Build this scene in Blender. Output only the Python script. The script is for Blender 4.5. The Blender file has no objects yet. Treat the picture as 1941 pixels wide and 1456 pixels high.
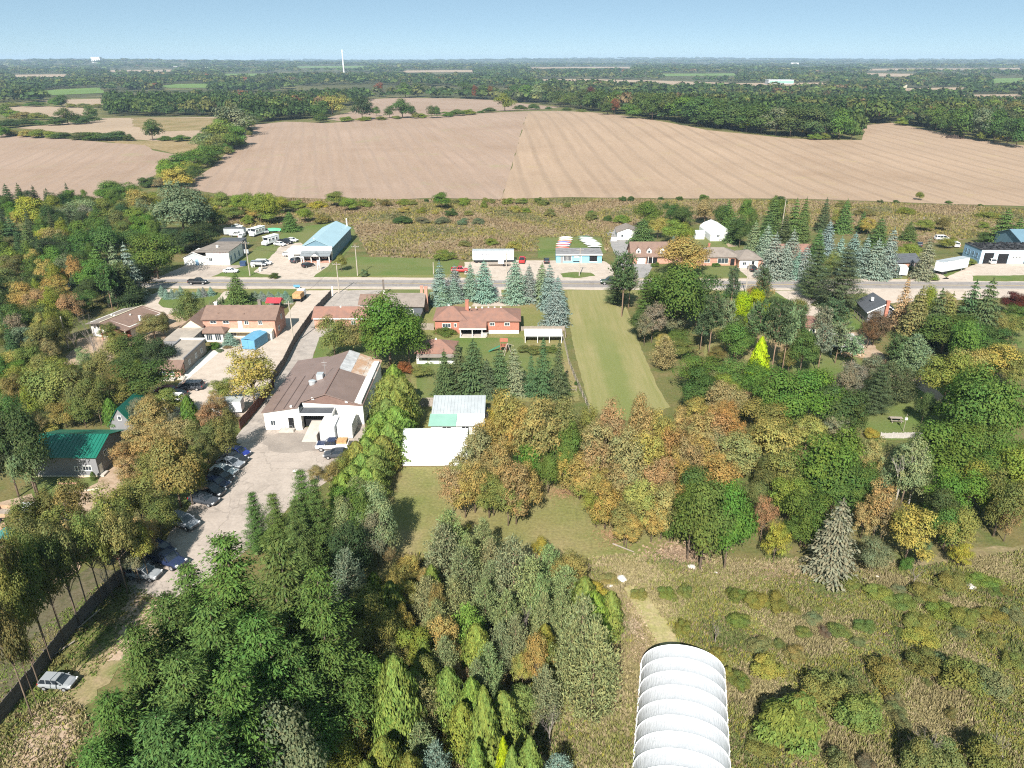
import bpy, math, random
import numpy as np
from mathutils import Vector, Matrix
from mathutils.geometry import delaunay_2d_cdt

sc = bpy.context.scene
COL = sc.collection
ORD = ['first', 'second', 'third', 'fourth', 'fifth', 'sixth', 'seventh', 'eighth', 'ninth', 'tenth', 'eleventh', 'twelfth', 'thirteenth', 'fourteenth', 'fifteenth', 'sixteenth', 'seventeenth', 'eighteenth', 'nineteenth', 'twentieth']
R = random.Random(11)
rs = np.random.RandomState(5)

# ------------------------------------------------------------ camera, sky, sun, exposure
FPX, CX, CY = 1386.0, 970.5, 728.0          # focal length of the photograph in its own pixels
PITCH, HCAM = math.radians(24.0), 60.0      # a drone 60 m up looking 24 degrees down
cam = bpy.data.cameras.new('camera'); camo = bpy.data.objects.new('camera', cam); COL.objects.link(camo)
cam.sensor_width = 36.0; cam.lens = 36.0 * FPX / 1941.0
cam.clip_start = 0.5; cam.clip_end = 60000
camo.location = (0, 0, HCAM); camo.rotation_euler = (math.radians(90) - PITCH, 0, 0)
sc.camera = camo

SUN_EL, SUN_AZ = math.radians(40.0), math.radians(11.5)   # sun behind the camera, a little to the left
to_sun = Vector((-math.sin(SUN_AZ) * math.cos(SUN_EL), -math.cos(SUN_AZ) * math.cos(SUN_EL), math.sin(SUN_EL)))
w = bpy.data.worlds.new('World'); sc.world = w; w.use_nodes = True
nt = w.node_tree; nt.nodes.clear()
sky = nt.nodes.new('ShaderNodeTexSky'); sky.sky_type = 'NISHITA'; sky.sun_disc = False
sky.sun_elevation = SUN_EL
sky.sun_rotation = math.atan2(to_sun.x, to_sun.y)
sky.altitude = 300; sky.air_density = 0.4; sky.dust_density = 0.0; sky.ozone_density = 8.0
bg = nt.nodes.new('ShaderNodeBackground'); bg.inputs['Strength'].default_value = 0.056
ow = nt.nodes.new('ShaderNodeOutputWorld')
tn = nt.nodes.new('ShaderNodeMix'); tn.data_type = 'RGBA'; tn.blend_type = 'MULTIPLY'; tn.inputs[0].default_value = 1; tn.inputs[7].default_value = (1.35, 1.05, .80, 1)
pl = nt.nodes.new('ShaderNodeMix'); pl.data_type = 'RGBA'; pl.inputs[0].default_value = .45; pl.inputs[7].default_value = (4.6, 7.0, 8.0, 1)   # thin even veil of autumn haze
nt.links.new(sky.outputs[0], tn.inputs[6]); nt.links.new(tn.outputs[2], pl.inputs[6]); nt.links.new(pl.outputs[2], bg.inputs[0]); nt.links.new(bg.outputs[0], ow.inputs[0])
sun = bpy.data.lights.new('sun', 'SUN'); suno = bpy.data.objects.new('sun', sun); COL.objects.link(suno)
sun.energy = 5.0; sun.angle = math.radians(0.53); sun.color = (1.0, 0.95, 0.87)
suno.rotation_euler = to_sun.to_track_quat('Z', 'Y').to_euler(); suno.location = (0, 0, 300)
vs = sc.view_settings
vs.view_transform = 'Standard'; vs.look = 'None'; vs.gamma = 1; vs.use_curve_mapping = False
vs.exposure = 1.0
HAZE_D = 0.000085
sc.cycles.filter_width = 1.15; sc.cycles.use_denoising = False
sc.cycles.max_bounces = 6; sc.cycles.diffuse_bounces = 3; sc.cycles.glossy_bounces = 2
sc.cycles.transmission_bounces = 3; sc.cycles.volume_bounces = 0; sc.cycles.transparent_max_bounces = 4

# ------------------------------------------------------------ terrain and pixel -> ground
def sstep(a, b, v):
    t = np.clip((v - a) / (b - a), 0, 1); return t * t * (3 - 2 * t)
def T(x, y):
    x = np.asarray(x, float); y = np.asarray(y, float)
    h = 11.0 * np.exp(-((x - 70) / 390) ** 2 - ((y - 735) / 235) ** 2)
    h = h + 4.0 * np.exp(-((x + 480) / 200) ** 2 - ((y - 640) / 180) ** 2)
    h = h * sstep(335, 520, y)
    far = sstep(1300, 9000, y)
    h = h + far * (22 + 14 * np.sin(x / 1500 + 1.2 + y / 2600) * np.sin(y / 900 + .4) + 9 * np.sin(x / 640 + y / 510) + 12 * np.sin(y / 1700 + x / 3100))
    h = h + sstep(700, 1500, y) * 3.0 * np.sin(x / 260 + .5) * np.sin(y / 210)
    return h
def ray(px, py):
    u = (px - CX) / FPX; v = (CY - py) / FPX
    return (u, math.cos(PITCH) + v * math.sin(PITCH), -math.sin(PITCH) + v * math.cos(PITCH))
YS = np.concatenate([np.arange(300, 1500, 2.0), 1500 * 1.004 ** np.arange(0, 580)])
def G(px, py, z=0.0):
    d = ray(px, py)
    if d[2] < 0:
        t = (z - HCAM) / d[2]
        if d[1] * t < 335: return Vector((d[0] * t, d[1] * t, z))
    t = YS / d[1]; zz = HCAM + d[2] * t - T(d[0] * t, YS) - z
    k = np.nonzero(zz < 0)[0]
    k = k[0] if len(k) else len(YS) - 1
    tt = t[k]
    return Vector((d[0] * tt, d[1] * tt, float(T(d[0] * tt, d[1] * tt)) + z))
def PX(x, y, z):
    dz = z - HCAM; dep = y * math.cos(PITCH) - dz * math.sin(PITCH); up = y * math.sin(PITCH) + dz * math.cos(PITCH)
    return (CX + FPX * x / dep, CY - FPX * up / dep)

# ------------------------------------------------------------ scene helpers
def tag(o, label=None, cat=None, group=None, kind=None):
    if label: o['label'] = label
    if cat: o['category'] = cat
    if group: o['group'] = group
    if kind: o['kind'] = kind
    return o
def empty(name, loc, rz=0.0, label=None, cat=None, group=None):
    o = bpy.data.objects.new(name, None); COL.objects.link(o)
    o.location = loc; o.rotation_euler = (0, 0, rz); o.empty_display_size = 0.5
    return tag(o, label, cat, group)
def link(name, me, m=None, parent=None, loc=None):
    o = bpy.data.objects.new(name, me); COL.objects.link(o)
    if m is not None and not me.materials: me.materials.append(m)
    if parent: o.parent = parent
    if loc is not None: o.location = loc
    return o
class MB:
    def __init__(s): s.v = []; s.f = []
    def poly(s, pts):
        n = len(s.v); s.v += [tuple(p) for p in pts]; s.f.append(tuple(range(n, n + len(pts)))); return s
    def box(s, x0, y0, z0, x1, y1, z1):
        n = len(s.v)
        s.v += [(x0, y0, z0), (x1, y0, z0), (x1, y1, z0), (x0, y1, z0), (x0, y0, z1), (x1, y0, z1), (x1, y1, z1), (x0, y1, z1)]
        s.f += [tuple(n + i for i in q) for q in ((0, 3, 2, 1), (4, 5, 6, 7), (0, 1, 5, 4), (1, 2, 6, 5), (2, 3, 7, 6), (3, 0, 4, 7))]
        return s
    def beam(s, p0, p1, wd, ht=None):
        p0, p1 = Vector(p0), Vector(p1); ht = ht or wd
        d = (p1 - p0).normalized(); a = d.cross(Vector((0, 0, 1)))
        if a.length < 1e-3: a = Vector((1, 0, 0))
        a.normalize(); b = a.cross(d); n = len(s.v)
        for p in (p0, p1):
            for i, j in ((-1, -1), (1, -1), (1, 1), (-1, 1)): s.v.append(tuple(p + a * i * wd / 2 + b * j * ht / 2))
        s.f += [tuple(n + i for i in q) for q in ((0, 1, 2, 3), (7, 6, 5, 4), (0, 4, 5, 1), (1, 5, 6, 2), (2, 6, 7, 3), (3, 7, 4, 0))]
        return s
    def tube(s, pts, rad, n=6, cap=True):
        pts = [Vector(p) for p in pts]; base = len(s.v)
        if not hasattr(rad, '__len__'): rad = [rad] * len(pts)
        for i, p in enumerate(pts):
            d = (pts[min(i + 1, len(pts) - 1)] - pts[max(i - 1, 0)]).normalized()
            a = d.cross(Vector((0, 1, 0))) if abs(d.y) < .9 else d.cross(Vector((1, 0, 0)))
            a.normalize(); b = d.cross(a)
            for k in range(n):
                t = 2 * math.pi * k / n; s.v.append(tuple(p + (a * math.cos(t) + b * math.sin(t)) * rad[i]))
        for i in range(len(pts) - 1):
            for k in range(n):
                k2 = (k + 1) % n
                s.f.append((base + i * n + k, base + i * n + k2, base + (i + 1) * n + k2, base + (i + 1) * n + k))
        if cap:
            s.f.append(tuple(base + k for k in range(n))[::-1]); s.f.append(tuple(base + (len(pts) - 1) * n + k for k in range(n)))
        return s
    def slab(s, verts, faces, th):
        n = len(s.v); m = len(verts)
        s.v += [tuple(p) for p in verts] + [(p[0], p[1], p[2] - th) for p in verts]
        edges = {}
        for f in faces:
            s.f.append(tuple(n + i for i in f)); s.f.append(tuple(n + m + i for i in reversed(f)))
            for a, b in zip(f, f[1:] + f[:1]): edges[(a, b)] = 1
        for (a, b) in edges:
            if (b, a) not in edges: s.f.append((n + b, n + a, n + m + a, n + m + b))
        return s
    def mesh(s, name, smooth=False):
        me = bpy.data.meshes.new(name); me.from_pydata(s.v, [], s.f)
        if smooth: me.polygons.foreach_set('use_smooth', [True] * len(me.polygons))
        me.update(); return me
    def obj(s, name, m, parent=None, loc=None, smooth=False): return link(name, s.mesh(name, smooth), m, parent, loc)

# ------------------------------------------------------------ materials
MATS = {}
def nodes_of(name):
    m = bpy.data.materials.new(name); m.use_nodes = True
    nt = m.node_tree; return m, nt, nt.nodes['Principled BSDF']
def c4(c): return (c[0], c[1], c[2], 1)
def mixrgb(nt, fac, a, b, mode='MIX'):
    n = nt.nodes.new('ShaderNodeMix'); n.data_type = 'RGBA'; n.blend_type = mode
    for sock, v in ((0, fac), (6, a), (7, b)):
        if hasattr(v, 'is_output'): nt.links.new(v, n.inputs[sock])
        elif sock == 0: n.inputs[0].default_value = v
        else: n.inputs[sock].default_value = c4(v)
    return n.outputs[2]
def noise(nt, vec, scale, detail=3, rough=.55):
    n = nt.nodes.new('ShaderNodeTexNoise'); n.inputs['Scale'].default_value = scale
    n.inputs['Detail'].default_value = detail; n.inputs['Roughness'].default_value = rough
    nt.links.new(vec, n.inputs['Vector']); return n.outputs[0]
def ramp(nt, fac, a, b):
    n = nt.nodes.new('ShaderNodeMapRange'); n.inputs[1].default_value = a; n.inputs[2].default_value = b
    nt.links.new(fac, n.inputs[0]); return n.outputs[0]
def bump(nt, p, h, strength, dist):
    b = nt.nodes.new('ShaderNodeBump'); b.inputs['Strength'].default_value = strength; b.inputs['Distance'].default_value = dist
    nt.links.new(h, b.inputs['Height']); nt.links.new(b.outputs[0], p.inputs['Normal'])
def mat(name, col, rough=.75, var=.14, scale=1.2, metal=0.0, col2=None, spec=.3, lo=.35, hi=.65, bmp=0):
    if name in MATS: return MATS[name]
    m, nt, p = nodes_of(name)
    tc = nt.nodes.new('ShaderNodeTexCoord').outputs['Object']
    c2 = col2 or tuple(c * (1 - var * 1.6) for c in col)
    f = ramp(nt, noise(nt, tc, scale, 5, .65), lo, hi)
    c = mixrgb(nt, f, tuple(min(1, x * (1 + var * .5)) for x in col), c2)
    fine = noise(nt, tc, scale * 14, 2)
    c = mixrgb(nt, ramp(nt, fine, .3, .7), c, tuple(x * (1 - var) for x in col))
    c2n = c.node; c2n.inputs[0].default_value = .3
    g = nt.nodes.new('ShaderNodeMath'); g.operation = 'MULTIPLY'; g.inputs[1].default_value = .4
    nt.links.new(ramp(nt, fine, .3, .7), g.inputs[0]); nt.links.new(g.outputs[0], c2n.inputs[0])
    nt.links.new(c, p.inputs['Base Color'])
    p.inputs['Roughness'].default_value = rough; p.inputs['Metallic'].default_value = metal
    p.inputs['Specular IOR Level'].default_value = spec
    if bmp: bump(nt, p, fine, .5, bmp)
    MATS[name] = m; return m
def ground_mat(name, cols, s1, s2, s3=2.5, lo=.38, hi=.62, rough=.95, bmp=.05, grain=1.0, cracks=0):
    """two or three real ground colours broken up by noise at several sizes"""
    if name in MATS: return MATS[name]
    m, nt, p = nodes_of(name)
    pos = nt.nodes.new('ShaderNodeNewGeometry').outputs['Position']
    a = ramp(nt, noise(nt, pos, s1, 5, .6), lo, hi); b = ramp(nt, noise(nt, pos, s2, 5, .65), lo, hi)
    c = mixrgb(nt, a, cols[0], cols[1])
    if len(cols) > 2: c = mixrgb(nt, b, c, cols[2]); 
    if len(cols) > 3:
        d = ramp(nt, noise(nt, pos, s2 * .37, 4, .6), .52, .66); c = mixrgb(nt, d, c, cols[3])
    f = noise(nt, pos, s3, 4, .7)
    c = mixrgb(nt, 1.0, c, mixrgb(nt, ramp(nt, f, .25, .75), (.62 + .26 * (1 - grain),) * 3, (1.3 - .22 * (1 - grain),) * 3), 'MULTIPLY')
    if cracks:      # cracks, tar seams and drawn-out tyre wear
        v = nt.nodes.new('ShaderNodeTexVoronoi'); v.feature = 'DISTANCE_TO_EDGE'; v.inputs['Scale'].default_value = .16
        wv = nt.nodes.new('ShaderNodeVectorMath'); wv.operation = 'ADD'; nt.links.new(pos, wv.inputs[0])
        nz = nt.nodes.new('ShaderNodeTexNoise'); nz.inputs['Scale'].default_value = .35; nt.links.new(pos, nz.inputs['Vector']); sc_ = nt.nodes.new('ShaderNodeVectorMath'); sc_.operation = 'SCALE'; sc_.inputs['Scale'].default_value = 5.0
        nt.links.new(nz.outputs['Color'], sc_.inputs[0]); nt.links.new(sc_.outputs[0], wv.inputs[1]); nt.links.new(wv.outputs[0], v.inputs['Vector'])
        c = mixrgb(nt, ramp(nt, v.outputs['Distance'], .022, .006), c, mixrgb(nt, 1, c, (1 - cracks,) * 3, 'MULTIPLY'))
        for sxy in ((.03, .9, 1), (.5, .05, 1)):
            st = nt.nodes.new('ShaderNodeMapping'); st.inputs['Scale'].default_value = sxy; nt.links.new(pos, st.inputs['Vector'])
            c = mixrgb(nt, ramp(nt, noise(nt, st.outputs[0], 1.0, 4, .6), .55, .75), c, mixrgb(nt, 1, c, (.84, .84, .85), 'MULTIPLY'))
        c = mixrgb(nt, ramp(nt, noise(nt, pos, .45, 3, .5), .68, .74), c, mixrgb(nt, 1, c, (.72, .71, .70), 'MULTIPLY'))
    nt.links.new(c, p.inputs['Base Color']); p.inputs['Roughness'].default_value = rough
    p.inputs['Specular IOR Level'].default_value = .15
    if bmp: bump(nt, p, f, .6, bmp)
    MATS[name] = m; return m
# ------------------------------------------------------------ the ground and what lies flat on it
def pip(px, py, poly):
    px = np.asarray(px, float); py = np.asarray(py, float); c = np.zeros(px.shape, bool); n = len(poly)
    for i in range(n):
        x0, y0 = poly[i][0], poly[i][1]; x1, y1 = poly[i - 1][0], poly[i - 1][1]
        if y0 == y1: continue
        c ^= ((y0 > py) != (y1 > py)) & (px < (x1 - x0) * (py - y0) / (y1 - y0) + x0)
    return c
def densify(pts, step, jit):
    out = []
    for a, b in zip(pts, pts[1:] + pts[:1]):
        L = math.hypot(b[0] - a[0], b[1] - a[1]); n = max(1, int(L / step)); nx, ny = -(b[1] - a[1]) / max(L, 1e-6), (b[0] - a[0]) / max(L, 1e-6)
        for k in range(n):
            t = k / n; j = R.uniform(-jit, jit) if k else R.uniform(-jit, jit) * .5
            out.append((a[0] + (b[0] - a[0]) * t + nx * j, a[1] + (b[1] - a[1]) * t + ny * j))
    return out
def sheet(name, pts, m, z, step=2.0, jit=0.25, cell=None, kind='structure'):
    """a thin surface lying on the terrain, z metres above it; pts are ground points"""
    pts = [(p[0], p[1]) for p in pts]; e = densify(pts, step, jit); vv = [Vector(p) for p in e]; n = len(vv)
    if cell:
        a = np.array(e); gx, gy = np.meshgrid(np.arange(a[:, 0].min(), a[:, 0].max(), cell), np.arange(a[:, 1].min(), a[:, 1].max(), cell))
        k = pip(gx.ravel(), gy.ravel(), e)
        vv += [Vector((x, y)) for x, y in zip(gx.ravel()[k], gy.ravel()[k])]
    vo, eo, fo, _, _, _ = delaunay_2d_cdt(vv, [], [list(range(n))], 1, 1e-4)
    zz = T([v.x for v in vo], [v.y for v in vo]) + z
    me = bpy.data.meshes.new(name); me.from_pydata([(v.x, v.y, float(h)) for v, h in zip(vo, zz)], [], [tuple(f) for f in fo]); me.update()
    o = link(name, me, m); o['kind'] = kind; return o

def P(*q): return [G(*q[i:i + 2]) for i in range(0, len(q), 2)]
GRASS = (.105, .125, .035); STRAW = (.25, .18, .095); BRN = (.17, .115, .06)
gm = ground_mat('rough_grass', [(.115, .115, .04), (.19, .145, .07), (.09, .11, .032), (.15, .125, .05)], .06, .22)
m_lawn = ground_mat('mown_lawn', [(.085, .135, .03), (.115, .15, .042), (.14, .15, .055)], .12, .05, 3)
m_orch = ground_mat('orchard_grass', [(.17, .17, .058), (.235, .195, .092), (.15, .16, .05), (.27, .195, .105)], .10, .055, 2.2)
m_marsh = ground_mat('marsh_ground', [(.20, .155, .085), (.15, .13, .055), (.24, .18, .115)], .05, .12, 1.1)
m_meadow = ground_mat('meadow_ground', [(.19, .165, .075), (.145, .14, .05), (.24, .19, .11), (.20, .15, .085)], .09, .25, 2.2)
m_gravel = ground_mat('gravel', [(.44, .365, .305), (.37, .31, .26), (.47, .40, .34)], .12, .5, 2.5, bmp=0, grain=.15)
m_lot = ground_mat('parking_lot_asphalt', [(.36, .305, .265), (.30, .255, .22), (.40, .34, .295)], .09, .3, 2.5, bmp=0, grain=.2, cracks=.2)
m_drive = ground_mat('worn_asphalt', [(.34, .30, .27), (.27, .24, .22), (.38, .335, .30)], .15, .5, 3, bmp=0, grain=.2, cracks=.2)
m_pave = ground_mat('dark_driveway', [(.29, .275, .27), (.26, .25, .245)], .2, .5, 3, bmp=0, grain=.2, cracks=.2)
m_road = ground_mat('road_asphalt', [(.25, .225, .215), (.22, .20, .195), (.27, .245, .235)], .1, .6, 3, bmp=0, grain=.2, cracks=.2)
m_dirt = ground_mat('bare_dirt', [(.36, .26, .18), (.29, .21, .14), (.40, .30, .22)], .2, .6, 3, grain=.5)
m_paint = mat('road_paint', (.62, .60, .55), .8)
m_yel = mat('yellow_road_paint', (.50, .36, .10), .8)

# base sheet, finer near by, out to the horizon
ys = np.concatenate([np.arange(-160, 340, 25.), np.arange(340, 1500, 16.), 1500 * 1.035 ** np.arange(0, 65)])
xs0 = np.concatenate([np.arange(0, 1100, 20.), 1100 * 1.06 ** np.arange(0, 38)])
xs = np.concatenate([-xs0[:0:-1], xs0])
gx, gy = np.meshgrid(xs, ys); gz = T(gx, gy) - 0.03
nx_, ny_ = len(xs), len(ys)
idx = np.arange(nx_ * ny_).reshape(ny_, nx_)
fa = np.stack([idx[:-1, :-1], idx[:-1, 1:], idx[1:, 1:], idx[1:, :-1]], -1).reshape(-1, 4)
me = bpy.data.meshes.new('ground'); me.from_pydata(np.stack([gx, gy, gz], -1).reshape(-1, 3).tolist(), [], fa.tolist()); me.update()
go = link('ground', me, gm); go['kind'] = 'structure'
EDGE = [(p.x / p.y, p.y) for p in P(-900, 186, 0, 186, 197, 186, 201, 221, 420, 221, 470, 235, 540, 229, 612, 223, 640, 210, 700, 185.5, 760, 183, 860, 184.5, 940, 188, 1062, 201, 1120, 211, 1200, 220, 1270, 231, 1340, 245, 1420, 253, 1500, 261, 1633, 264, 1637, 241, 1690, 232, 1760, 245, 1840, 261, 1941, 274, 2080, 283, 2700, 300)]
EDGE = ([e[0] for e in EDGE], [e[1] for e in EDGE])
fx, fy = gx[:-1, :-1] + .5 * np.diff(gx, axis=1)[:-1], gy[:-1, :-1] + .5 * np.diff(gy, axis=0)[:, :-1]
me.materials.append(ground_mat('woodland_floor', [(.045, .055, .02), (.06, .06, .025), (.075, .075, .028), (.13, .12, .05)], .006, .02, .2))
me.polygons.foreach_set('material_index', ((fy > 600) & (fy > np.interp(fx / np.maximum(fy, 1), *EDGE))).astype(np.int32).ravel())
YMAX = float(ys[-1]); XMAX = float(xs[-1])

# ploughed fields -----------------------------------------------------------------
def field_mat(name, c1, c2, dirv, width, seam, fine=.0, green=None):
    m, nt, p = nodes_of(name)
    pos = nt.nodes.new('ShaderNodeNewGeometry').outputs['Position']
    mp = nt.nodes.new('ShaderNodeMapping'); mp.inputs['Rotation'].default_value = (0, 0, dirv); nt.links.new(pos, mp.inputs['Vector'])
    big = ramp(nt, noise(nt, pos, .012, 5, .6), .35, .65)
    c = mixrgb(nt, big, c1, c2)
    st = nt.nodes.new('ShaderNodeMapping'); st.inputs['Scale'].default_value = (1, .05, 1); nt.links.new(mp.outputs[0], st.inputs['Vector'])
    c = mixrgb(nt, ramp(nt, noise(nt, st.outputs[0], .22, 4, .7), .3, .7), c, mixrgb(nt, 1, c, (.86, .85, .84), 'MULTIPLY'))
    wv = nt.nodes.new('ShaderNodeTexWave'); wv.bands_direction = 'X'; wv.inputs['Scale'].default_value = .314 / width * 1.0
    wv.inputs['Distortion'].default_value = 1.6; wv.inputs['Detail'].default_value = 2; wv.inputs['Detail Scale'].default_value = .25
    nt.links.new(mp.outputs[0], wv.inputs['Vector'])
    brk = noise(nt, pos, .02, 3)
    f = nt.nodes.new('ShaderNodeMath'); f.operation = 'MULTIPLY'
    nt.links.new(ramp(nt, wv.outputs[1], .74, .98), f.inputs[0]); nt.links.new(ramp(nt, brk, .22, .5), f.inputs[1])
    c = mixrgb(nt, f.outputs[0], c, tuple(x * seam for x in c1))
    # a cross band or two and weedy patches
    c = mixrgb(nt, ramp(nt, noise(nt, pos, .035, 6, .75), .58, .72), c, green or tuple(x * .82 for x in c2))
    c = mixrgb(nt, ramp(nt, noise(nt, pos, .0075, 6, .7), .52, .70), c, mixrgb(nt, 1, c, (.86, .83, .80), 'MULTIPLY'))
    sp = noise(nt, pos, .8, 3, .8)
    c = mixrgb(nt, 1, c, mixrgb(nt, ramp(nt, sp, .2, .8), (.8, .8, .8), (1.18, 1.18, 1.18)), 'MULTIPLY')
    nt.links.new(c, p.inputs['Base Color']); p.inputs['Roughness'].default_value = .95; p.inputs['Specular IOR Level'].default_value = .1
    return m
f_left = field_mat('stubble_left', (.335, .245, .190), (.30, .215, .16), math.radians(-14), 9, .84, green=(.27, .225, .14))
f_right = field_mat('stubble_right', (.365, .265, .19), (.33, .24, .172), math.radians(-2), 13, .77, green=(.33, .25, .15))
f_far = field_mat('far_stubble', (.37, .28, .20), (.33, .25, .18), math.radians(20), 12, .9)
f_green = ground_mat('green_crop', [(.13, .20, .05), (.11, .17, .045)], .01, .03, .2)
f_weed = ground_mat('weedy_field', [(.22, .16, .08), (.17, .145, .06), (.27, .20, .11)], .02, .05, .5)

FIELD_L = P(338, 356, 400, 320, 455, 268, 470, 238, 540, 231, 620, 234, 720, 226, 830, 220, 940, 213.5, 1003, 211) + P(950, 379, 820, 376, 700, 380, 560, 376, 430, 372)
FIELD_R = P(950, 379) + P(1003, 211, 1050, 210.5, 1120, 213, 1200, 222, 1270, 233, 1340, 247, 1420, 255, 1500, 263, 1560, 266, 1633, 266, 1640, 250, 1632, 239, 1690, 233, 1760, 247, 1840, 263, 1941, 276, 2080, 285) + P(2080, 398, 1941, 391, 1800, 387, 1650, 382, 1500, 378, 1350, 377, 1200, 376, 1080, 375)
FIELD_W = P(-120, 252, 0, 254, 130, 264, 205, 271, 275, 276, 290, 285, 350, 297, 330, 318, 290, 335, 270, 350, 215, 372, 140, 384, 60, 380, -120, 376)
fields = [FIELD_L, FIELD_R, FIELD_W]
sheet('field', FIELD_L, f_left, .06, 12, .6, 14)
sheet('field', FIELD_R, f_right, .06, 12, .6, 14)
sheet('field', FIELD_W, f_left, .06, 12, .8, 18)
W2 = P(30, 243, 100, 236, 190, 224, 420, 222, 424, 232, 385, 262, 300, 268, 240, 264, 130, 252)
sheet('field', W2, f_far, .06, 14, 1.2, 22); fields.append(W2)
W3 = P(196, 268, 290, 283, 350, 295, 372, 285, 388, 265, 300, 267)
sheet('field', W3, f_weed, .05, 12, 1.5, 22); fields.append(W3)
W4 = P(250, 224, 420, 224, 418, 246, 300, 250, 250, 240); sheet('field', W4, f_weed, .11, 12, 3, 22)
W5 = P(0, 204, 60, 201, 183, 205, 160, 219, 60, 224, 10, 212); sheet('field', W5, f_far, .1, 14, 1, 30); fields.append(W5)
W6 = P(70, 191, 198, 187, 198, 199, 120, 200); sheet('field', W6, f_far, .1, 14, 1, 30); fields.append(W6)
W7 = P(614, 226, 660, 214, 700, 188, 760, 185.5, 860, 187, 940, 190, 1062, 203, 1030, 207, 900, 214, 800, 220, 660, 232)
sheet('field', W7, f_left, .1, 14, 1, 30); fields.append(W7)
FAR_F = [P(420, 140, 560, 139, 560, 143, 430, 145), P(760, 134, 900, 133, 900, 137, 770, 138), P(1250, 140, 1400, 139, 1400, 144, 1260, 145), P(200, 133, 330, 132, 330, 136, 210, 137), P(1690, 168, 1830, 166, 1830, 173, 1700, 174),
         P(1010, 151, 1110, 150, 1250, 153, 1400, 158, 1580, 157, 1570, 162, 1400, 164, 1200, 160, 1020, 155), P(1640, 139, 1740, 140.5, 1730, 146, 1650, 145),
         P(300, 164, 330, 160, 395, 159, 395, 167, 320, 167), P(1640, 131, 1800, 130, 1941, 129, 1941, 132, 1650, 134), P(1830, 180, 1941, 179, 1941, 188, 1810, 190),
         P(1880, 149, 1941, 148, 1941, 157, 1880, 158), P(80, 172, 190, 166, 198, 177, 100, 181), P(560, 126, 700, 125, 690, 129, 570, 129), P(1000, 128, 1200, 127, 1200, 130, 1010, 131),
         P(20, 142, 130, 141, 120, 146, 20, 147)]
for k, poly in enumerate(FAR_F):
    sheet('field', poly, f_green if k in (0, 2, 7, 10, 11, 12) else f_far, .5, 40, 2, 60); fields.append(poly)
heap = MB()
c = G(1808, 262)
for i in range(26):
    a = R.uniform(0, 6.28); q = R.random() ** .5
    x, y, s = c.x + math.cos(a) * q * 9, c.y + math.sin(a) * q * 7, 2.6 * (1.25 - q)
    n = 7; ring = [(x + math.cos(6.28 * k / n) * s * 1.2, y + math.sin(6.28 * k / n) * s * 1.2, float(T(x, y)) - .1) for k in range(n)]
    for k in range(n): heap.poly([ring[k], ring[(k + 1) % n], (x + R.uniform(-.4, .4), y, float(T(x, y)) + s * R.uniform(.8, 1.1))])
tag(heap.obj('manure_heap', mat('dark_manure', (.06, .04, .03), .95, bmp=.1)), 'dark brown manure heap on the far edge of the big ploughed field', 'manure heap')

# marsh between road and field, yards, lawns ------------------------------------------
MARSH = P(395, 425, 470, 430, 640, 418, 672, 430, 700, 486, 890, 494, 900, 478, 1020, 476, 1020, 452, 1140, 447, 1150, 480, 1165, 432, 1300, 415, 1500, 420, 1700, 470, 1850, 450, 1941, 440) + P(2050, 402, 1800, 389, 1500, 380, 1080, 377, 900, 380, 560, 378, 420, 374, 330, 378)
sheet('meadow', MARSH, m_marsh, .004, 4, .8)
sheet('railway_bed', P(1690, 411, 1941, 417, 2040, 420, 2040, 424, 1941, 420, 1690, 414), m_drive, .02, 6, .1)
RY0, RY1 = 203.0, 210.3
def rd(x, off): return (x, off - .012 * (x - 0), 0)
sheet('verge', [rd(-260, RY0 - 9), rd(320, RY0 - 9), rd(320, RY1 + 8), rd(-260, RY1 + 8)], m_orch, .008, 4, .5)
sheet('road_shoulder', [rd(-280, RY0 - 2.3), rd(330, RY0 - 2.3), rd(330, RY1 + 2.6), rd(-280, RY1 + 2.6)], m_gravel, .022, 4, .3)
sheet('road', [rd(-290, RY0), rd(340, RY0), rd(340, RY1), rd(-290, RY1)], m_road, .026, 8, .05)
for off, mm in ((RY0 + .35, m_paint), (RY1 - .35, m_paint), (3.5 + RY0, m_yel), (3.8 + RY0, m_yel)):
    sheet('road_marking', [rd(-290, off - .07), rd(340, off - .07), rd(340, off + .07), rd(-290, off + .07)], mm, .031, 20, 0)
Z1, Z2, Z3, Z4 = .012, .016, .020, .024
def lawn(*q, m=m_lawn, z=Z1, j=.3): return sheet('lawn', P(*q), m, z, 1.5, j)
# far side of the road
lawn(395, 523, 420, 505, 470, 480, 520, 450, 560, 432, 640, 420, 672, 436, 668, 470, 640, 492, 672, 486, 870, 492, 868, 520, 560, 526)
sheet('yard', P(300, 526, 352, 503, 470, 503, 425, 515, 400, 525), m_lot, Z2, 1.5, .2)
sheet('yard', P(530, 526, 480, 516, 500, 500, 520, 480, 535, 462, 570, 460, 590, 480, 625, 500, 622, 505, 598, 521, 594, 526), m_gravel, Z3, 1.5, .2)
sheet('yard', P(425, 526, 470, 518, 520, 521, 535, 526), m_lawn, Z4, 1.5, .15)
sheet('yard', P(880, 497, 940, 493, 1050, 494, 1145, 495, 1160, 505, 1165, 527, 940, 527, 880, 520), m_gravel, Z3, 1.5, .2)
lawn(1062, 519, 1080, 516, 1120, 517, 1128, 523, 1100, 526.5, 1066, 526, z=.036)
lawn(1018, 449, 1110, 448, 1140, 452, 1150, 480, 1050, 494, 1020, 490)
sheet('driveway', P(1147, 436, 1172, 434, 1200, 452, 1192, 470, 1200, 500, 1240, 500, 1225, 527, 1165, 527, 1172, 495, 1160, 470), m_pave, Z3, 1.5, .1)
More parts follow.
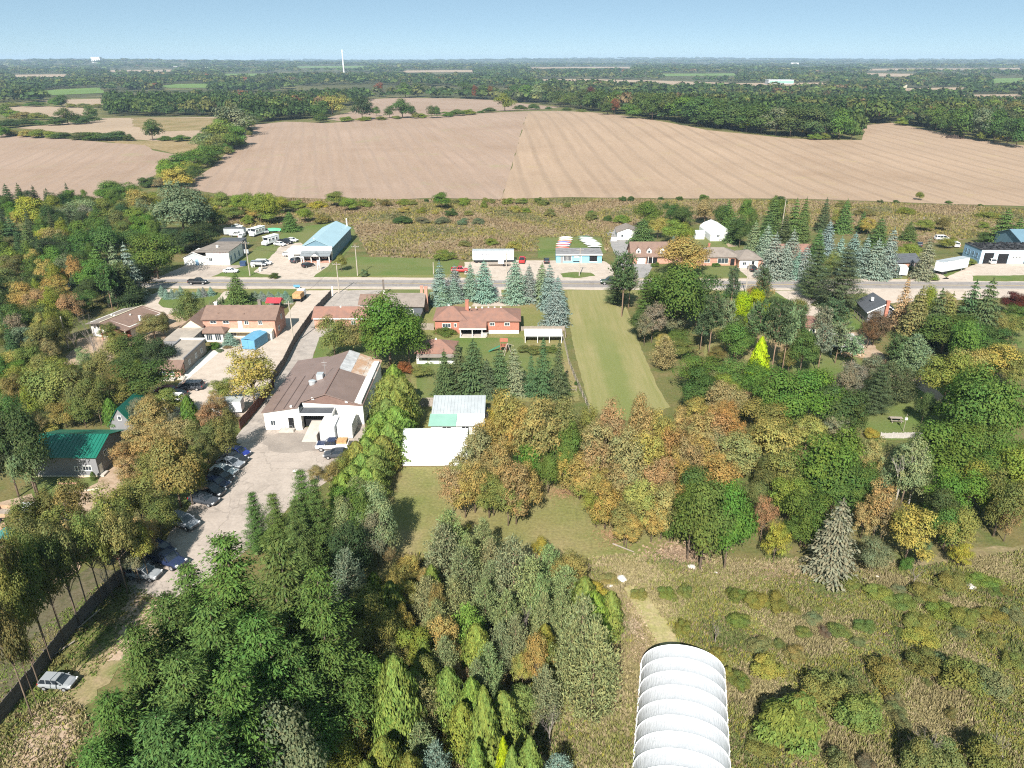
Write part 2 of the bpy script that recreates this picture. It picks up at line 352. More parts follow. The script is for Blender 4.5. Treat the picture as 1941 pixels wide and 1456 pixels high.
lawn(1300, 440, 1340, 430, 1395, 450, 1402, 470, 1460, 500, 1490, 526, 1330, 526, 1240, 526, 1260, 500, 1290, 470)
sheet('driveway', P(1396, 507, 1442, 506, 1500, 527, 1420, 528), m_gravel, Z3, 1.5, .1)
sheet('driveway', P(1374, 459, 1390, 458, 1398, 467, 1380, 468), m_dirt, Z3, 1.5, .2)
sheet('driveway', P(1725, 525, 1725, 500, 1760, 500, 1800, 530, 1740, 531), m_gravel, Z3, 1.5, .2)
sheet('yard', P(1740, 534, 1780, 532, 1850, 500, 1941, 497, 2020, 505, 2020, 520, 1845, 525, 1845, 535), m_gravel, Z3, 1.5, .2)
lawn(1640, 530, 1700, 520, 1712, 533, 1640, 534); lawn(1755, 531, 1790, 527, 1822, 512, 1828, 508, 1800, 505, 1760, 520)
lawn(1843, 523, 1941, 522, 2010, 524, 2010, 534, 1845, 533, z=.036)
# near side, left
lawn(282, 575, 300, 558, 400, 552, 425, 556, 400, 575, 380, 585, 340, 590)
lawn(400, 588, 420, 560, 440, 550, 570, 548, 572, 558, 552, 565, 540, 575, 500, 590)
sheet('driveway', P(255, 590, 285, 560, 310, 548, 330, 548, 310, 560, 300, 575, 310, 583, 345, 586, 345, 590, 300, 600), m_gravel, Z3, 1.5, .15)
sheet('driveway', P(370, 590, 405, 575, 425, 553, 436, 551, 430, 565, 405, 582, 380, 592), m_gravel, Z3, 1.5, .15)
sheet('driveway', P(575, 551, 660, 549.5, 640, 562, 628, 566, 600, 600, 560, 670, 525, 730, 515, 760, 480, 790, 420, 790, 330, 790, 300, 770, 330, 740, 345, 720, 420, 640, 480, 640, 540, 600, 560, 575), m_gravel, Z2, 1.5, .15)
sheet('path', P(348, 700, 420, 655, 430, 655, 352, 722), m_paint, Z3, 1.5, .05)
sheet('yard', P(150, 640, 230, 640, 290, 610, 310, 595, 345, 600, 360, 620, 340, 650, 300, 700, 200, 700, 120, 690), m_dirt, Z1, 1.5, .6)
sheet('driveway', P(630, 562, 650, 551, 725, 549, 700, 580, 690, 612, 640, 626, 605, 640, 594, 675, 585, 700, 504, 818, 480, 834, 456, 842, 440, 838, 458, 815, 493, 772, 517, 729, 541, 692, 559, 655, 576, 628, 601, 593), m_drive, Z3, 1.5, .12)
lawn(712, 549, 812, 547, 822, 566, 790, 610, 710, 600); lawn(590, 700, 600, 640, 640, 600, 700, 640, 680, 680, 610, 690)
sheet('parking_lot', P(500, 812, 560, 812, 690, 800, 705, 850, 640, 900, 560, 950, 470, 1040, 390, 1100, 330, 1135, 250, 1128, 240, 1105, 300, 1040, 360, 960, 420, 880, 462, 838), m_lot, Z2, 1.5, .25)
sheet('lot_patch', P(478, 778, 492, 768, 468, 800, 452, 812), mat('red_paving', (.36, .13, .07), .9), .03, 1.5, .08)
sheet('lot_stain', P(500, 824, 590, 820, 625, 838, 600, 856, 520, 858, 495, 842), ground_mat('oil_darkened_asphalt', [(.24, .205, .18), (.31, .265, .23)], .2, .5, 3, bmp=0, grain=.15), .022, 1.2, .5)
# bungalow lot
lawn(790, 600, 830, 560, 1000, 556, 1045, 560, 1065, 600, 1068, 640, 1100, 760, 780, 765, 780, 660, z=.012, m=m_orch)
lawn(800, 655, 870, 640, 990, 640, 1000, 660, 1060, 668, 1085, 750, 790, 755, 790, 690, z=.016)
sheet('driveway', P(893, 581, 985, 580, 985, 572, 952, 562, 950, 549, 930, 549, 928, 562, 900, 572), m_gravel, Z3, 1.5, .1)
STRIP = P(1075, 551, 1172, 549, 1190, 590, 1215, 660, 1245, 730, 1270, 772, 1200, 800, 1120, 780, 1095, 690, 1080, 620)
def strip_mat():
    m, nt, p = nodes_of('mown_strip'); pos = nt.nodes.new('ShaderNodeNewGeometry').outputs['Position']
    c = mixrgb(nt, ramp(nt, noise(nt, pos, .07, 4), .35, .65), (.27, .235, .115), (.225, .21, .09))
    mp = nt.nodes.new('ShaderNodeMapping'); mp.inputs['Scale'].default_value = (1, .04, 1); nt.links.new(pos, mp.inputs['Vector'])
    c = mixrgb(nt, ramp(nt, noise(nt, mp.outputs[0], .9, 4, .7), .35, .7), c, (.19, .19, .07))
    sx = nt.nodes.new('ShaderNodeSeparateXYZ'); nt.links.new(pos, sx.inputs[0])
    # one darker lane of thicker grass down the middle of the strip
    a = nt.nodes.new('ShaderNodeMath'); a.operation = 'ADD'; nt.links.new(sx.outputs[0], a.inputs[0]); a.inputs[1].default_value = -21.5
    nz = nt.nodes.new('ShaderNodeMath'); nz.operation = 'MULTIPLY_ADD'; nt.links.new(noise(nt, pos, .12, 3), nz.inputs[0]); nz.inputs[1].default_value = 5; nz.inputs[2].default_value = -2.5
    b = nt.nodes.new('ShaderNodeMath'); b.operation = 'ADD'; nt.links.new(a.outputs[0], b.inputs[0]); nt.links.new(nz.outputs[0], b.inputs[1])
    e = nt.nodes.new('ShaderNodeMath'); e.operation = 'ABSOLUTE'; nt.links.new(b.outputs[0], e.inputs[0])
    yf = ramp(nt, sx.outputs[1], 185, 150)
    f = nt.nodes.new('ShaderNodeMath'); f.operation = 'MULTIPLY'; nt.links.new(ramp(nt, e.outputs[0], 3.6, 1.2), f.inputs[0]); nt.links.new(yf, f.inputs[1])
    g2 = nt.nodes.new('ShaderNodeMath'); g2.operation = 'MULTIPLY'; nt.links.new(f.outputs[0], g2.inputs[0]); g2.inputs[1].default_value = .7
    c = mixrgb(nt, g2.outputs[0], c, (.135, .165, .05))
    c = mixrgb(nt, 1, c, mixrgb(nt, ramp(nt, noise(nt, pos, 3, 3, .7), .2, .8), (.75, .75, .75), (1.2, 1.2, 1.2)), 'MULTIPLY')
    nt.links.new(c, p.inputs['Base Color']); p.inputs['Roughness'].default_value = .95; p.inputs['Specular IOR Level'].default_value = .1
    return m
sheet('mown_strip', STRIP, strip_mat(), .014, 1.2, .12)
sheet('orchard_lawn', P(765, 884, 790, 757, 905, 770, 1000, 800, 1150, 830, 1300, 900, 1330, 1010, 1240, 1050, 1180, 1065, 1060, 1078, 900, 1050, 760, 1060, 700, 1120), m_orch, .011, 1.5, .4)
# right side
lawn(1640, 740, 1700, 700, 1790, 740, 1860, 780, 1880, 830, 1660, 835, 1630, 790); lawn(1500, 640, 1580, 640, 1640, 690, 1600, 720, 1500, 720)
lawn(1340, 620, 1480, 600, 1500, 680, 1400, 700, 1330, 690, m=m_orch); lawn(1900, 600, 2000, 590, 2020, 660, 1930, 660)
lawn(1385, 552, 1500, 551, 1545, 590, 1480, 610, 1400, 600); lawn(1545, 580, 1640, 560, 1645, 620, 1600, 630)
sheet('driveway', P(1468, 552, 1600, 550, 1760, 551, 1941, 552, 2000, 553, 2000, 560, 1780, 570, 1690, 575, 1640, 556, 1560, 560, 1535, 578, 1570, 590, 1532, 610, 1520, 585), m_gravel, Z2, 1.5, .15)
sheet('path', P(1595, 630, 1640, 630, 1660, 660, 1720, 700, 1760, 725, 1812, 770, 1795, 772, 1740, 735, 1690, 715, 1640, 680, 1600, 670), m_dirt, Z3, 1.2, .3)
# meadow with the white tunnel
sheet('meadow', P(1090, 1075, 1180, 1062, 1260, 1075, 1420, 1070, 1560, 1090, 1700, 1075, 1820, 1040, 1941, 1035, 2150, 1040, 2300, 1600, 900, 1600, 1030, 1300, 1085, 1180), m_meadow, .006, 1.5, .6)
sheet('path', P(1156, 1074, 1228, 1066, 1260, 1120, 1296, 1180, 1322, 1238, 1250, 1240, 1210, 1182, 1184, 1125), ground_mat('mown_path', [(.33, .285, .14), (.38, .30, .18), (.28, .26, .105)], .3, .8, 3), .013, .8, .4)
sheet('bare_patch', P(240, 1130, 330, 1140, 300, 1170, 230, 1250, 190, 1260, 230, 1180), m_dirt, .012, .8, .6)
sheet('bare_dirt', P(30, 1440, 95, 1316, 165, 1255, 232, 1172, 296, 1130, 332, 1168, 258, 1232, 205, 1295, 150, 1352, 115, 1470), ground_mat('weedy_dirt', [(.30, .225, .14), (.19, .18, .065), (.25, .20, .11), (.14, .16, .05)], .35, .7, 3), .010, .8, .5)
sheet('bare_patch', P(60, 1350, 120, 1330, 150, 1400, 110, 1470, 10, 1470), m_dirt, .012, .8, .6)
sheet('yard', P(60, 935, 180, 880, 240, 880, 230, 950, 150, 1000, 150, 1080, 60, 1130, -80, 1160, -80, 980), m_dirt, .012, 1, .4)
lawn(60, 930, 80, 905, 190, 905, 185, 915, 150, 935, 70, 950, z=.02)
sheet('painted_shade_floor', P(-160, 1340, -60, 1220, 60, 1140, 170, 1075, 235, 1085, 175, 1152, 118, 1218, 58, 1296, -2, 1366, -60, 1440), ground_mat('painted_shade_floor', [(.10, .085, .05), (.075, .08, .035), (.13, .11, .07)], .3, .8, 3), .012, 1.2, .3)  # floor under the fence trees, its dark colour stands in for their shade
# ------------------------------------------------------------ buildings
m_wht = mat('white_painted_wall', (.72, .71, .68), .6, .06, .6); m_cream = mat('cream_siding', (.66, .58, .42), .65, .06, .7); m_brick = mat('red_brick', (.40, .17, .12), .85, .18, 2.5, col2=(.33, .135, .095), bmp=.01)
m_pbrick = mat('pale_pink_brick', (.50, .27, .20), .85, .16, 2.5, bmp=.01); m_gsid = mat('grey_siding', (.215, .215, .225), .7, .08, 1); m_dgsid = mat('dark_grey_siding', (.10, .11, .125), .7, .08, 1)
m_brroof = mat('brown_metal_roof', (.205, .145, .125), .5, .10, .35, spec=.4); m_brsh = mat('brown_shingles', (.205, .135, .105), .9, .16, .8, col2=(.165, .11, .09), bmp=.01)
m_grsh = mat('grey_brown_shingles', (.23, .195, .17), .9, .14, .7, bmp=.01); m_rdsh = mat('red_brown_shingles', (.255, .135, .10), .9, .16, .6, col2=(.19, .115, .095), bmp=.01); m_dksh = mat('charcoal_shingles', (.085, .092, .105), .85, .12, .8)
m_blroof = mat('pale_blue_metal_roof', (.33, .47, .53), .4, .05, .3); m_blwall = mat('blue_grey_wall', (.13, .22, .28), .6, .07, .5); m_aqua = mat('aqua_painted_wall', (.22, .48, .60), .6, .05, .8)
m_garblue = mat('steel_blue_wall', (.25, .40, .55), .6, .06, .7); m_grnroof = mat('emerald_metal_roof', (.010, .135, .092), .38, .08, .4, spec=.5); m_wmetal = mat('white_metal', (.78, .79, .80), .45, .05, .3)
m_gmetal = mat('galvanised_metal', (.50, .53, .55), .45, .1, .5, metal=.3); m_rust = mat('rusty_white_roof', (.50, .46, .42), .6, .2, .35, col2=(.40, .23, .13), lo=.40, hi=.58); m_tarp = mat('white_fabric', (.80, .81, .82), .55, .035, .5)
m_glass = mat('window_glass', (.045, .06, .075), .08, .1, .5, spec=.8); m_dark = mat('dark_interior', (.012, .012, .014), .9, .1); m_trim = mat('white_trim', (.76, .75, .72), .6, .05); m_conc = mat('concrete', (.46, .42, .375), .85, .1, .9)
m_wood = mat('weathered_wood', (.33, .28, .235), .9, .2, 2.5); m_wdk = mat('dark_weathered_wood', (.16, .135, .12), .9, .25, 2.0); m_redwood = mat('red_stained_wood', (.33, .12, .075), .8, .15, 2); m_tan = mat('tan_membrane', (.37, .32, .27), .9, .1, .4, col2=(.26, .225, .195))
m_black = mat('black_rubber', (.02, .02, .022), .7, .2); m_red = mat('red_fabric', (.55, .045, .06), .6, .1); m_mint = mat('sea_green_metal', (.24, .42, .35), .45, .07, .5); m_maroon = mat('maroon_door', (.20, .075, .065), .6, .05); m_sky = mat('sky_blue_tarp', (.12, .31, .46), .6, .1, .7)
m_gable = mat('brown_metal_siding', (.19, .12, .10), .6, .1, 1); m_steel = mat('dull_steel', (.42, .42, .42), .4, .1, 2, metal=.5); m_orange = mat('sand_load', (.50, .30, .14), .9, .2, 3)

def walls(e, x0, y0, x1, y1, h, m, name='wall', gable=None, rise=0, z0=0):
    """four walls, 0.25 thick seen from outside, closed on top by gable triangles when asked ('x' ridge along x)"""
    b = MB(); A = [(x0, y0), (x1, y0), (x1, y1), (x0, y1)]
    for (a, c) in zip(A, A[1:] + A[:1]): b.poly([(a[0], a[1], z0), (c[0], c[1], z0), (c[0], c[1], h), (a[0], a[1], h)])
    if gable == 'x':
        ym = (y0 + y1) / 2; b.poly([(x0, y1, h), (x0, y0, h), (x0, ym, h + rise)]); b.poly([(x1, y0, h), (x1, y1, h), (x1, ym, h + rise)])
    if gable == 'y':
        xm = (x0 + x1) / 2; b.poly([(x0, y0, h), (x1, y0, h), (xm, y0, h + rise)]); b.poly([(x1, y1, h), (x0, y1, h), (xm, y1, h + rise)])
    b.poly([(x0, y0, h - .02), (x1, y0, h - .02), (x1, y1, h - .02), (x0, y1, h - .02)])
    return b.obj(name, m, e)
def gable_roof(e, x0, y0, x1, y1, h, rise, axis, m, oh=.4, th=.16, name='roof', lift=.02):
    b = MB(); h += lift
    if axis == 'x':
        ym = (y0 + y1) / 2; s = rise / (ym - y0); zl = h - oh * s
        v = [(x0 - oh, y0 - oh, zl), (x1 + oh, y0 - oh, zl), (x1 + oh, ym, h + rise), (x0 - oh, ym, h + rise), (x1 + oh, y1 + oh, zl), (x0 - oh, y1 + oh, zl)]
        b.slab([(p[0], p[1], p[2] + th) for p in v], [(0, 1, 2, 3), (3, 2, 4, 5)], th)
    else:
        xm = (x0 + x1) / 2; s = rise / (xm - x0); zl = h - oh * s
        v = [(x0 - oh, y0 - oh, zl), (xm, y0 - oh, h + rise), (xm, y1 + oh, h + rise), (x0 - oh, y1 + oh, zl), (x1 + oh, y0 - oh, zl), (x1 + oh, y1 + oh, zl)]
        b.slab([(p[0], p[1], p[2] + th) for p in v], [(0, 1, 2, 3), (1, 4, 5, 2)], th)
    return b.obj(name, m, e)
def hip_roof(e, x0, y0, x1, y1, h, rise, m, oh=.45, th=.16, name='roof', inset=None):
    x0 -= oh; x1 += oh; y0 -= oh; y1 += oh; ym = (y0 + y1) / 2; i = inset or (y1 - y0) / 2
    v = [(x0, y0, h), (x1, y0, h), (x1, y1, h), (x0, y1, h), (x0 + i, ym, h + rise), (x1 - i, ym, h + rise)]
    return MB().slab([(p[0], p[1], p[2] + th) for p in v], [(0, 1, 5, 4), (1, 2, 5), (2, 3, 4, 5), (3, 0, 4)], th).obj(name, m, e)
def flat_roof(e, x0, y0, x1, y1, h, m, th=.2, oh=.15, name='roof'): return MB().box(x0 - oh, y0 - oh, h + .01, x1 + oh, y1 + oh, h + th).obj(name, m, e)
def face_pt(f, c, u, z, out):
    """a point on wall face f ('F' front at y=c, 'B' back, 'L' left at x=c, 'R' right)"""
    return {'F': (u, c - out, z), 'B': (u, c + out, z), 'L': (c - out, u, z), 'R': (c + out, u, z)}[f]
def win(e, f, c, u, z, w_, h_, name='window', frame=None, pane=None, bars=1, fr=.09, panename='pane'):
    """a frame standing proud of wall face f, with a recessed pane and a glazing bar"""
    b = MB()
    def fb(u0, z0, u1, z1, o0, o1):
        p, q = face_pt(f, c, u0, z0, o0), face_pt(f, c, u1, z1, o1)
        b.box(min(p[0], q[0]), min(p[1], q[1]), z0, max(p[0], q[0]), max(p[1], q[1]), z1)
    fb(u - fr, z - fr, u + w_ + fr, z, -.02, .07); fb(u - fr, z + h_, u + w_ + fr, z + h_ + fr, -.02, .07); fb(u - fr, z, u, z + h_, -.02, .07); fb(u + w_, z, u + w_ + fr, z + h_, -.02, .07)
    for k in range(bars): q = u + w_ * (k + 1) / (bars + 1); fb(q - .03, z, q + .03, z + h_, .015, .05)
    o = b.obj(name, frame or m_trim, e)
    p = MB(); p.poly([face_pt(f, c, u, z, .012), face_pt(f, c, u + w_, z, .012), face_pt(f, c, u + w_, z + h_, .012), face_pt(f, c, u, z + h_, .012)])
    p.obj(panename, pane or m_glass, o); return o
def door(e, f, c, u, w_=.95, h_=2.05, m=None, z=0, name='door', handle=True):
    p, q = face_pt(f, c, u, z, -.02), face_pt(f, c, u + w_, z + h_, .05)
    o = MB().box(min(p[0], q[0]), min(p[1], q[1]), z + .02, max(p[0], q[0]), max(p[1], q[1]), z + h_).obj(name, m or m_trim, e)
    if handle:
        p, q = face_pt(f, c, u + w_ * .8, 1, .05), face_pt(f, c, u + w_ * .88, 1, .11)
        MB().box(min(p[0], q[0]), min(p[1], q[1]), z + .95, max(p[0], q[0]), max(p[1], q[1]), z + 1.1).obj('handle', m_steel, o)
    return o
def panel_door(e, f, c, u, w_, h_, m, rows=4, z=0, name='garage_door'):
    b = MB()
    for k in range(rows):
        z0 = z + .03 + (h_ - .03) * k / rows; z1 = z + .03 + (h_ - .03) * (k + 1) / rows - .03
        p, q = face_pt(f, c, u, z0, -.02), face_pt(f, c, u + w_, z1, .04); b.box(min(p[0], q[0]), min(p[1], q[1]), z0, max(p[0], q[0]), max(p[1], q[1]), z1)
    return b.obj(name, m, e)
def opening(e, f, c, u, w_, h_, z=0, name='doorway'):
    return MB().poly([face_pt(f, c, u, z + .01, .015), face_pt(f, c, u + w_, z + .01, .015), face_pt(f, c, u + w_, z + h_, .015), face_pt(f, c, u, z + h_, .015)]).obj(name, m_dark, e)
def chimney(e, x, y, z0, z1, w_=.7, m=None, parent=None):
    b = MB().box(x - w_ / 2, y - w_ / 2, z0, x + w_ / 2, y + w_ / 2, z1).box(x - w_ / 2 - .08, y - w_ / 2 - .08, z1, x + w_ / 2 + .08, y + w_ / 2 + .08, z1 + .12)
    return b.obj('chimney', m or m_brick, e)
def vents(e, pts, m=None):
    for (x, y, z) in pts: MB().box(x - .18, y - .18, z, x + .18, y + .18, z + .3).obj('roof_vent', m or m_trim, e)
def vtank(e, name, x, y, z, r, h, m): 
    b = MB(); b.tube([(x, y, z), (x, y, z + h)], r, 14); b.tube([(x, y, z + h), (x, y, z + h + .12)], [r * 1.1, r * .7], 14); return b.obj(name, m, e)

# --- the long brown-roofed workshop
e = empty('workshop_building', (-43.5, 114.8, 0), 0, 'long white workshop with brown metal roof beside the car park', 'building')
walls(e, 0, 0, 6.3, 23.4, 3.5, m_wht, 'lean_to_wall'); b = MB()
b.poly([(0, -.01, 3.5), (6.3, -.01, 3.5), (6.3, -.01, 4.5)]); b.obj('gable_strip', m_wht, e)
walls(e, 6.3, 2.2, 16.8, 21.5, 4.4, m_wht, 'wall')
MB().poly([(6.1, 2.17, 4.3), (16.9, 2.17, 3.6), (16.9, 2.17, 3.75), (10.6, 2.17, 6.0), (6.1, 2.17, 4.55)]).obj('gable_siding', m_gable, e)
b = MB()
v = [(-.3, -.25, 3.55), (6.2, -.25, 4.55), (6.2, 23.8, 4.55), (-.3, 23.8, 3.55)]
b.slab(v, [(0, 1, 2, 3)], .14); b.obj('lean_to_roof', m_brroof, e)
b = MB(); v = [(6.2, 1.9, 4.62), (10.6, 1.9, 6.1), (10.6, 13.6, 6.1), (6.2, 13.6, 4.62), (17.1, 1.9, 3.85), (17.1, 13.6, 3.85), (10.6, 23.0, 6.1), (6.2, 23.0, 4.62)]
b.slab(v, [(0, 1, 2, 3), (1, 4, 5, 2), (3, 2, 6, 7)], .14); b.obj('roof', m_brroof, e)
n = 12
for k in range(n):      # the rusted white sheets over the back of the right-hand slope
    y0, y1 = 13.62 + 9.6 * k / n, 13.62 + 9.6 * (k + 1) / n - .06
    for j in range(3):
        x0, x1 = 10.62 + 6.5 * j / 3, 10.62 + 6.5 * (j + 1) / 3 - .04; za, zb = 6.1 - 2.25 * j / 3, 6.1 - 2.25 * (j + 1) / 3; lf = .03 * ((j + k) % 3)
        s = MB().slab([(x0, y0, za + lf), (x1, y0, zb + lf), (x1, y1, zb + lf), (x0, y1, za + lf)], [(0, 1, 2, 3)], .05).obj('roof_sheet', m_rust, e)
        if j == 0: s.data.materials.clear(); s.data.materials.append(mat('grey_white_sheet', (.47, .47, .48), .5, .2, .8))
        s['label'] = 'rusty white roof sheet' if j else 'grey white roof sheet'
for x in (1.9, 3.7, 5.5):
    z = 3.55 + x / 6.5; MB().beam((x, -.2, z + .05), (x, 14.5, z + .05), .12, .1).obj('roof_batten', mat('dark_batten', (.09, .065, .06), .7), e)
MB().beam((10.6, 1.9, 6.16), (10.6, 13.6, 6.16), .22, .08).obj('ridge_cap', m_gable, e)
flat_roof(e, 6.35, -.3, 12.0, 2.1, 3.15, m_dksh, .22, .1, 'entrance_roof')
MB().box(6.3, -.42, 3.0, 12.1, -.34, 3.42).obj('entrance_fascia', m_trim, e); MB().box(12.02, -.34, 3.0, 12.14, 2.1, 3.42).obj('entrance_fascia', m_trim, e)
MB().box(10.9, -.1, 0, 12.0, 2.1, 3.1).obj('entrance_pier', m_wht, e)
opening(e, 'F', 1.4, 6.4, 4.4, 3.0, 0, 'loading_bay'); MB().box(6.35, -.05, 0, 6.5, 2.1, 3.1).obj('bay_jamb', m_trim, e)
MB().box(6.5, 1.5, 0, 10.9, 2.1, 3.1).obj('bay_back', m_dark, e)
win(e, 'F', 0, 1.1, .9, .75, 1.0); door(e, 'F', 0, 4.2, .95, 1.95, m_dark, .45); 
MB().box(2.7, -1.1, .03, 5.2, -.05, .45).obj('step_platform', m_conc, e)
b = MB()
for x in (2.75, 3.9, 5.1): b.tube([(x, -1.05, .45), (x, -1.05, 1.35)], .03, 5)
b.tube([(2.75, -1.05, 1.35), (5.1, -1.05, 1.35)], .03, 5); b.obj('handrail', m_steel, e)
MB().box(6.9, 10.6, 4.7, 8.1, 11.9, 6.1).obj('rooftop_unit', m_gmetal, e); vtank(e, 'roof_fan', 6.4, 9.4, 4.6, .62, .75, m_gmetal)
b = MB(); b.tube([(8.4, 11.6, 5.2), (8.4, 11.6, 8.6)], .04, 5); b.tube([(7.9, 11.6, 8.1), (8.9, 11.6, 8.1)], .025, 4); b.tube([(8.0, 11.6, 7.6), (8.8, 11.6, 7.6)], .025, 4); b.obj('aerial', m_steel, e)
for x, z in ((8.3, 4.9), (14.2, 4.3)): MB().box(x - .25, 2.05, z, x + .25, 2.16, z + .45).obj('gable_vent', m_trim, e)
vents(e, [(4.9, .3, 4.35)])
MB().box(16.8, 2.2, 0, 17.0, 21.5, 3.6).obj('side_panel', m_wmetal, e)

for i, (px, py, lab) in enumerate(((622, 836, 'left one of two white freight containers by the loading bay'), (655, 832, 'right one of two white freight containers by the loading bay'))):
    g = G(px, py); e = empty('freight_container', (g.x, g.y, 0), math.radians(1), lab, 'container', 'white containers by the workshop')
    MB().box(-1.25, 0, .12, 1.25, 4.6, 2.62).obj('body', m_wmetal, e); MB().box(-1.28, -.03, 2.62, 1.28, 4.63, 2.70).obj('top', m_tarp, e)
    for x in (-1.22, .02): MB().box(x, -.05, .2, x + 1.2, .0, 2.55).obj('door', m_wmetal, e)
    b = MB()
    for x in (-.8, -.3, .4, .9): b.tube([(x, -.09, .25), (x, -.09, 2.5)], .025, 5)
    b.obj('lock_rod', m_steel, e)
    for k in range(16):
        MB().box(1.25, .15 + k * .28, .2, 1.30, .28 + k * .28, 2.55).obj('side_rib', m_wmetal, e); MB().box(-1.30, .15 + k * .28, .2, -1.25, .28 + k * .28, 2.55).obj('side_rib', m_wmetal, e)
g = G(572, 838); e = empty('loading_ramp', (g.x, g.y, 0), 0, 'sloping concrete loading ramp with a wooden side, in front of the bay', 'ramp')
MB().slab([(0, 0, .08), (2.7, 0, .08), (3.1, 6.2, 1.25), (.4, 6.2, 1.25)], [(0, 1, 2, 3)], .2).obj('deck', m_conc, e); b = MB(); b.poly([(2.75, -.3, 0), (3.15, 6.2, 0), (3.15, 6.2, 1.6), (2.75, -.3, 1.5)]); b.poly([(2.85, -.3, 1.5), (3.25, 6.2, 1.6), (3.25, 6.2, 0), (2.85, -.3, 0)]); b.poly([(2.75, -.3, 1.5), (3.15, 6.2, 1.6), (3.25, 6.2, 1.6), (2.85, -.3, 1.5)]); b.poly([(2.75, -.3, 0), (2.75, -.3, 1.5), (2.85, -.3, 1.5), (2.85, -.3, 0)]); b.obj('side_wall', m_wdk, e)

# --- round-topped shelters
def arch_pts(w_, h_, n=14, y=0, r0=0.0):
    """cross-section points of an arched cover, left foot to right foot"""
    return [(-math.cos(math.pi * k / n) * w_ / 2, y, max(0, math.sin(math.pi * k / n)) ** .85 * h_) for k in range(n + 1)]
def arch_cover(pts_list):
    b = MB(); n = len(pts_list[0])
    for p in pts_list: b.v += [tuple(q) for q in p]
    for i in range(len(pts_list) - 1):
        for k in range(n - 1): a = i * n + k; b.f.append((a, a + 1, a + n + 1, a + n))
    return b
g = G(1304, 1283); GT = g; e = empty('hoop_shelter', (18.25, 59.0, 0), math.radians(-12.5), 'long white fabric hoop tunnel standing in the weedy meadow at the bottom', 'shelter')
WT, HT, LB, NB = 8.75, 3.6, 1.85, 13
m_fab = bpy.data.materials.new('tunnel_fabric'); m_fab.use_nodes = True; nt = m_fab.node_tree; p = nt.nodes['Principled BSDF']
tc = nt.nodes.new('ShaderNodeTexCoord').outputs['Object']; mp = nt.nodes.new('ShaderNodeMapping'); mp.inputs['Rotation'].default_value = (0, 0, math.radians(24)); mp.inputs['Scale'].default_value = (3.4, .5, .6); nt.links.new(tc, mp.inputs['Vector'])
p.inputs['Base Color'].default_value = (.5, .5, .5, 1); p.inputs['Roughness'].default_value = .5; wr = noise(nt, mp.outputs[0], 2.2, 3, .6); bump(nt, p, wr, .7, .12)
nt.links.new(mixrgb(nt, ramp(nt, noise(nt, tc, .7, 4), .3, .7), (.47, .48, .505), (.53, .54, .56)), p.inputs['Base Color'])
for k in range(NB):
    y1, y0 = -k * LB, -(k + 1) * LB; rows = []
    for t in np.linspace(0, 1, 9):
        s = 1 - .020 * math.sin(math.pi * t) ** .6            # the cloth sags in between two hoops
        rows.append([(x * s, y0 + .05 + (y1 - y0 - .10) * t, z * s + .01) for x, _, z in arch_pts(WT, HT, 22)])
    arch_cover(rows).obj('cover_bay', m_fab, e, smooth=True)
for k in range(NB + 1):
    MB().tube([(x, -k * LB, z) for x, _, z in arch_pts(WT + .03, HT + .03, 22)], .055, 6).obj('hoop', m_wmetal, e)
for s in (-1, 1):
    MB().beam((s * WT / 2, .1, .12), (s * WT / 2, -NB * LB - .1, .12), .12, .2).obj('base_rail', m_wmetal, e)
    for k in range(NB + 1): MB().box(s * (WT / 2 + .06) - .05, -k * LB - .07, 0, s * (WT / 2 + .06) + .05, -k * LB + .07, .25).obj('anchor_post', m_trim, e)
b = MB(); q = arch_pts(WT - .1, HT - .05, 22); b.poly([(x, -.02, z) for x, _, z in q]); b.obj('end_wall', m_dark, e)
b = MB(); b.poly([(x, -NB * LB + .02, z) for x, _, z in q]); b.obj('end_wall', m_dark, e)

g = G(763, 884); e = empty('arched_fabric_hut', (g.x, g.y, 0), math.radians(.3), 'big plain white half-round hut between the hedge and autumn trees', 'shelter')
L, W_, H_ = 10.5, 6.4, 4.9
rows = [[(x, W_ / 2 - math.cos(math.pi * k / 16) * W_ / 2, math.sin(math.pi * k / 16) ** .8 * H_) for k in range(17)] for x in np.linspace(0, L, 12)]
arch_cover(rows).obj('cover', m_tarp, e, smooth=True)
for x in np.linspace(.02, L - .02, 6): MB().tube([(x, W_ / 2 - math.cos(math.pi * k / 16) * (W_ / 2 + .02), math.sin(math.pi * k / 16) ** .8 * (H_ + .02)) for k in range(17)], .03, 5).obj('hoop', m_tarp, e)
for x in (.03, L - .03): MB().poly([(x, q[1], q[2]) for q in rows[0]]).obj('end_wall', m_wht, e)
MB().box(-.05, -.1, 0, L + .05, .05, .14).obj('base_board', mat('brown_board', (.16, .11, .07), .9), e)
e = empty('patched_roof_barn', (-14.3, 113.0, 0), 0, 'low white shed with grey, green and white metal roof behind the hut', 'shed')
walls(e, .2, 0, 9.2, 8.2, 2.0, m_wht)
b = MB(); b.slab([(0, 3.3, 2.45), (9.5, 3.3, 2.45), (9.5, 8.6, 3.6), (0, 8.6, 3.6)], [(0, 1, 2, 3)], .1); b.obj('upper_roof', m_gmetal, e)
b = MB()
for k in range(16): x = .3 + k * .6; b.beam((x, 3.3, 2.5), (x, 8.6, 3.65), .05, .06)
b.obj('roof_rib', m_gmetal, e)
for x0, x1, mm, lb in ((-.2, 4.6, m_mint, 'pale sea-green roof half'), (4.65, 9.5, m_wmetal, 'white roof half')):
    MB().slab([(x0, -.4, 1.95), (x1, -.4, 1.95), (x1, 3.4, 2.42), (x0, 3.4, 2.42)], [(0, 1, 2, 3)], .08).obj('lower_roof', mm, e)['label'] = lb
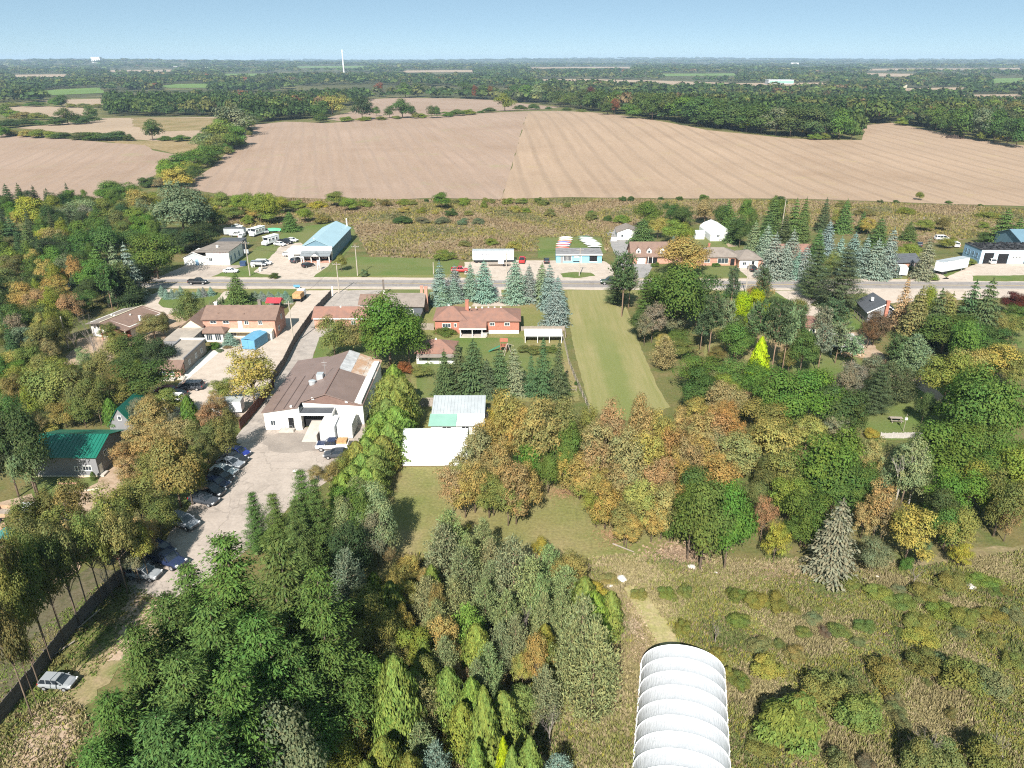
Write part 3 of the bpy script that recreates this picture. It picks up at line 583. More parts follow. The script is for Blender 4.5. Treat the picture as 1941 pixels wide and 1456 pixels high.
win(e, 'F', 0, 2.2, .8, 1.5, .75, pane=m_dark); win(e, 'F', 0, 5.6, .4, 1.2, 1.3, pane=m_dark); MB().box(9.2, .6, 0, 10.3, 7, 2).obj('side_bay', m_dark, e)

# --- brick ranch house with a porch
e = empty('brick_bungalow', (-18.7, 164.4, 0), 0, 'red brick bungalow with reddish roof and a back porch', 'house')
walls(e, .4, 0, 7.6, 9.0, 3.3, m_brick); walls(e, 7.6, .2, 12.9, 8.6, 3.0, m_brick); walls(e, 12.9, .0, 20.4, 8.0, 3.2, m_brick)
MB().box(12.95, -.06, 0, 20.35, -.01, .8).obj('foundation', m_wht, e)
hip_roof(e, .4, 0, 7.6, 9.0, 3.3, 2.0, m_rdsh, inset=3.6, name='left_roof'); hip_roof(e, 8.4, .0, 20.4, 8.6, 3.15, 1.75, m_rdsh)
b = MB(); b.slab([(6.3, -3.1, 2.35), (12.7, -3.1, 2.35), (12.7, 3.2, 4.55), (6.3, 3.2, 4.55)], [(0, 1, 2, 3)], .16); b.obj('porch_roof', m_rdsh, e)
MB().box(6.3, -3.2, 2.1, 12.7, -3.1, 2.36).obj('porch_fascia', m_trim, e); MB().box(6.4, -3.0, 0, 12.6, -.1, .25).obj('porch_floor', m_conc, e); MB().box(6.5, -.2, .25, 12.4, -.1, 2.2).obj('porch_back', m_dark, e)
for x in (6.5, 9.3, 11.6): MB().box(x, -3.0, .25, x + .15, -2.85, 2.2).obj('porch_post', m_trim, e)
b = MB()
for k in range(14): b.box(11.5 + k * .1, -3.05, .3, 11.54 + k * .1, -3.0, 1.2)
b.box(11.4, -3.06, 1.2, 13.3, -2.98, 1.28); b.obj('porch_railing', m_trim, e)
win(e, 'F', 0, 2.2, 1.6, 1.9, .85, bars=2); win(e, 'F', 0, 5.0, 1.7, .5, .75, bars=0); win(e, 'F', 0, 6.4, 1.7, .5, .75, bars=0); win(e, 'F', 0, 13.5, 2.0, 1.0, .7); win(e, 'F', 0, 17.0, 2.0, 1.1, .7)
for x in (14.3, 14.7, 18.2, 18.6): win(e, 'F', -.06, x, .35, .28, .22, 'cellar_window', bars=0, fr=.04)
chimney(e, 7.7, 6.8, 3.2, 6.1, .8); vents(e, [(8.5 + k * 1.5, 4.6, 4.85) for k in range(6)] + [(3.4, 5.2, 5.2)])
e = empty('tarp_roof_shed', (3.0, 158.2, 0), 0, 'white sheeted flat shelter beside the brick bungalow', 'shed')
MB().slab([(-.1, -.3, 1.75), (8.6, -.3, 1.75), (8.6, 3.2, 2.25), (-.1, 3.2, 2.25)], [(0, 1, 2, 3)], .06).obj('roof', m_tarp, e)
MB().box(0, 3.0, 0, 8.5, 3.1, 2.1).obj('back_wall', m_wht, e); MB().box(0, 0, 0, .1, 3.1, 1.9).obj('side_wall', m_wht, e); MB().box(8.4, 0, 0, 8.5, 3.1, 1.9).obj('side_wall', m_wht, e)
for x in (.05, 2.9, 5.6, 8.45): MB().box(x - .06, -.2, 0, x + .06, -.08, 1.75).obj('post', m_trim, e)
MB().box(.4, 4.0, 1.0, 8.2, 5.3, 1.12).obj('rear_roof_strip', m_gmetal, e)
MB().box(.6, 4.2, 0, 8.0, 5.1, 1.0).obj('rear_store', m_dark, e)

# --- small garage behind it and houses by the drive
g = G(790, 690); e = empty('garage', (g.x, g.y, 0), 0, 'small white garage with reddish hip roof among the spruces', 'garage')
walls(e, 0, 0, 8.2, 6.5, 2.5, m_wht); hip_roof(e, 0, 0, 8.2, 6.5, 2.5, 1.8, m_rdsh); MB().slab([(.2, -1.6, 2.2), (8.2, -1.6, 2.2), (8.2, -.3, 2.5), (.2, -.3, 2.5)], [(0, 1, 2, 3)], .1).obj('awning', m_grsh, e)
win(e, 'F', 0, 1.2, .9, 1.2, .8); door(e, 'F', 0, 5.6); vents(e, [(4, 3.2, 4.4)])
g = G(640, 624); e = empty('small_house', (g.x - 5.6, g.y + .5, 0), 0, 'pinkish brick house with plain brown roof along the drive', 'house')
walls(e, 0, 0, 13, 6.5, 2.7, m_pbrick, gable='x', rise=1.7); gable_roof(e, 0, 0, 13, 6.5, 2.7, 1.7, 'x', m_rdsh, .5); win(e, 'F', 0, 9.0, 1.0, .9, .9); win(e, 'F', 0, 4.0, 1.0, .9, .9); vents(e, [(6, 3.1, 4.4)])
MB().box(-.02, -.05, 2.5, 13.02, -.55, 2.7).obj('eave_board', m_trim, e)
e = empty('grey_house', (-38.8, 176.5, 0), 0, 'dark grey house with grey roof and two brick chimneys near the road', 'house')
walls(e, 0, 2.5, 6.5, 9.0, 2.8, m_wht, 'garage_wall'); gable_roof(e, 0, 2.5, 6.5, 9.0, 2.8, 1.4, 'x', m_brsh, .5, name='garage_roof'); walls(e, 6.5, 0, 16.2, 8.6, 3.0, m_dgsid, gable='x', rise=1.9); gable_roof(e, 6.5, 0, 16.2, 8.6, 3.0, 1.9, 'x', m_grsh, .5)
chimney(e, 16.75, 4.3, 0, 6.6, .8, m_pbrick); chimney(e, 15.4, 6.4, 3.5, 6.2, .7, m_pbrick); win(e, 'F', 0, 12.5, 1.0, 1.3, 1.0); panel_door(e, 'F', 2.5, 1.2, 2.4, 2.1, m_trim)

# --- the brick motel-like house on the left with its flat-roofed wings
e = empty('motel_house', (-76.8, 161.2, 0), 0, 'long two-storey brick house with brown gable roof and cream end', 'house')
walls(e, 4.6, .6, 21.4, 8.6, 4.6, m_pbrick, gable='x', rise=1.9); gable_roof(e, 4.9, .6, 21.4, 8.6, 4.6, 1.9, 'x', m_brsh, .5)
walls(e, 0, -.6, 4.6, 8.4, 3.2, m_cream, 'end_wing_wall', gable='y', rise=1.7); gable_roof(e, 0, -.6, 4.6, 8.4, 3.2, 1.7, 'y', m_brsh, .45, name='end_wing_roof')
win(e, 'F', -.6, 1.5, 1.0, 1.5, 1.35, bars=2); door(e, 'F', .6, 12.8, .95, 2.0, m_trim, 2.2); win(e, 'F', .6, 14.4, 3.2, .8, .9); win(e, 'F', .6, 17.6, 3.2, .8, .9); win(e, 'F', .6, 6.4, 3.5, 1.3, .6); win(e, 'F', .6, 9.4, 3.5, 1.3, .6)
MB().slab([(9.6, -1.2, 2.0), (21.0, -1.2, 2.0), (21.0, .55, 2.25), (9.6, .55, 2.25)], [(0, 1, 2, 3)], .14).obj('canopy', m_cream, e)
MB().box(19.7, -1.2, 0, 20.9, .5, 1.98).obj('canopy_pier', m_wht, e); panel_door(e, 'F', .6, 16.6, 2.7, 1.9, m_maroon); MB().box(10.6, .5, 0, 16.4, .62, 1.9).obj('lower_wall', m_cream, e); win(e, 'F', .5, 10.8, .4, 1.2, 1.2)
hip_roof(e, 5.2, -2.6, 10.4, .4, 2.2, 1.0, m_brsh, .3, name='porch_roof', inset=1.2); walls(e, 5.6, -2.3, 10.0, .4, 2.1, m_wht, 'porch_wall'); win(e, 'F', -2.3, 6.2, .4, 1.3, 1.4, bars=2); win(e, 'F', -2.3, 8.2, .4, 1.3, 1.4, bars=2)
vents(e, [(7.5 + k * 2.2, 4.9, 6.35) for k in range(6)] + [(8, 2, 5.3), (14, 1.8, 5.2)], m_brsh); chimney(e, 6.6, 4.8, 5.6, 7.2, .6, m_trim); chimney(e, 16.6, 6.0, 5.6, 7.4, .7, m_grsh)
win(e, 'R', 21.4, 2.5, 1.0, 1.0, 1.0); win(e, 'R', 21.4, 5.2, 3.0, 1.0, 1.0)
walls(e, -.6, -9.0, 5.3, -.8, 2.7, m_gsid, 'wing_wall'); flat_roof(e, -.6, -9.0, 5.3, -.8, 2.7, m_tan, .16, .1, 'wing_roof')
walls(e, 3.4, -20.5, 8.6, -9.0, 2.9, mat('tan_grey_block', (.27, .235, .20), .8, .1), 'front_wing_wall'); flat_roof(e, 3.4, -20.5, 8.6, -9.0, 2.9, m_tan, .15, .05, 'front_wing_roof')
for (a, q, lb) in (((3.2, -20.6, 2.9), (3.5, -9, 3.35), 0), ((3.2, -9.15, 2.9), (8.8, -8.85, 3.4), 0), ((8.5, -20.6, 2.9), (8.75, -9.2, 3.25), 0)): MB().box(*a, *q).obj('parapet', m_trim if q[1] > -8.9 else m_gsid, e)
walls(e, 3.5, -22.6, 8.5, -20.55, 2.0, m_pbrick, 'front_room_wall'); MB().slab([(3.0, -23.4, 1.85), (9.0, -23.4, 1.85), (8.8, -20.6, 2.85), (3.2, -20.6, 2.85)], [(0, 1, 2, 3)], .12).obj('front_roof', m_brsh, e)
win(e, 'F', -22.6, 4.2, .5, 1.3, 1.2); win(e, 'F', -22.6, 6.2, .3, .9, 1.5, bars=0)
for y in (-18.5, -15, -12): win(e, 'R', 8.6, y, 1.0, .8, .9)
for k, (y) in enumerate((-23.6, -24.0, -24.4)): MB().box(8.4, y, 0, 9.8, y + .38, .45 - .14 * k).obj('step', m_conc, e)
MB().box(3.0, -25.0, 0, 8.0, -23.6, .35).obj('terrace', m_conc, e)
# --- wooden house with the balcony
e = empty('balcony_house', (-99.2, 162.9, 0), math.radians(-17), 'weathered house with low gable roof and red timber balcony', 'house'); e.scale = (.86, .82, .95)
walls(e, 0, 0, 13.4, 12.5, 3.6, m_wht, gable='y', rise=1.2); b = MB()
v = [(-.9, -1.0, 3.35), (6.4, -2.8, 4.85), (6.4, 13.4, 4.85), (-.9, 13.4, 3.35), (14.2, -2.6, 3.35), (14.2, 13.4, 3.35)]
b.slab(v[:4], [(0, 1, 2, 3)], .18); b.obj('left_roof', m_grsh, e); b = MB(); b.slab([v[1], v[4], v[5], v[2]], [(0, 1, 2, 3)], .18); b.obj('right_roof', m_brsh, e)
MB().beam((6.4, -2.8, 4.95), (6.4, 13.4, 4.95), .3, .1).obj('ridge_cap', m_cream, e)
MB().box(5.2, -2.2, 1.3, 13.6, -.05, 1.5).obj('balcony_floor', m_redwood, e)
for x in (5.3, 7.4, 9.5, 11.6, 13.3): MB().box(x, -2.2, 0, x + .2, -2.0, 3.5).obj('balcony_post', m_redwood if x < 13 else m_trim, e)
b = MB(); b.box(5.2, -2.26, 2.2, 13.6, -2.18, 2.32)
for k in range(40): b.box(5.3 + k * .21, -2.25, 1.5, 5.36 + k * .21, -2.19, 2.2)
b.obj('balcony_railing', m_redwood, e); MB().box(5.4, -.2, 1.5, 13.2, -.02, 3.4).obj('balcony_back', m_maroon, e)
for x in (1.0, 2.2, 3.4): win(e, 'F', 0, x, 2.1, .7, .9, bars=0)
vents(e, [(3, 5, 4.2), (5, 4, 4.5), (8.6, 6, 4.5)]); chimney(e, 12.6, 5.0, 3.6, 4.9, .45, m_trim); win(e, 'R', 13.4, 3, 1.4, 1.2, 1.0)
# --- green metal roofed buildings
e = empty('green_roofed_house', (-75.3, 99.0, 0), 0, 'grey sided two-storey house with emerald green metal roof', 'house')
walls(e, .6, 0, 10.6, 8.4, 3.75, m_gsid, gable='x', rise=1.5); gable_roof(e, .6, 0, 10.6, 8.4, 3.75, 1.5, 'x', m_grnroof, .5, .1)
b = MB()
for k in range(19): x = .3 + k * .58; b.beam((x, -.5, 3.72), (x, 4.2, 5.42), .05, .07)
b.obj('roof_rib', m_grnroof, e)
MB().box(.55, -.04, 0, 10.62, 0, .2).obj('foundation', m_cream, e); win(e, 'F', 0, 8.3, 1.15, 1.3, .75, bars=2); win(e, 'F', 0, 7.1, 1.1, .38, .75, bars=0); win(e, 'F', 0, 8.2, 3.25, .9, .3); door(e, 'R', 10.6, .3, .9, 1.9, m_trim); win(e, 'R', 10.6, 2.4, 2.4, .8, .8); MB().box(10.6, -.1, 0, 11.3, 1.4, .3).obj('step', m_conc, e)
MB().box(5.2, -2.3, .0, 8.2, -2.1, .25).obj('garden_edging', m_pbrick, e)
e = empty('steep_green_gable_house', (-70.6, 114.2, 0), 0, 'small grey house with a steep green gable behind the green roof', 'house')
walls(e, 0, 0, 4.2, 8, 1.4, m_gsid, gable='y', rise=3.1); gable_roof(e, 0, 0, 4.2, 8, 1.4, 3.1, 'y', m_grnroof, .25, .1); win(e, 'F', 0, 1.85, 2.3, .5, .7, bars=0)

# --- across the road
e = empty('white_shop_building', (-103.9, 227.6, 0), 0, 'white commercial building with grey roof and faded red lettering', 'building')
walls(e, 7.2, 0, 14.4, 12.5, 4.2, m_wht); b = MB(); b.slab([(2.8, -.3, 4.35), (14.7, -.3, 4.35), (14.9, 12.9, 4.6), (6.4, 12.9, 4.6)], [(0, 1, 2, 3)], .18); b.obj('roof', m_grsh, e)
walls(e, 0, -.2, 7.2, 12, 2.6, m_wht, 'lean_to_wall'); b = MB(); b.slab([(-.6, -.5, 2.5), (3.4, -.5, 4.3), (6.4, 12.3, 4.5), (2.0, 12.3, 2.6)], [(0, 1, 2, 3)], .12); b.obj('lean_to_roof', m_grsh, e)
MB().poly([(0, -.22, 2.55), (7.2, -.22, 2.55), (3.2, -.22, 4.15)]).obj('gable_front', m_gmetal, e); MB().beam((3.3, -.4, 4.28), (7.6, -.4, 2.5), .25, .12).obj('gable_trim', m_trim, e)
door(e, 'F', -.2, 3.6, 1.0, 2.0, m_garblue); win(e, 'F', 0, 8.0, 1.3, 1.0, 1.0); panel_door(e, 'F', -.2, .6, 2.6, 2.1, m_wht)
for y in (1.2, 4.6, 8.4): win(e, 'R', 14.4, y, .9, .8, 1.6, frame=m_garblue)
vtank(e, 'roof_fan', 9.0, 5.5, 4.4, .4, .6, m_trim); walls(e, 4.0, 12.5, 12.0, 24, 3.2, m_gsid, 'rear_wing_wall'); flat_roof(e, 4.0, 12.5, 12.0, 24, 3.2, m_dksh, .2, .2, 'rear_wing_roof')
def marks(e, x0, z0, widths, h, m, y=-.03, name='lettering'):
    """a line of painted letter strokes too faded to read"""
    b = MB(); x = x0
    for w_ in widths:
        if w_ < 0: x -= w_; continue
        k = R.randint(0, 3)
        b.box(x, y, z0, x + w_ * .28, y + .02, z0 + h)
        if k != 1: b.box(x + w_ * .28, y, z0 + h * .8, x + w_, y + .02, z0 + h)
        if k != 2: b.box(x + w_ * .28, y, z0 + h * .4, x + w_ * .85, y + .02, z0 + h * .58)
        if k in (0, 1): b.box(x + w_ * .28, y, z0, x + w_, y + .02, z0 + h * .2)
        x += w_ * 1.3
    return b.obj(name, m, e)
mfr = mat('faded_red_letters', (.60, .36, .37), .8); mfd = mat('faded_dark_letters', (.26, .16, .2), .8)
MB().box(9.5, -.03, 3.0, 13.6, -.005, 4.1).obj('sign_board', mat('faded_sign_board', (.68, .62, .62), .7), e)
marks(e, 9.6, 3.2, [.42, .42, -.1, .42], .75, mfr, -.06); marks(e, 11.35, 3.55, [.26, .26, .26, -.1, .3, .3, .3], .42, mfd, -.06); marks(e, 11.35, 3.15, [.22] * 7, .2, mfr, -.06)
e = empty('sky_blue_metal_building', (-67.9, 231.0, 0), 0, 'long metal building with sky-blue roof, white front and pillared porch', 'building')
walls(e, -.4, 3.2, 9.6, 33, 4.2, m_blwall, gable='y', rise=2.3); gable_roof(e, -.4, 3.2, 9.6, 33, 4.2, 2.3, 'y', m_blroof, .3, .1)
MB().poly([(-.4, 3.17, 0), (9.6, 3.17, 0), (9.6, 3.17, 4.2), (-.4, 3.17, 4.2)]).obj('front_wall', m_wht, e); MB().box(-3.4, 2.6, 2.0, 9.7, 3.1, 4.6).obj('parapet', m_wht, e); walls(e, -5, 3.6, -.4, 9.5, 2.9, m_wht, 'side_wing_wall'); flat_roof(e, -5, 3.6, -.4, 9.5, 2.9, m_wmetal, .25, .2, 'side_wing_roof')
MB().slab([(.0, -.5, 2.2), (9.5, -.5, 2.2), (9.7, 2.6, 3.3), (-.2, 2.6, 3.3)], [(0, 1, 2, 3)], .14).obj('porch_roof', mat('grey_porch_roof', (.20, .22, .235), .8), e)
gable_roof(e, 3.4, -.9, 6.2, 1.6, 2.2, .9, 'y', mat('grey_porch_roof', (.2, .2, .2)), .15, .1, 'porch_gable'); MB().poly([(3.4, -.92, 2.2), (6.2, -.92, 2.2), (4.8, -.92, 3.1)]).obj('porch_gable_front', m_trim, e)
for x in (.2, 1.0, 3.4, 6.1, 9.2): MB().tube([(x, -.2, 0), (x, -.2, 2.2)], .16, 8).obj('porch_pillar', m_trim, e)
MB().box(.4, 2.5, .1, 9.2, 2.58, 2.3).obj('shop_front', m_dark, e); MB().box(.0, -.6, 0, 9.6, 2.5, .12).obj('porch_floor', m_pbrick, e); vtank(e, 'roof_fan', 2.5, 9, 5.2, .4, .7, m_gmetal); vtank(e, 'flue', 8.4, 33.1, 4.0, .25, 3.4, m_trim)
for k in range(3): win(e, 'F', 2.5, 1.0 + k * 2.6, .8, 1.6, 1.3)
e = empty('aqua_shop', (14.2, 230.4, 0), 0, 'low aqua-blue shop with grey roof and large front openings', 'shop')
walls(e, 0, 0, 14.6, 5.5, 2.9, m_aqua); MB().slab([(-.2, -.5, 2.95), (14.8, -.5, 2.95), (14.6, 5.8, 3.5), (0, 5.8, 3.5)], [(0, 1, 2, 3)], .18).obj('roof', mat('grey_gravel_roof', (.22, .215, .22), .9, .15, 1), e)
MB().box(-.2, -.62, 2.62, 14.8, -.5, 2.98).obj('fascia', m_trim, e); win(e, 'F', 0, 2.4, .7, 2.4, 1.6, bars=5); door(e, 'F', 0, 1.3, .9, 2.1, m_steel); opening(e, 'F', 0, 10.6, 2.5, 1.9, .5, 'service_hatch'); MB().box(10.5, -.08, .3, 13.2, .0, .5).obj('hatch_sill', m_trim, e)
for k in range(2):
    bd = MB().box(5.7 + .85 * k, -.06, 1.7, 6.4 + .85 * k, -.0, 2.25).obj('price_board', m_trim, e); marks(bd, 5.76 + .85 * k, 1.82, [.12, .12, .12], .28, mfr if k else mfd, -.08)
MB().box(5.4, -.05, .3, 7.6, 0, .6).obj('bench_panel', m_dark, e); MB().box(7.9, -.04, .0, 8.1, 0, 2.6).obj('corner_strip', m_trim, e)
for i, (px, py, cols) in enumerate(((1066, 473, ('red', 'white', 'blue', 'red', 'cream', 'white')), (1127, 471, ('white', 'grey', 'white', 'grey', 'white', 'green')))):
    for k, cn in enumerate(cols):
        g = G(px, py); y = g.y + k * 2.4; x = g.x + (.4 * k if i == 0 else -.5 * k); 
        t = empty('canoe_rack', (x, y, 0), 0, 'canoe rack behind the %s end of the aqua shop, %s from the shop' % (('left', 'right')[i], ORD[k]), 'canoe rack', 'canoe racks behind the aqua shop')
        for sx in (-1.6, 1.6):
            b = MB(); b.box(sx - .05, -.05, 0, sx + .05, .05, 2.2); b.box(sx - .05, -.6, .55, sx + .05, .6, .63); b.box(sx - .05, -.6, 1.35, sx + .05, .6, 1.43); b.obj('rack_post', m_wood, t)
        hc = dict(red=(.52, .10, .07), white=(.72, .72, .70), blue=(.10, .12, .36), cream=(.62, .52, .33), grey=(.42, .47, .5), green=(.06, .12, .09))[cn]
        for j, z in enumerate((.66, 1.46)):
            b = MB(); rows = []
            for q in np.linspace(-1, 1, 9):
                r = .42 * (1 - abs(q) ** 2.4) + .03; rows.append([(q * 2.5, -math.cos(math.pi * m_ / 6) * r, z + math.sin(math.pi * m_ / 6) * r * .85 + .12 * q * q * 0) for m_ in range(7)])
            bb = arch_cover(rows); bb.obj('canoe_hull', mat('hull_' + cn, hc, .4), t, smooth=True)
e = empty('dormer_house', (37.8, 229.5, 0), 0, 'brown-roofed house with three white dormers and a white garage door', 'house')
walls(e, .5, 0, 12.4, 9, 2.5, m_pbrick, gable='x', rise=3.4); gable_roof(e, .5, 0, 12.4, 9, 2.5, 3.4, 'x', m_brsh, .5); panel_door(e, 'F', 0, 2.2, 2.6, 2.1, m_trim); MB().box(5.2, -.03, .1, 8.6, .0, 2.0).obj('porch_recess', m_dark, e); walls(e, 12.4, .8, 17, 8.6, 2.5, m_pbrick, 'wing_wall', gable='x', rise=3.0); gable_roof(e, 12.9, .8, 17, 8.6, 2.5, 3.0, 'x', m_brsh, .4, name='wing_roof')
for x in (1.8, 5.2, 9.4):
    dm = MB(); dm.box(x, .7, 3.0, x + 1.5, 3.2, 4.15); dm.poly([(x, .69, 4.15), (x + 1.5, .69, 4.15), (x + .75, .69, 4.85)]); d = dm.obj('dormer', m_trim, e)
    gable_roof(d, x, .8, x + 1.5, 3.6, 4.15, .7, 'y', m_brsh, .15, .08, 'dormer_roof'); MB().poly([(x + .4, .66, 3.35), (x + 1.1, .66, 3.35), (x + 1.1, .66, 4.1), (x + .4, .66, 4.1)]).obj('dormer_window', m_glass, d)
for x in (5.6, 7.0): MB().tube([(x, -.6, 0), (x, -.6, 2.4)], .1, 6).obj('porch_post', m_trim, e)
e = empty('white_garage', (38.0, 263.5, 0), math.radians(-3), 'white gabled garage at the end of the long dark driveway', 'garage')
walls(e, 0, 0, 7.5, 8, 2.7, m_wht, gable='y', rise=1.5); gable_roof(e, 0, 0, 7.5, 8, 2.7, 1.5, 'y', m_grsh, .35); win(e, 'F', 0, 1.5, 1, .7, .9, bars=0); door(e, 'F', 0, 4.2, .9, 2); MB().box(-2.2, -2.4, .0, -.2, -.9, 1.0).obj('parked_trailer_box', m_trim, e)
e = empty('arched_metal_barn', (71.2, 261.0, 0), math.radians(2), 'white arched metal barn with grey sliding door behind the lawn', 'barn')
rows = [[(px_, y, pz_) for px_, pz_ in ((0, 0), (0, 2.2), (.22, 2.75), (1.5, 3.75), (4.1, 4.75), (6.7, 3.75), (7.98, 2.75), (8.2, 2.2), (8.2, 0))] for y in np.linspace(0, 15, 16)]
arch_cover(rows).obj('cover', m_wmetal, e); MB().poly([(q[0], -.02, q[2]) for q in rows[0]]).obj('front_wall', m_wht, e); MB().poly([(q[0], 15, q[2]) for q in rows[0]][::-1]).obj('back_wall', m_wht, e)
panel_door(e, 'F', -.02, 5.2, 2.3, 2.6, m_gmetal, 5, name='sliding_door'); win(e, 'F', -.02, 2.3, 1.5, .9, .8)
t = empty('garden_shed', (66.6, 264.0, 0), 0, 'small white garden shed left of the arched metal barn', 'shed'); walls(t, 0, 0, 3.2, 3.2, 2.0, m_wht, gable='x', rise=.8); gable_roof(t, 0, 0, 3.2, 3.2, 2.0, .8, 'x', m_gmetal, .2); door(t, 'F', 0, 1.0, .9, 1.8)
e = empty('hip_roof_bungalow', (58.5, 225.6, 0), 0, 'pink brick bungalow with grey-brown hip roof and white garage', 'house')
walls(e, 0, 1.5, 13.2, 9.5, 2.7, m_pbrick); hip_roof(e, 0, 1.5, 13.2, 9.5, 2.7, 2.1, m_grsh, .5); walls(e, 12.4, -1.5, 19.4, 8.4, 2.6, m_pbrick, 'garage_wall'); hip_roof(e, 12.4, -1.5, 19.4, 8.4, 2.65, 1.9, m_grsh, .45, name='garage_roof', inset=3.6)
MB().box(12.6, -1.56, .1, 18.4, -1.5, 2.5).obj('garage_front', m_wht, e); win(e, 'F', -1.56, 13.6, 1.0, 1.1, .9, bars=1); win(e, 'F', -1.56, 16.4, .9, .8, 1.4, bars=0, pane=m_dark); win(e, 'F', 1.5, 6.6, .8, 3.2, 1.5, bars=2); MB().box(10.6, 1.44, .1, 11.9, 1.5, 2.2).obj('porch_recess', m_dark, e); win(e, 'F', 1.5, 2.4, 1.0, 1.6, 1.1); chimney(e, 4.6, 6.4, 4.4, 5.9, .6); MB().box(19.4, 0, 0, 21.4, .3, 2.0).obj('garden_wall', m_brick, e)
e = empty('hidden_house', (85.5, 233, 0), 0, 'brown-roofed house half hidden behind the blue spruces', 'house'); walls(e, 0, 0, 12, 8, 2.6, m_pbrick, gable='x', rise=1.9); gable_roof(e, 0, 0, 12, 8, 2.6, 1.9, 'x', m_rdsh, .5); win(e, 'F', 0, 8, 1, 1.2, 1)
e = empty('shaded_house', (118.6, 221.5, 0), math.radians(8), 'small brick house with dark roof beside the spruces and pickup', 'house'); walls(e, 0, 0, 8, 7, 2.5, m_pbrick, gable='x', rise=1.6); gable_roof(e, 0, 0, 8, 7, 2.5, 1.6, 'x', m_dksh, .5); win(e, 'F', 0, 5, 1, 1.2, 1)
e = empty('blue_garage', (149.3, 229.4, 0), 0, 'steel-blue repair garage with three bay doors, tyres on its roof', 'garage')
walls(e, 0, 0, 22, 9.5, 4.4, m_garblue); flat_roof(e, 0, 0, 22, 9.5, 4.4, mat('tar_roof', (.06, .06, .065), .9, .3, 1.2), .2, .1)
MB().poly([(0, -.012, .05), (22, -.012, .05), (22, -.012, 4.38), (0, -.012, 4.38)]).obj('front_wall', mat('pale_blue_front', (.46, .60, .70), .6, .05), e)
opening(e, 'F', -.012, 1.1, 3.1, 3.5, 0, 'bay_opening'); opening(e, 'F', -.012, 5.6, 3.3, 3.2, 0, 'bay_opening'); panel_door(e, 'F', -.012, 10.0, 3.3, 3.2, m_trim, 5); door(e, 'F', -.012, 14.4, 1.2, 2.3, m_steel); win(e, 'F', -.012, 17, .9, 1.6, 1.8)
for k in range(3): win(e, 'F', -.06, 10.35 + k * 1.0, 1.9, .45, .3, 'door_window', bars=0, fr=.03)
for y in (1.5, 3.6, 5.7, 7.6): win(e, 'L', 0, y, 1.6, 1.0, 1.5, frame=m_garblue)
b = MB()
for k in range(150):
    x, y = R.uniform(.4, 21.4), R.uniform(.4, 9.2); q = R.uniform(.25, .45); z = 4.62; zz = z + R.choice((0, 0, .2)); b.tube([(x, y, zz), (x + R.uniform(-.06, .06), y, zz + .22)], q, 8)
o = b.obj('roof_tyres', m_black, e); o['kind'] = 'stuff'
e = empty('blue_barn', (168.5, 240, 0), 0, 'dark blue gabled barn behind the repair garage', 'barn'); walls(e, 0, 0, 16, 14, 4.6, m_blwall, gable='x', rise=2.6); gable_roof(e, 0, 0, 16, 14, 4.6, 2.6, 'x', m_blwall, .4)
# --- right-hand side, near
e = empty('dark_roofed_house', (88.0, 172.0, 0), math.radians(-8), 'charcoal-roofed cottage with brick chimney on its gable end', 'house')
walls(e, 0, 0, 7.0, 9.5, 2.8, m_gsid, gable='y', rise=2.1); gable_roof(e, 0, 0, 7.0, 9.5, 2.8, 2.1, 'y', m_dksh, .5); chimney(e, 3.9, -.35, 0, 5.9, .75); MB().beam((-.5, -.55, 2.75), (3.5, -.55, 5.05), .06, .28).obj('barge_board', m_trim, e); MB().beam((7.5, -.55, 2.75), (3.5, -.55, 5.05), .06, .28).obj('barge_board', m_trim, e); MB().box(1.6, 4.6, 4.4, 2.2, 5.2, 5.2).obj('skylight', m_trim, e); win(e, 'F', 0, 1.2, 1.0, .9, .9); win(e, 'F', 0, 5.0, 1.0, .9, .9)
MB().box(6.2, -4.5, 0, 11.5, -.6, .5).obj('deck', m_wdk, e)
e = empty('brick_roof_shed', (69.4, 163.0, 0), math.radians(-14), 'low shed with a red-brown roof at the end of the gravel drive', 'shed'); walls(e, 0, 0, 5.5, 5.5, 2.2, m_cream); MB().slab([(-.4, -.4, 2.25), (5.9, -.4, 2.25), (5.9, 6.4, 3.0), (-.4, 6.4, 3.0)], [(0, 1, 2, 3)], .14).obj('roof', m_rdsh, e); win(e, 'F', 0, 1, .9, 1, .8)
e = empty('log_shelter', (70.6, 150.6, 0), math.radians(-4), 'open shelter with pale grey roof and firewood under the pines', 'shelter')
MB().slab([(-.3, -.5, 2.2), (6.6, -.5, 2.2), (6.0, 5.0, 3.4), (1.0, 5.0, 3.4)], [(0, 1, 2, 3)], .12).obj('roof', mat('pale_shingles', (.40, .385, .37), .9, .1), e)
for x in (0, 2.0, 4.2, 6.2):
    for y in (0, 4.4): MB().box(x, y, 0, x + .18, y + .18, 2.15 + .2 * y).obj('post', m_wht if y == 0 else m_wdk, e)
MB().box(.3, 4.3, 0, 6.2, 4.5, 2.5).obj('back_wall', m_wdk, e)
b = MB()
for k in range(90): x, y = R.uniform(1.8, 6.6), R.uniform(-1.6, .6); a = R.uniform(0, 3.1); b.beam((x, y, .1 + R.random() * .35), (x + math.cos(a) * .5, y + math.sin(a) * .5, .1 + R.random() * .35), .13)
tag(b.obj('firewood', mat('split_wood', (.50, .36, .22), .9, .2, 4), None, (70.6, 150.6, 0)), 'scattered split firewood in front of the open shelter', None, None, 'stuff')
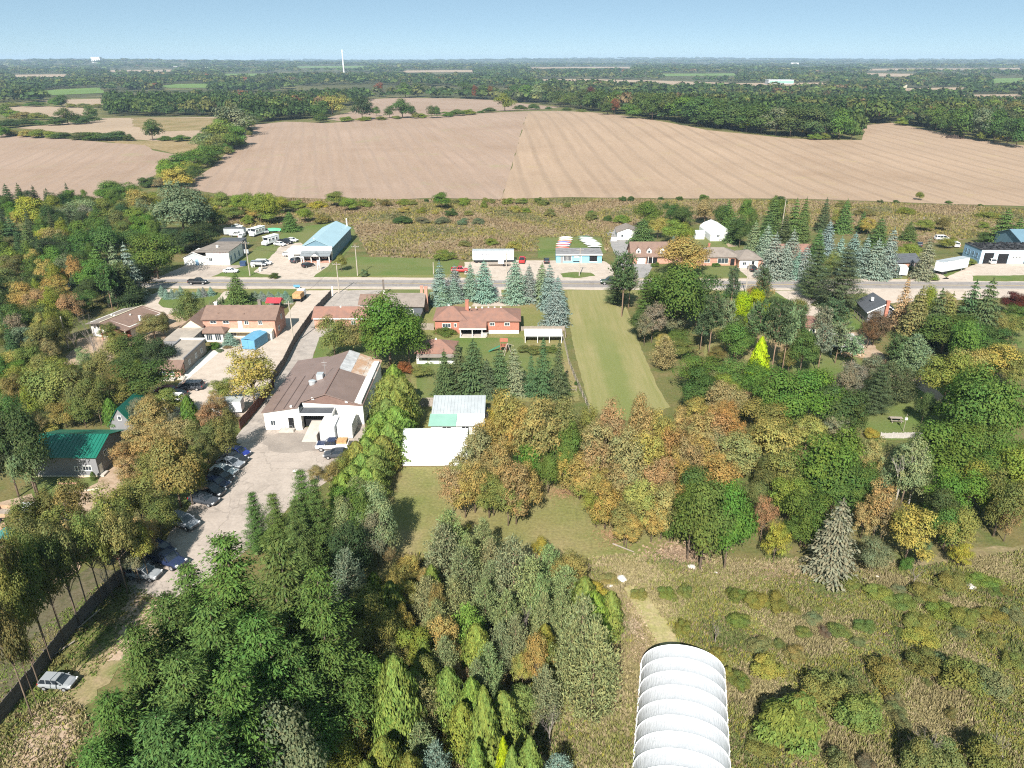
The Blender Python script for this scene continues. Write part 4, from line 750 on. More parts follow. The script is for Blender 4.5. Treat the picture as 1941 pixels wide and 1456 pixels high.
# far buildings
def far_block(px, py, w_, h_, d_, m, label, name='far_building', roof=None):
    g = G(px, py); k_ = g.y / FPX; w_, h_, d_ = w_ * k_, h_ * k_, d_ * k_; e = empty(name, (g.x, g.y, g.z - .3), 0, label, 'building'); walls(e, -w_ / 2, 0, w_ / 2, d_, h_, m); flat_roof(e, -w_ / 2, 0, w_ / 2, d_, h_, roof or m_wmetal, .6, .5)
    for k in range(4): x = -w_ / 2 + w_ * (.06 + .24 * k); MB().box(x, -.1, h_ * .3, x + w_ * .1, 0, h_ * .62).obj('window', m_glass, e)
    return e
e = far_block(1480, 160, 44, 7, 20, m_gmetal, 'long white industrial building with green stripe beyond the wood'); q = G(1480, 160).y / FPX; MB().box(-20 * q, -.6, 2.5 * q, 22.2 * q, -.2, 5.5 * q).obj('green_stripe', m_mint, e)
far_block(182, 119, 15, 9, 8, m_wht, 'tall white mill on the left horizon'); far_block(1506, 125, 13, 5, 8, m_wht, 'white farm elevator on the right horizon')
far_block(148, 139, 10, 4, 7, m_wht, 'white barn among trees at far left'); far_block(300, 146, 9, 4, 6, m_wht, 'white house roof left of the green field'); far_block(390, 131, 8, 3, 5, m_wht, 'distant white shed left of the mast'); far_block(1210, 132, 9, 4, 6, m_wht, 'distant white barn past the hill top'); far_block(333, 127, 9, 2.4, 5, m_wht, 'thin white roof in the hazy left distance'); far_block(1625, 170, 14, 4, 8, m_pbrick, 'low pale house in the trees at far right'); far_block(1868, 191, 26, 6, 12, mat('orange_roof', (.5, .15, .06)), 'orange-roofed house at the right edge', roof=mat('orange_roof', (.5, .15, .06))); far_block(1715, 166, 7, 4, 5, m_cream, 'white gable house in the right woods'); far_block(1300, 130, 9, 3, 5, m_wht, 'far pale shed centre right')
g = G(652, 139); e = empty('water_tower_mast', (g.x, g.y, g.z), 0, 'tall slim white tower rising above the far woods', 'tower'); s = g.y / 1386
b = MB(); b.tube([(0, 0, 0), (0, 0, 33 * s)], [1.3 * s, .85 * s], 10); b.obj('shaft', m_wmetal, e); b = MB(); b.tube([(0, 0, 33 * s), (0, 0, 35 * s), (0, 0, 38 * s)], [1.05 * s, 1.05 * s, .3 * s], 10); b.obj('cap', m_wmetal, e)
# ------------------------------------------------------------ vehicles
m_tyre = mat('tyre', (.022, .022, .024), .85, .1); m_rim = mat('alloy_rim', (.55, .55, .56), .35, .05, 3, metal=.6); m_cglass = mat('car_glass', (.02, .025, .032), .05, .1, 1, spec=.9)
m_lamp = mat('headlamp_glass', (.75, .76, .78), .15, .03); m_tail = mat('tail_lamp', (.35, .02, .02), .25, .1); m_chrome = mat('grille', (.10, .10, .11), .3, .1)
def paint(name, c):
    m = mat('paint_' + name, c, .28, .02, .5, spec=.6); return m
PAINT = dict(silver=(.27, .285, .30), white=(.78, .78, .77), black=(.018, .019, .022), dark=(.045, .05, .06), blue=(.02, .035, .22), navy=(.018, .028, .07), grey=(.22, .24, .27), red=(.45, .03, .03), green=(.035, .055, .03), maroon=(.16, .03, .035), pale=(.62, .63, .62))
# body stations: x, bottom, top, half width   (front is +x);  cabin: belt rear/front x, roof rear/front x, roof height, half widths
CARS = dict(
    sedan=dict(st=[(-2.25, .42, .80, .72), (-2.15, .30, .98, .84), (-1.4, .24, 1.02, .89), (0, .22, .99, .90), (.95, .22, .97, .90), (1.9, .26, .86, .86), (2.2, .34, .70, .76)], cab=(-1.75, 1.05, -1.0, .25, 1.44, .80, .60), wh=(-1.35, 1.4, .32)),
    hatch=dict(st=[(-1.98, .42, .92, .74), (-1.92, .30, 1.04, .83), (-1.2, .24, 1.05, .87), (0, .22, 1.02, .88), (.95, .22, 1.0, .88), (1.75, .26, .88, .84), (2.02, .36, .70, .74)], cab=(-1.9, 1.15, -1.55, .3, 1.50, .79, .62), wh=(-1.22, 1.25, .31)),
    suv=dict(st=[(-2.25, .5, 1.0, .80), (-2.18, .36, 1.14, .90), (-1.3, .30, 1.16, .94), (0, .30, 1.14, .95), (1.0, .30, 1.12, .95), (2.0, .34, 1.02, .92), (2.28, .44, .82, .82)], cab=(-2.15, 1.2, -1.85, .35, 1.72, .85, .68), wh=(-1.35, 1.42, .37)),
    van=dict(st=[(-2.55, .46, 1.0, .84), (-2.48, .32, 1.12, .95), (-1.4, .26, 1.14, .98), (0, .26, 1.12, .99), (1.3, .26, 1.08, .99), (2.2, .30, .95, .95), (2.5, .40, .74, .84)], cab=(-2.45, 1.75, -2.2, .75, 1.75, .9, .74), wh=(-1.5, 1.55, .34)),
    pickup=dict(st=[(-2.75, .55, .95, .86), (-2.7, .42, 1.12, .95), (-1.0, .40, 1.14, .98), (.2, .38, 1.14, .98), (1.2, .38, 1.14, .98), (2.3, .42, 1.08, .95), (2.7, .50, .86, .86)], cab=(-.75, 1.35, -.55, .65, 1.82, .88, .74), wh=(-1.7, 1.75, .40), bed=1))
CARMESH = {}
def car_parts(kind):
    if kind in CARMESH: return CARMESH[kind]
    c = CARS[kind]; out = {}
    b = MB(); rows = []
    for (x, zb, zt, hw) in c['st']:
        h = zt - zb; rows.append([(x, -hw * .86, zb), (x, -hw, zb + h * .30), (x, -hw * .99, zb + h * .62), (x, -hw * .90, zt - .05), (x, -hw * .70, zt), (x, hw * .70, zt), (x, hw * .90, zt - .05), (x, hw * .99, zb + h * .62), (x, hw, zb + h * .30), (x, hw * .86, zb)])
    n = 10
    for r in rows: b.v += r
    for i in range(len(rows) - 1):
        for k in range(n): k2 = (k + 1) % n; b.f.append((i * n + k, i * n + k2, (i + 1) * n + k2, (i + 1) * n + k))
    b.f.append(tuple(range(n))); b.f.append(tuple((len(rows) - 1) * n + k for k in range(n))[::-1])
    if c.get('bed'):      # open load bed: a dark well sunk behind the cab, drawn as low walls round a floor
        b.box(-2.66, -.92, 1.10, -.85, -.80, 1.32); b.box(-2.66, .80, 1.10, -.85, .92, 1.32); b.box(-2.72, -.92, 1.10, -2.62, .92, 1.32)
    out['body'] = b.mesh('body', False)
    rb, rf, tb, tf, zr, hb, ht = c['cab']; zb = c['st'][3][2] - .04
    g = MB(); q0 = [(rb, -hb, zb), (rf, -hb, zb), (rf, hb, zb), (rb, hb, zb)]; q1 = [(tb, -ht, zr - .05), (tf, -ht, zr - .05), (tf, ht, zr - .05), (tb, ht, zr - .05)]
    g.v += q0 + q1; g.f += [(0, 1, 5, 4), (1, 2, 6, 5), (2, 3, 7, 6), (3, 0, 4, 7)]; out['windows'] = g.mesh('windows')
    t = MB(); t.slab([(tb - .06, -ht + .02, zr - .03), (tb + .1, -ht - .01, zr), (tf - .12, -ht - .01, zr), (tf + .05, -ht + .02, zr - .04), (tf + .05, ht - .02, zr - .04), (tf - .12, ht + .01, zr), (tb + .1, ht + .01, zr), (tb - .06, ht - .02, zr - .03)], [(0, 1, 6, 7), (1, 2, 5, 6), (2, 3, 4, 5)], .06)
    for s in (-1, 1):
        for f0 in (0, .33, .62, 1):
            x0 = rb + (rf - rb) * f0; x1 = tb + (tf - tb) * f0; t.beam((x0, s * (hb + .005), zb), (x1, s * (ht + .005), zr - .04), .07 if 0 < f0 < 1 else .10, .05)
    out['cabin_roof'] = t.mesh('cabin_roof')
    w_ = MB(); r = c['wh'][2]; w_.tube([(0, -.11, 0), (0, .11, 0)], r, 14); out['wheel'] = w_.mesh('wheel')
    m_ = MB(); m_.tube([(0, -.125, 0), (0, .125, 0)], r * .62, 10); out['rim'] = m_.mesh('rim')
    x, zb2, zt2, hw = c['st'][-2]; x2 = c['st'][-1][0]
    for s, nme in ((-1, 'headlight'), (1, 'headlight2')): out[nme] = MB().box(x2 - .24, s * hw * .78 - .16, zt2 - .26, x2 + .02, s * hw * .78 + .16, zt2 - .12).mesh('headlight')
    out['grille'] = MB().box(x2 - .05, -.5, zb2 + .16, x2 + .03, .5, zb2 + .38).mesh('grille')
    x, zb2, zt2, hw = c['st'][1]; x2 = c['st'][0][0]
    for s, nme in ((-1, 'tail_light'), (1, 'tail_light2')): out[nme] = MB().box(x2 - .03, s * hw * .82 - .12, zt2 - .32, x2 + .16, s * hw * .82 + .12, zt2 - .1).mesh('tail_light')
    out['mirror'] = MB().box(rf - .32, -hb - .2, zb + .02, rf - .18, -hb - .02, zb + .18).mesh('mirror'); out['mirror2'] = MB().box(rf - .32, hb + .02, zb + .02, rf - .18, hb + .2, zb + .18).mesh('mirror')
    CARMESH[kind] = out; return out
CARMAT = {}
def car(kind, col, px, py, hd, label, name=None, group=None, roofcol=None, s=1.0):
    g = G(px, py); e = empty(name or {'pickup': 'pickup_truck', 'van': 'minivan'}.get(kind, 'parked_car'), (g.x, g.y, g.z + .03), math.radians(hd), label, {'pickup': 'pickup truck', 'van': 'minivan', 'suv': 'car'}.get(kind, 'car'), group)
    e.scale = (s, s, s); P_ = car_parts(kind); pm = paint(col, PAINT[col])
    def put(mesh, nme, m, parent=e, loc=None):
        o = bpy.data.objects.new(nme, mesh); COL.objects.link(o); o.parent = parent
        if loc: o.location = loc
        if not mesh.materials: mesh.materials.append(m)
        o.material_slots[0].link = 'OBJECT'; o.material_slots[0].material = m; return o
    put(P_['body'], 'body', pm); put(P_['windows'], 'windows', m_cglass); put(P_['cabin_roof'], 'cabin_roof', paint(roofcol, PAINT[roofcol]) if roofcol else pm)
    a, b, r = CARS[kind]['wh']; hw = CARS[kind]['st'][3][3]
    for x in (a, b):
        for sy in (-1, 1):
            wo = put(P_['wheel'], 'wheel', m_tyre, e, (x, sy * (hw - .07), r)); put(P_['rim'], 'rim', m_rim, wo)
    for k in ('headlight', 'headlight2'): put(P_[k], 'headlight', m_lamp)
    for k in ('tail_light', 'tail_light2'): put(P_[k], 'tail_light', m_tail)
    put(P_['grille'], 'grille', m_chrome); put(P_['mirror'], 'mirror', pm); put(P_['mirror2'], 'mirror', pm)
    if kind == 'pickup': put(MB().poly([(-2.62, -.80, 1.16), (-.85, -.80, 1.16), (-.85, .80, 1.16), (-2.62, .80, 1.16)]).mesh('load_bed'), 'load_bed', m_black)
    return e
RG = 'cars parked along the workshop car park'
car('hatch', 'silver', 112, 1300, -4, 'silver hatchback alone in the weeds beside the tall left fence', s=.88)
car('suv', 'silver', 275, 1094, -10, 'silver SUV parked last at the foot of the car park', group=RG, s=.92)
car('pickup', 'navy', 318, 1068, -24, 'navy pickup parked beside the silver SUV', group=RG); car('suv', 'black', 262, 1068, -14, 'black SUV half in tree shade behind the silver SUV', group=RG); car('sedan', 'navy', 306, 1046, -28, 'navy saloon in deep tree shade behind the navy pickup', group=RG)
car('suv', 'grey', 350, 996, -26, 'grey SUV standing alone in shade between two groups of parked cars', group=RG)
for px, py, k, cn, lab in ((452, 864, 'hatch', 'blue', 'bright blue hatchback at the far end of the parked row'), (446, 875, 'sedan', 'black', 'black saloon second from the blue end of the parked row'), (438, 884, 'sedan', 'grey', 'grey saloon next to the white one in the parked row'), (426, 898, 'sedan', 'pale', 'off-white saloon in the middle of the parked row'), (420, 911, 'hatch', 'black', 'black hatchback just below the off-white saloon'), (411, 922, 'sedan', 'navy', 'navy saloon third from the near end of the parked row'), (400, 937, 'suv', 'black', 'black SUV second from the near end of the parked row'), (388, 953, 'sedan', 'dark', 'charcoal saloon at the near end of the parked row')):
    car(k, cn, px, py, -17, lab, group=RG)
car('van', 'dark', 362, 738, 183, 'dark grey minivan alone in the pale motel yard', group='cars in the motel yard')
for px, py, k, cn, hd, lab in ((333, 752, 'sedan', 'black', 178, 'black saloon behind the minivan in the motel yard'), (327, 762, 'suv', 'white', 178, 'white SUV half hidden by a green conifer in the motel yard'), (318, 772, 'sedan', 'dark', 178, 'charcoal saloon in the tree shade of the motel yard'), (318, 782, 'hatch', 'pale', 178, 'pale hatchback nearest the trees in the motel yard'), (315, 745, 'hatch', 'maroon', 176, 'small maroon car by the motel terrace')): car(k, cn, px, py, hd, lab, group='cars in the motel yard')
car('pickup', 'black', 376, 538.5, 0, 'black pickup driving on the road at left'); car('pickup', 'green', 1158, 538.5, 180, 'dark green pickup driving on the road by the tall pine', s=1.15)
e = car('pickup', 'white', 631, 851, 182, 'blue and white pickup with a tan load by the white containers', roofcol='navy'); MB().box(1.0, -.8, 1.1, 2.5, .8, 1.17).obj('bonnet', paint('navy', PAINT['navy']), e); MB().box(-2.5, -.78, 1.1, -.9, .78, 1.75).obj('load', m_orange, e); car('sedan', 'dark', 640, 866, 184, 'dark saloon half under the cedar hedge')
for q in [('sedan', 'white', 438, 517, 0, 'white car on the gravel by the white shop'), ('van', 'white', 500, 502, 0, 'white van behind the grey van on the roadside grass'), ('van', 'grey', 491, 504.5, 0, 'grey van parked beside the roadside sign'), ('hatch', 'black', 584, 506, 50, 'black car in front of the pillared porch'), ('suv', 'dark', 562, 497, 70, 'dark car left of the pillared porch'), ('pickup', 'white', 553, 486, 0, 'white pickup beside the white front wall'),
          ('sedan', 'white', 531, 466, -25, 'small white car left of the black one on the grass edge'), ('pickup', 'black', 542, 462, -20, 'black pickup between two white cars on the grass edge'), ('sedan', 'white', 554, 458, -20, 'white car right of the black pickup on the grass edge'), ('sedan', 'white', 450, 432, 0, 'white car furthest back behind the white shop'), ('pickup', 'white', 450, 448, 180, 'white pickup beside the grey trailer behind the white shop'), ('sedan', 'pale', 459, 450, 90, 'pale car at the corner of the shop yard'), ('pickup', 'white', 474, 442, -60, 'white pickup left of the camper box'), ('sedan', 'silver', 505, 441, -70, 'silver car in front of the green boat cover'),
          ('pickup', 'red', 990, 497, 85, 'red pickup right of the long white semi-trailer'), ('pickup', 'red', 872, 516, 0, 'red pickup glimpsed between blue spruces'), ('hatch', 'black', 1036, 498, 90, 'black car left of the aqua shop'), ('suv', 'black', 1425, 513, 90, 'black car on the drive of the hip-roofed bungalow'), ('pickup', 'silver', 1735, 510, -35, 'silver pickup in front of the shaded brick house'), ('van', 'white', 1874, 498, 90, 'white van standing in the blue garage bay'),
          ('suv', 'white', 1795, 468, 80, 'white car left of two behind the semi-trailer'), ('van', 'white', 1809, 467, 80, 'white van right of two behind the semi-trailer'), ('hatch', 'dark', 1743, 467, 60, 'dark car in the bushes beyond the spruce'), ('van', 'white', 1785, 455, 0, 'white van highest up in the marsh behind the spruce'), ('sedan', 'grey', 1944, 500, 90, 'grey car at the right edge by the blue garage'), ('sedan', 'dark', 237, 573, 0, 'dark car in tree shade beside the left driveway')]: car(*q)
# load carriers
def wheels(e, pts, r=.45, w_=.25):
    for (x, y) in pts: MB().tube([(x, y - w_ / 2, r), (x, y + w_ / 2, r)], r, 12).obj('wheel', m_tyre, e)
def semi(px, py, hd, L, label, logo=False):
    g = G(px, py); e = empty('semi_trailer', (g.x, g.y, g.z + .02), math.radians(hd), label, 'trailer')
    MB().box(0, 0, 1.05, L, 2.5, 3.95).obj('box_body', m_wmetal, e); MB().box(-.05, -.05, 3.95, L + .05, 2.55, 4.02).obj('roof', m_gmetal, e); MB().box(0, -.03, .95, L, .0, 1.15).obj('side_rail', m_gmetal, e)
    wheels(e, [(x, y) for x in (1.2, 2.5) for y in (.2, 2.3)], .5, .3)
    for y in (.3, 2.1): MB().box(L - 2.4, y, 0, L - 2.2, y + .15, 1.05).obj('landing_leg', m_steel, e)
    for k in range(int(L / 1.2)): MB().box(.6 + k * 1.2, -.02, 1.15, .64 + k * 1.2, .0, 3.9).obj('side_seam', m_wmetal, e)
    if logo: marks(e, 2.0, 2.45, [.35, .35, .5, .3, -.3, .6, .35, .3], .45, mat('dark_blue_letters', (.08, .08, .14), .6), -.035); marks(e, 3.2, 3.25, [.3, .3, -.2, .3, .3], .25, mat('dark_blue_letters', (.08, .08, .14)), -.035); marks(e, 7.0, 1.9, [.3, .3, .3, .3], .3, mfd, -.035)
    return e
semi(896, 499, 1.5, 13.2, 'long white semi-trailer with dark lettering across the road', True); semi(1783, 522, 27, 12.5, 'white semi-trailer standing slanted by the gravel pull-in')
g = G(925, 505); e = empty('flatbed_trailer', (g.x, g.y, .02), 0, 'low flatbed trailer with odds and ends in front of the white semi-trailer', 'trailer'); MB().box(0, 0, .6, 7, 2.2, .75).obj('deck', m_wood, e); wheels(e, [(5, 0), (5, 2.2), (6, 0), (6, 2.2)], .38); MB().beam((0, 1.1, .6), (-1.8, 1.1, .5), .12).obj('drawbar', m_steel, e); MB().box(3.2, .4, .75, 5.0, 1.6, 1.7).obj('crate', m_wmetal, e)
def camper(px, py, hd, label, truck=True):
    g = G(px, py); e = empty('camper_van', (g.x, g.y, .02), math.radians(hd), label, 'camper'); MB().box(-3.4, -1.15, .7, 2.2, 1.15, 2.9).obj('cabin_box', m_wmetal, e); MB().box(-3.5, -1.2, 2.9, 2.6, 1.2, 3.02).obj('roof', m_tarp, e); MB().slab([(2.2, -1.05, 1.6), (3.3, -1.05, 1.3), (3.3, 1.05, 1.3), (2.2, 1.05, 1.6)], [(0, 1, 2, 3)], .9).obj('bonnet', m_wmetal, e)
    for sy, f in ((-1.15, 'F'), (1.15, 'B')):
        for x in (-2.6, -.8, .9): win(e, f, sy, x, 1.6, 1.0, .7, bars=0, fr=.05)
    MB().poly([(2.21, -1, 1.75), (2.21, 1, 1.75), (2.21, 1, 2.7), (2.21, -1, 2.7)]).obj('windscreen', m_cglass, e); wheels(e, [(x, y) for x in (-2, 2.2) for y in (-1, 1)], .4); return e
camper(513, 463, 245, 'white motorhome facing the yard beside the white cars'); camper(488, 446, 250, 'white camper box on a truck near the green boat cover')
g = G(518, 440); e = empty('covered_boat', (g.x, g.y, .02), math.radians(10), 'boat under a bright green cover behind the motorhome', 'boat'); rows = [[(q * 3, -math.cos(math.pi * k / 6) * (1.1 - .5 * q * q), .6 + math.sin(math.pi * k / 6) * (1.0 - .4 * q * q)) for k in range(7)] for q in np.linspace(-1, 1, 9)]
arch_cover(rows).obj('cover', mat('green_tarpaulin', (.10, .48, .24), .6), e, smooth=True); MB().box(-2.5, -.7, .35, 2.5, .7, .62).obj('hull', m_wmetal, e); wheels(e, [(0, -1), (0, 1)], .32)
g = G(425, 447); e = empty('box_trailer', (g.x, g.y, .02), 0, 'dark grey enclosed trailer behind the white shop', 'trailer'); MB().box(0, 0, .5, 7.5, 2.4, 2.6).obj('box_body', m_gmetal, e); MB().box(-.05, -.05, 2.6, 7.55, 2.45, 2.68).obj('roof', m_dksh, e); wheels(e, [(3, 0), (4, 0), (3, 2.4), (4, 2.4)], .38)
g = G(1716, 523); e = empty('box_trailer', (g.x - 1, g.y, .02), math.radians(75), 'small white box trailer at the end of the blue spruces', 'trailer'); MB().box(-1, -1.1, .5, 3.2, 1.1, 2.6).obj('box_body', m_wmetal, e); MB().box(-1.05, -1.15, 2.6, 3.25, 1.15, 2.68).obj('roof', m_tarp, e); wheels(e, [(1, -1.1), (1, 1.1)], .36)
g = G(567, 570); e = empty('dump_truck', (g.x, g.y, .02), math.radians(86), 'dump truck with a sand coloured box by the nursery spruces', 'truck'); MB().box(-1.6, -1.1, 1.0, 1.4, 1.1, 2.3).obj('tipper_box', m_orange, e); MB().box(1.8, -1.0, .8, 3.2, 1.0, 2.5).obj('cab', m_wmetal, e); MB().box(-1.6, -.9, .7, 3.2, .9, 1.0).obj('chassis', m_black, e); wheels(e, [(x, y) for x in (-1.1, -.1, 2.4) for y in (-1, 1)], .48, .3)
MB().poly([(3.21, -.9, 1.6), (3.21, .9, 1.6), (3.21, .9, 2.35), (3.21, -.9, 2.35)]).obj('windscreen', m_cglass, e)
g = G(35, 985); e = empty('flatbed_truck', (g.x, g.y, .02), math.radians(-2), 'white double-cab truck with wooden flatbed at the left edge', 'truck'); MB().box(-3.0, -1.1, 1.0, .5, 1.1, 1.1).obj('bed_floor', m_wood, e)
for a in ((-3, -1.15, 1.1, .5, -1.05, 1.65), (-3, 1.05, 1.1, .5, 1.15, 1.65), (-3.05, -1.1, 1.1, -2.95, 1.1, 1.65)): MB().box(*a).obj('bed_side', mat('tan_boards', (.45, .30, .19), .8, .2, 3), e)
MB().slab([(.6, -.95, 2.3), (2.3, -.95, 2.3), (2.9, -1, 1.5), (2.9, 1, 1.5), (2.3, .95, 2.3), (.6, .95, 2.3)], [(0, 1, 4, 5), (1, 2, 3, 4)], .05).obj('cab_roof', m_wmetal, e); MB().box(.6, -1, .6, 2.9, 1, 1.5).obj('cab', m_wmetal, e); MB().box(.62, -.98, 1.5, 2.25, .98, 2.26).obj('cab_upper', m_wmetal, e); MB().box(2.9, -.95, .6, 3.9, .95, 1.4).obj('bonnet', m_wmetal, e); MB().poly([(2.3, -.93, 2.2), (2.88, -.95, 1.52), (2.88, .95, 1.52), (2.3, .93, 2.2)]).obj('windscreen', m_cglass, e)
for x in (.8, 1.6): MB().box(x, -1.0, 1.6, x + .62, -.975, 2.15).obj('side_window', m_cglass, e)
wheels(e, [(x, y) for x in (-2, 3.1) for y in (-1, 1)], .42)
for i, (px, py, lab) in enumerate(((18, 1010, 'jumble of boards and pallets below the flatbed truck'), (60, 1015, 'pile of split timber right of the pallets'))):
    g = G(px, py); b = MB()
    for k in range(45): x, y = g.x + R.uniform(-2, 2), g.y + R.uniform(-1.6, 1.6); a = R.uniform(0, 3.1); z = R.uniform(.1, .9); b.beam((x - math.cos(a), y - math.sin(a), z), (x + math.cos(a), y + math.sin(a), z + R.uniform(-.2, .2)), .22, .06)
    o = b.obj('timber_heap', mat('tan_boards', (.45, .3, .19))); tag(o, lab, None, None, 'stuff')
g = G(14, 1030); e = empty('tarpaulin_tent', (g.x, g.y, .02), math.radians(20), 'white and teal tarpaulin shelter at the left edge', 'shelter'); MB().slab([(-1.6, -1.4, .9), (0, -1.4, 1.8), (0, 1.4, 1.8), (-1.6, 1.4, .9), (1.6, -1.4, .9), (1.6, 1.4, .9)], [(0, 1, 2, 3), (1, 4, 5, 2)], .04).obj('cover', mat('teal_tarpaulin', (.06, .20, .17), .6), e)
for x in (-1.5, 1.5):
    for y in (-1.3, 1.3): MB().box(x - .04, y - .04, 0, x + .04, y + .04, .9).obj('pole', m_steel, e)
# blue sheeted container, red canopy, small yard things
g = G(460, 662); e = empty('shipping_container', (g.x, g.y, .02), math.radians(-12), 'sky-blue sheeted container in the motel yard', 'container'); MB().box(0, 0, .1, 3.2, 5.6, 2.3).obj('body', m_sky, e); MB().slab([(-.1, -.1, 2.42), (1.6, -.1, 2.7), (1.6, 5.7, 2.7), (-.1, 5.7, 2.42), (3.3, -.1, 2.42), (3.3, 5.7, 2.42)], [(0, 1, 2, 3), (1, 4, 5, 2)], .1).obj('top_sheet', m_sky, e)
for x in (.1, 1.65): MB().box(x, -.05, .2, x + 1.45, .0, 2.25).obj('door', m_sky, e)
g = G(505, 590); e = empty('canopy_tent', (g.x, g.y, .02), 0, 'red pitched canopy behind the motel roof', 'canopy'); MB().slab([(0, 0, 2.2), (3.8, 0, 2.2), (3.8, 1.8, 3.1), (0, 1.8, 3.1), (3.8, 3.6, 2.2), (0, 3.6, 2.2)], [(0, 1, 2, 3), (3, 2, 4, 5)], .06).obj('cover', m_red, e); MB().poly([(3.78, 0, 2.2), (3.78, 3.6, 2.2), (3.78, 1.8, 3.1)]).obj('end_flap', m_red, e)
for x in (.1, 3.7):
    for y in (.1, 3.5): MB().box(x - .05, y - .05, 0, x + .05, y + .05, 2.2).obj('pole', m_steel, e)
g = G(400, 788); e = empty('white_trailer_box', (g.x, g.y, .02), math.radians(5), 'white box trailer half buried in brush beside the drive fence', 'trailer'); MB().box(-.5, 0, .5, 5.6, 2.3, 2.6).obj('box_body', m_wmetal, e); MB().box(-.55, -.05, 2.6, 5.65, 2.35, 2.68).obj('roof', m_gmetal, e); wheels(e, [(3, 0), (3, 2.3)], .36)
# play set
g = G(955, 668); e = empty('play_set', (g.x, g.y, .02), 0, 'wooden climbing frame with a green slide on the bungalow lawn', 'play set')
for x in (-.7, .7):
    for y in (0, 1.4): MB().box(x - .06, y - .06, 0, x + .06, y + .06, 2.6).obj('post', m_redwood, e)
MB().box(-.8, -.1, 1.3, .8, 1.5, 1.4).obj('platform', m_redwood, e)
for k in range(5): MB().box(-.75 + k * .32, -.08, 1.4, -.55 + k * .32, -.04, 2.1).obj('board', m_redwood, e)
MB().slab([(-.9, -.2, 2.6), (.9, -.2, 2.6), (.9, .7, 3.1), (-.9, .7, 3.1), (.9, 1.6, 2.6), (-.9, 1.6, 2.6)], [(0, 1, 2, 3), (3, 2, 4, 5)], .06).obj('roof', m_redwood, e)
MB().slab([(-.8, .3, 1.4), (-.8, 1.0, 1.4), (-3.4, .6, .2), (-3.4, -.1, .2)], [(0, 1, 2, 3)], .1).obj('slide', mat('green_plastic', (.05, .22, .13), .4), e)
for a, q in (((.8, -.2, 2.2), (1.9, -2.2, 0)), ((.8, -.2, 2.2), (.1, -2.4, 0)), ((.8, -.2, 2.25), (-.4, -1.6, 0))): MB().beam(a, q, .09).obj('swing_leg', m_wood, e)
MB().beam((2.2, -.8, 0), (2.2, -.8, 1.9), .08).obj('swing_post', mat('yellow_pipe', (.5, .38, .08)), e); MB().beam((.8, -.2, 2.2), (2.2, -.8, 1.9), .08).obj('swing_beam', m_wood, e)
for dx in (1.2, 1.7): MB().beam((dx, -.4, 2.1), (dx, -.4, .6), .025).obj('swing_rope', m_steel, e)
g = G(1697, 799); e = empty('picnic_table', (g.x, g.y, .02), math.radians(-4), 'grey wooden picnic table on the lawn', 'picnic table')
for k in range(4): MB().box(-1.1, -.38 + k * .2, .74, 1.1, -.21 + k * .2, .79).obj('top_board', m_wood, e)
for y in (-.85, .6): MB().box(-1.1, y, .44, 1.1, y + .25, .49).obj('bench', m_wood, e)
for x in (-.8, .8): MB().beam((x, -.75, 0), (x, .25, .74), .09).obj('leg', m_wood, e); MB().beam((x, .75, 0), (x, -.25, .74), .09).obj('leg', m_wood, e); MB().box(x - .04, -.8, .38, x + .04, .8, .44).obj('cross_beam', m_wood, e)
g = G(1712, 818); e = empty('yard_lamp', (g.x, g.y, 0), 0, 'thin pole with a small white box by the plank fence', 'pole'); MB().tube([(0, 0, 0), (0, 0, 3.4)], .05, 6).obj('pole', m_wood, e); MB().box(-.2, -.12, 2.3, .2, .12, 2.7).obj('box', m_trim, e)
g = G(597, 406 + 97); 
g = G(455, 505); e = empty('dumpster', (g.x, g.y, 0), 0, 'small dark blue bin on the grass by the white shop', 'bin'); MB().box(0, 0, .1, 1.8, 1.4, 1.3).obj('body', mat('dark_blue_steel', (.04, .07, .15), .5), e); MB().slab([(-.05, -.05, 1.32), (1.85, -.05, 1.32), (1.85, 1.45, 1.5), (-.05, 1.45, 1.5)], [(0, 1, 2, 3)], .06).obj('lid', mat('dark_blue_steel', (.04, .07, .15)), e)
def sign(px, py, w_, h_, z, label, m=None):
    g = G(px, py); e = empty('roadside_sign', (g.x, g.y, 0), 0, label, 'sign'); MB().box(-w_ / 2, -.06, z, w_ / 2, .06, z + h_).obj('board', m or m_trim, e)
    for x in (-w_ / 2 + .1, w_ / 2 - .1): MB().box(x - .05, -.05, 0, x + .05, .05, z).obj('post', m_trim, e)
sign(488, 508, 3.0, .5, 1.2, 'long low white sign in front of the grey van'); sign(480, 507, 1.2, 1.2, .4, 'small white board left of the long low sign'); sign(605, 512, .9, 1.6, 1.6, 'grey sign on posts in front of the porch', m_gmetal); sign(493, 515, .5, .5, .8, 'tiny white marker on the roadside grass'); sign(631, 560, .35, 2.6, .0, 'white gate post at the road end of the drive fence'); sign(728, 558, .5, 3.0, 1.2, 'dark vertical sign post beside the grey house', m_wdk); sign(563, 547, 1.8, .7, .4, 'blue and white low sign by the nursery spruces', m_sky); sign(557, 654, .2, .8, .0, 'short white bollard by the leaning drive fence')
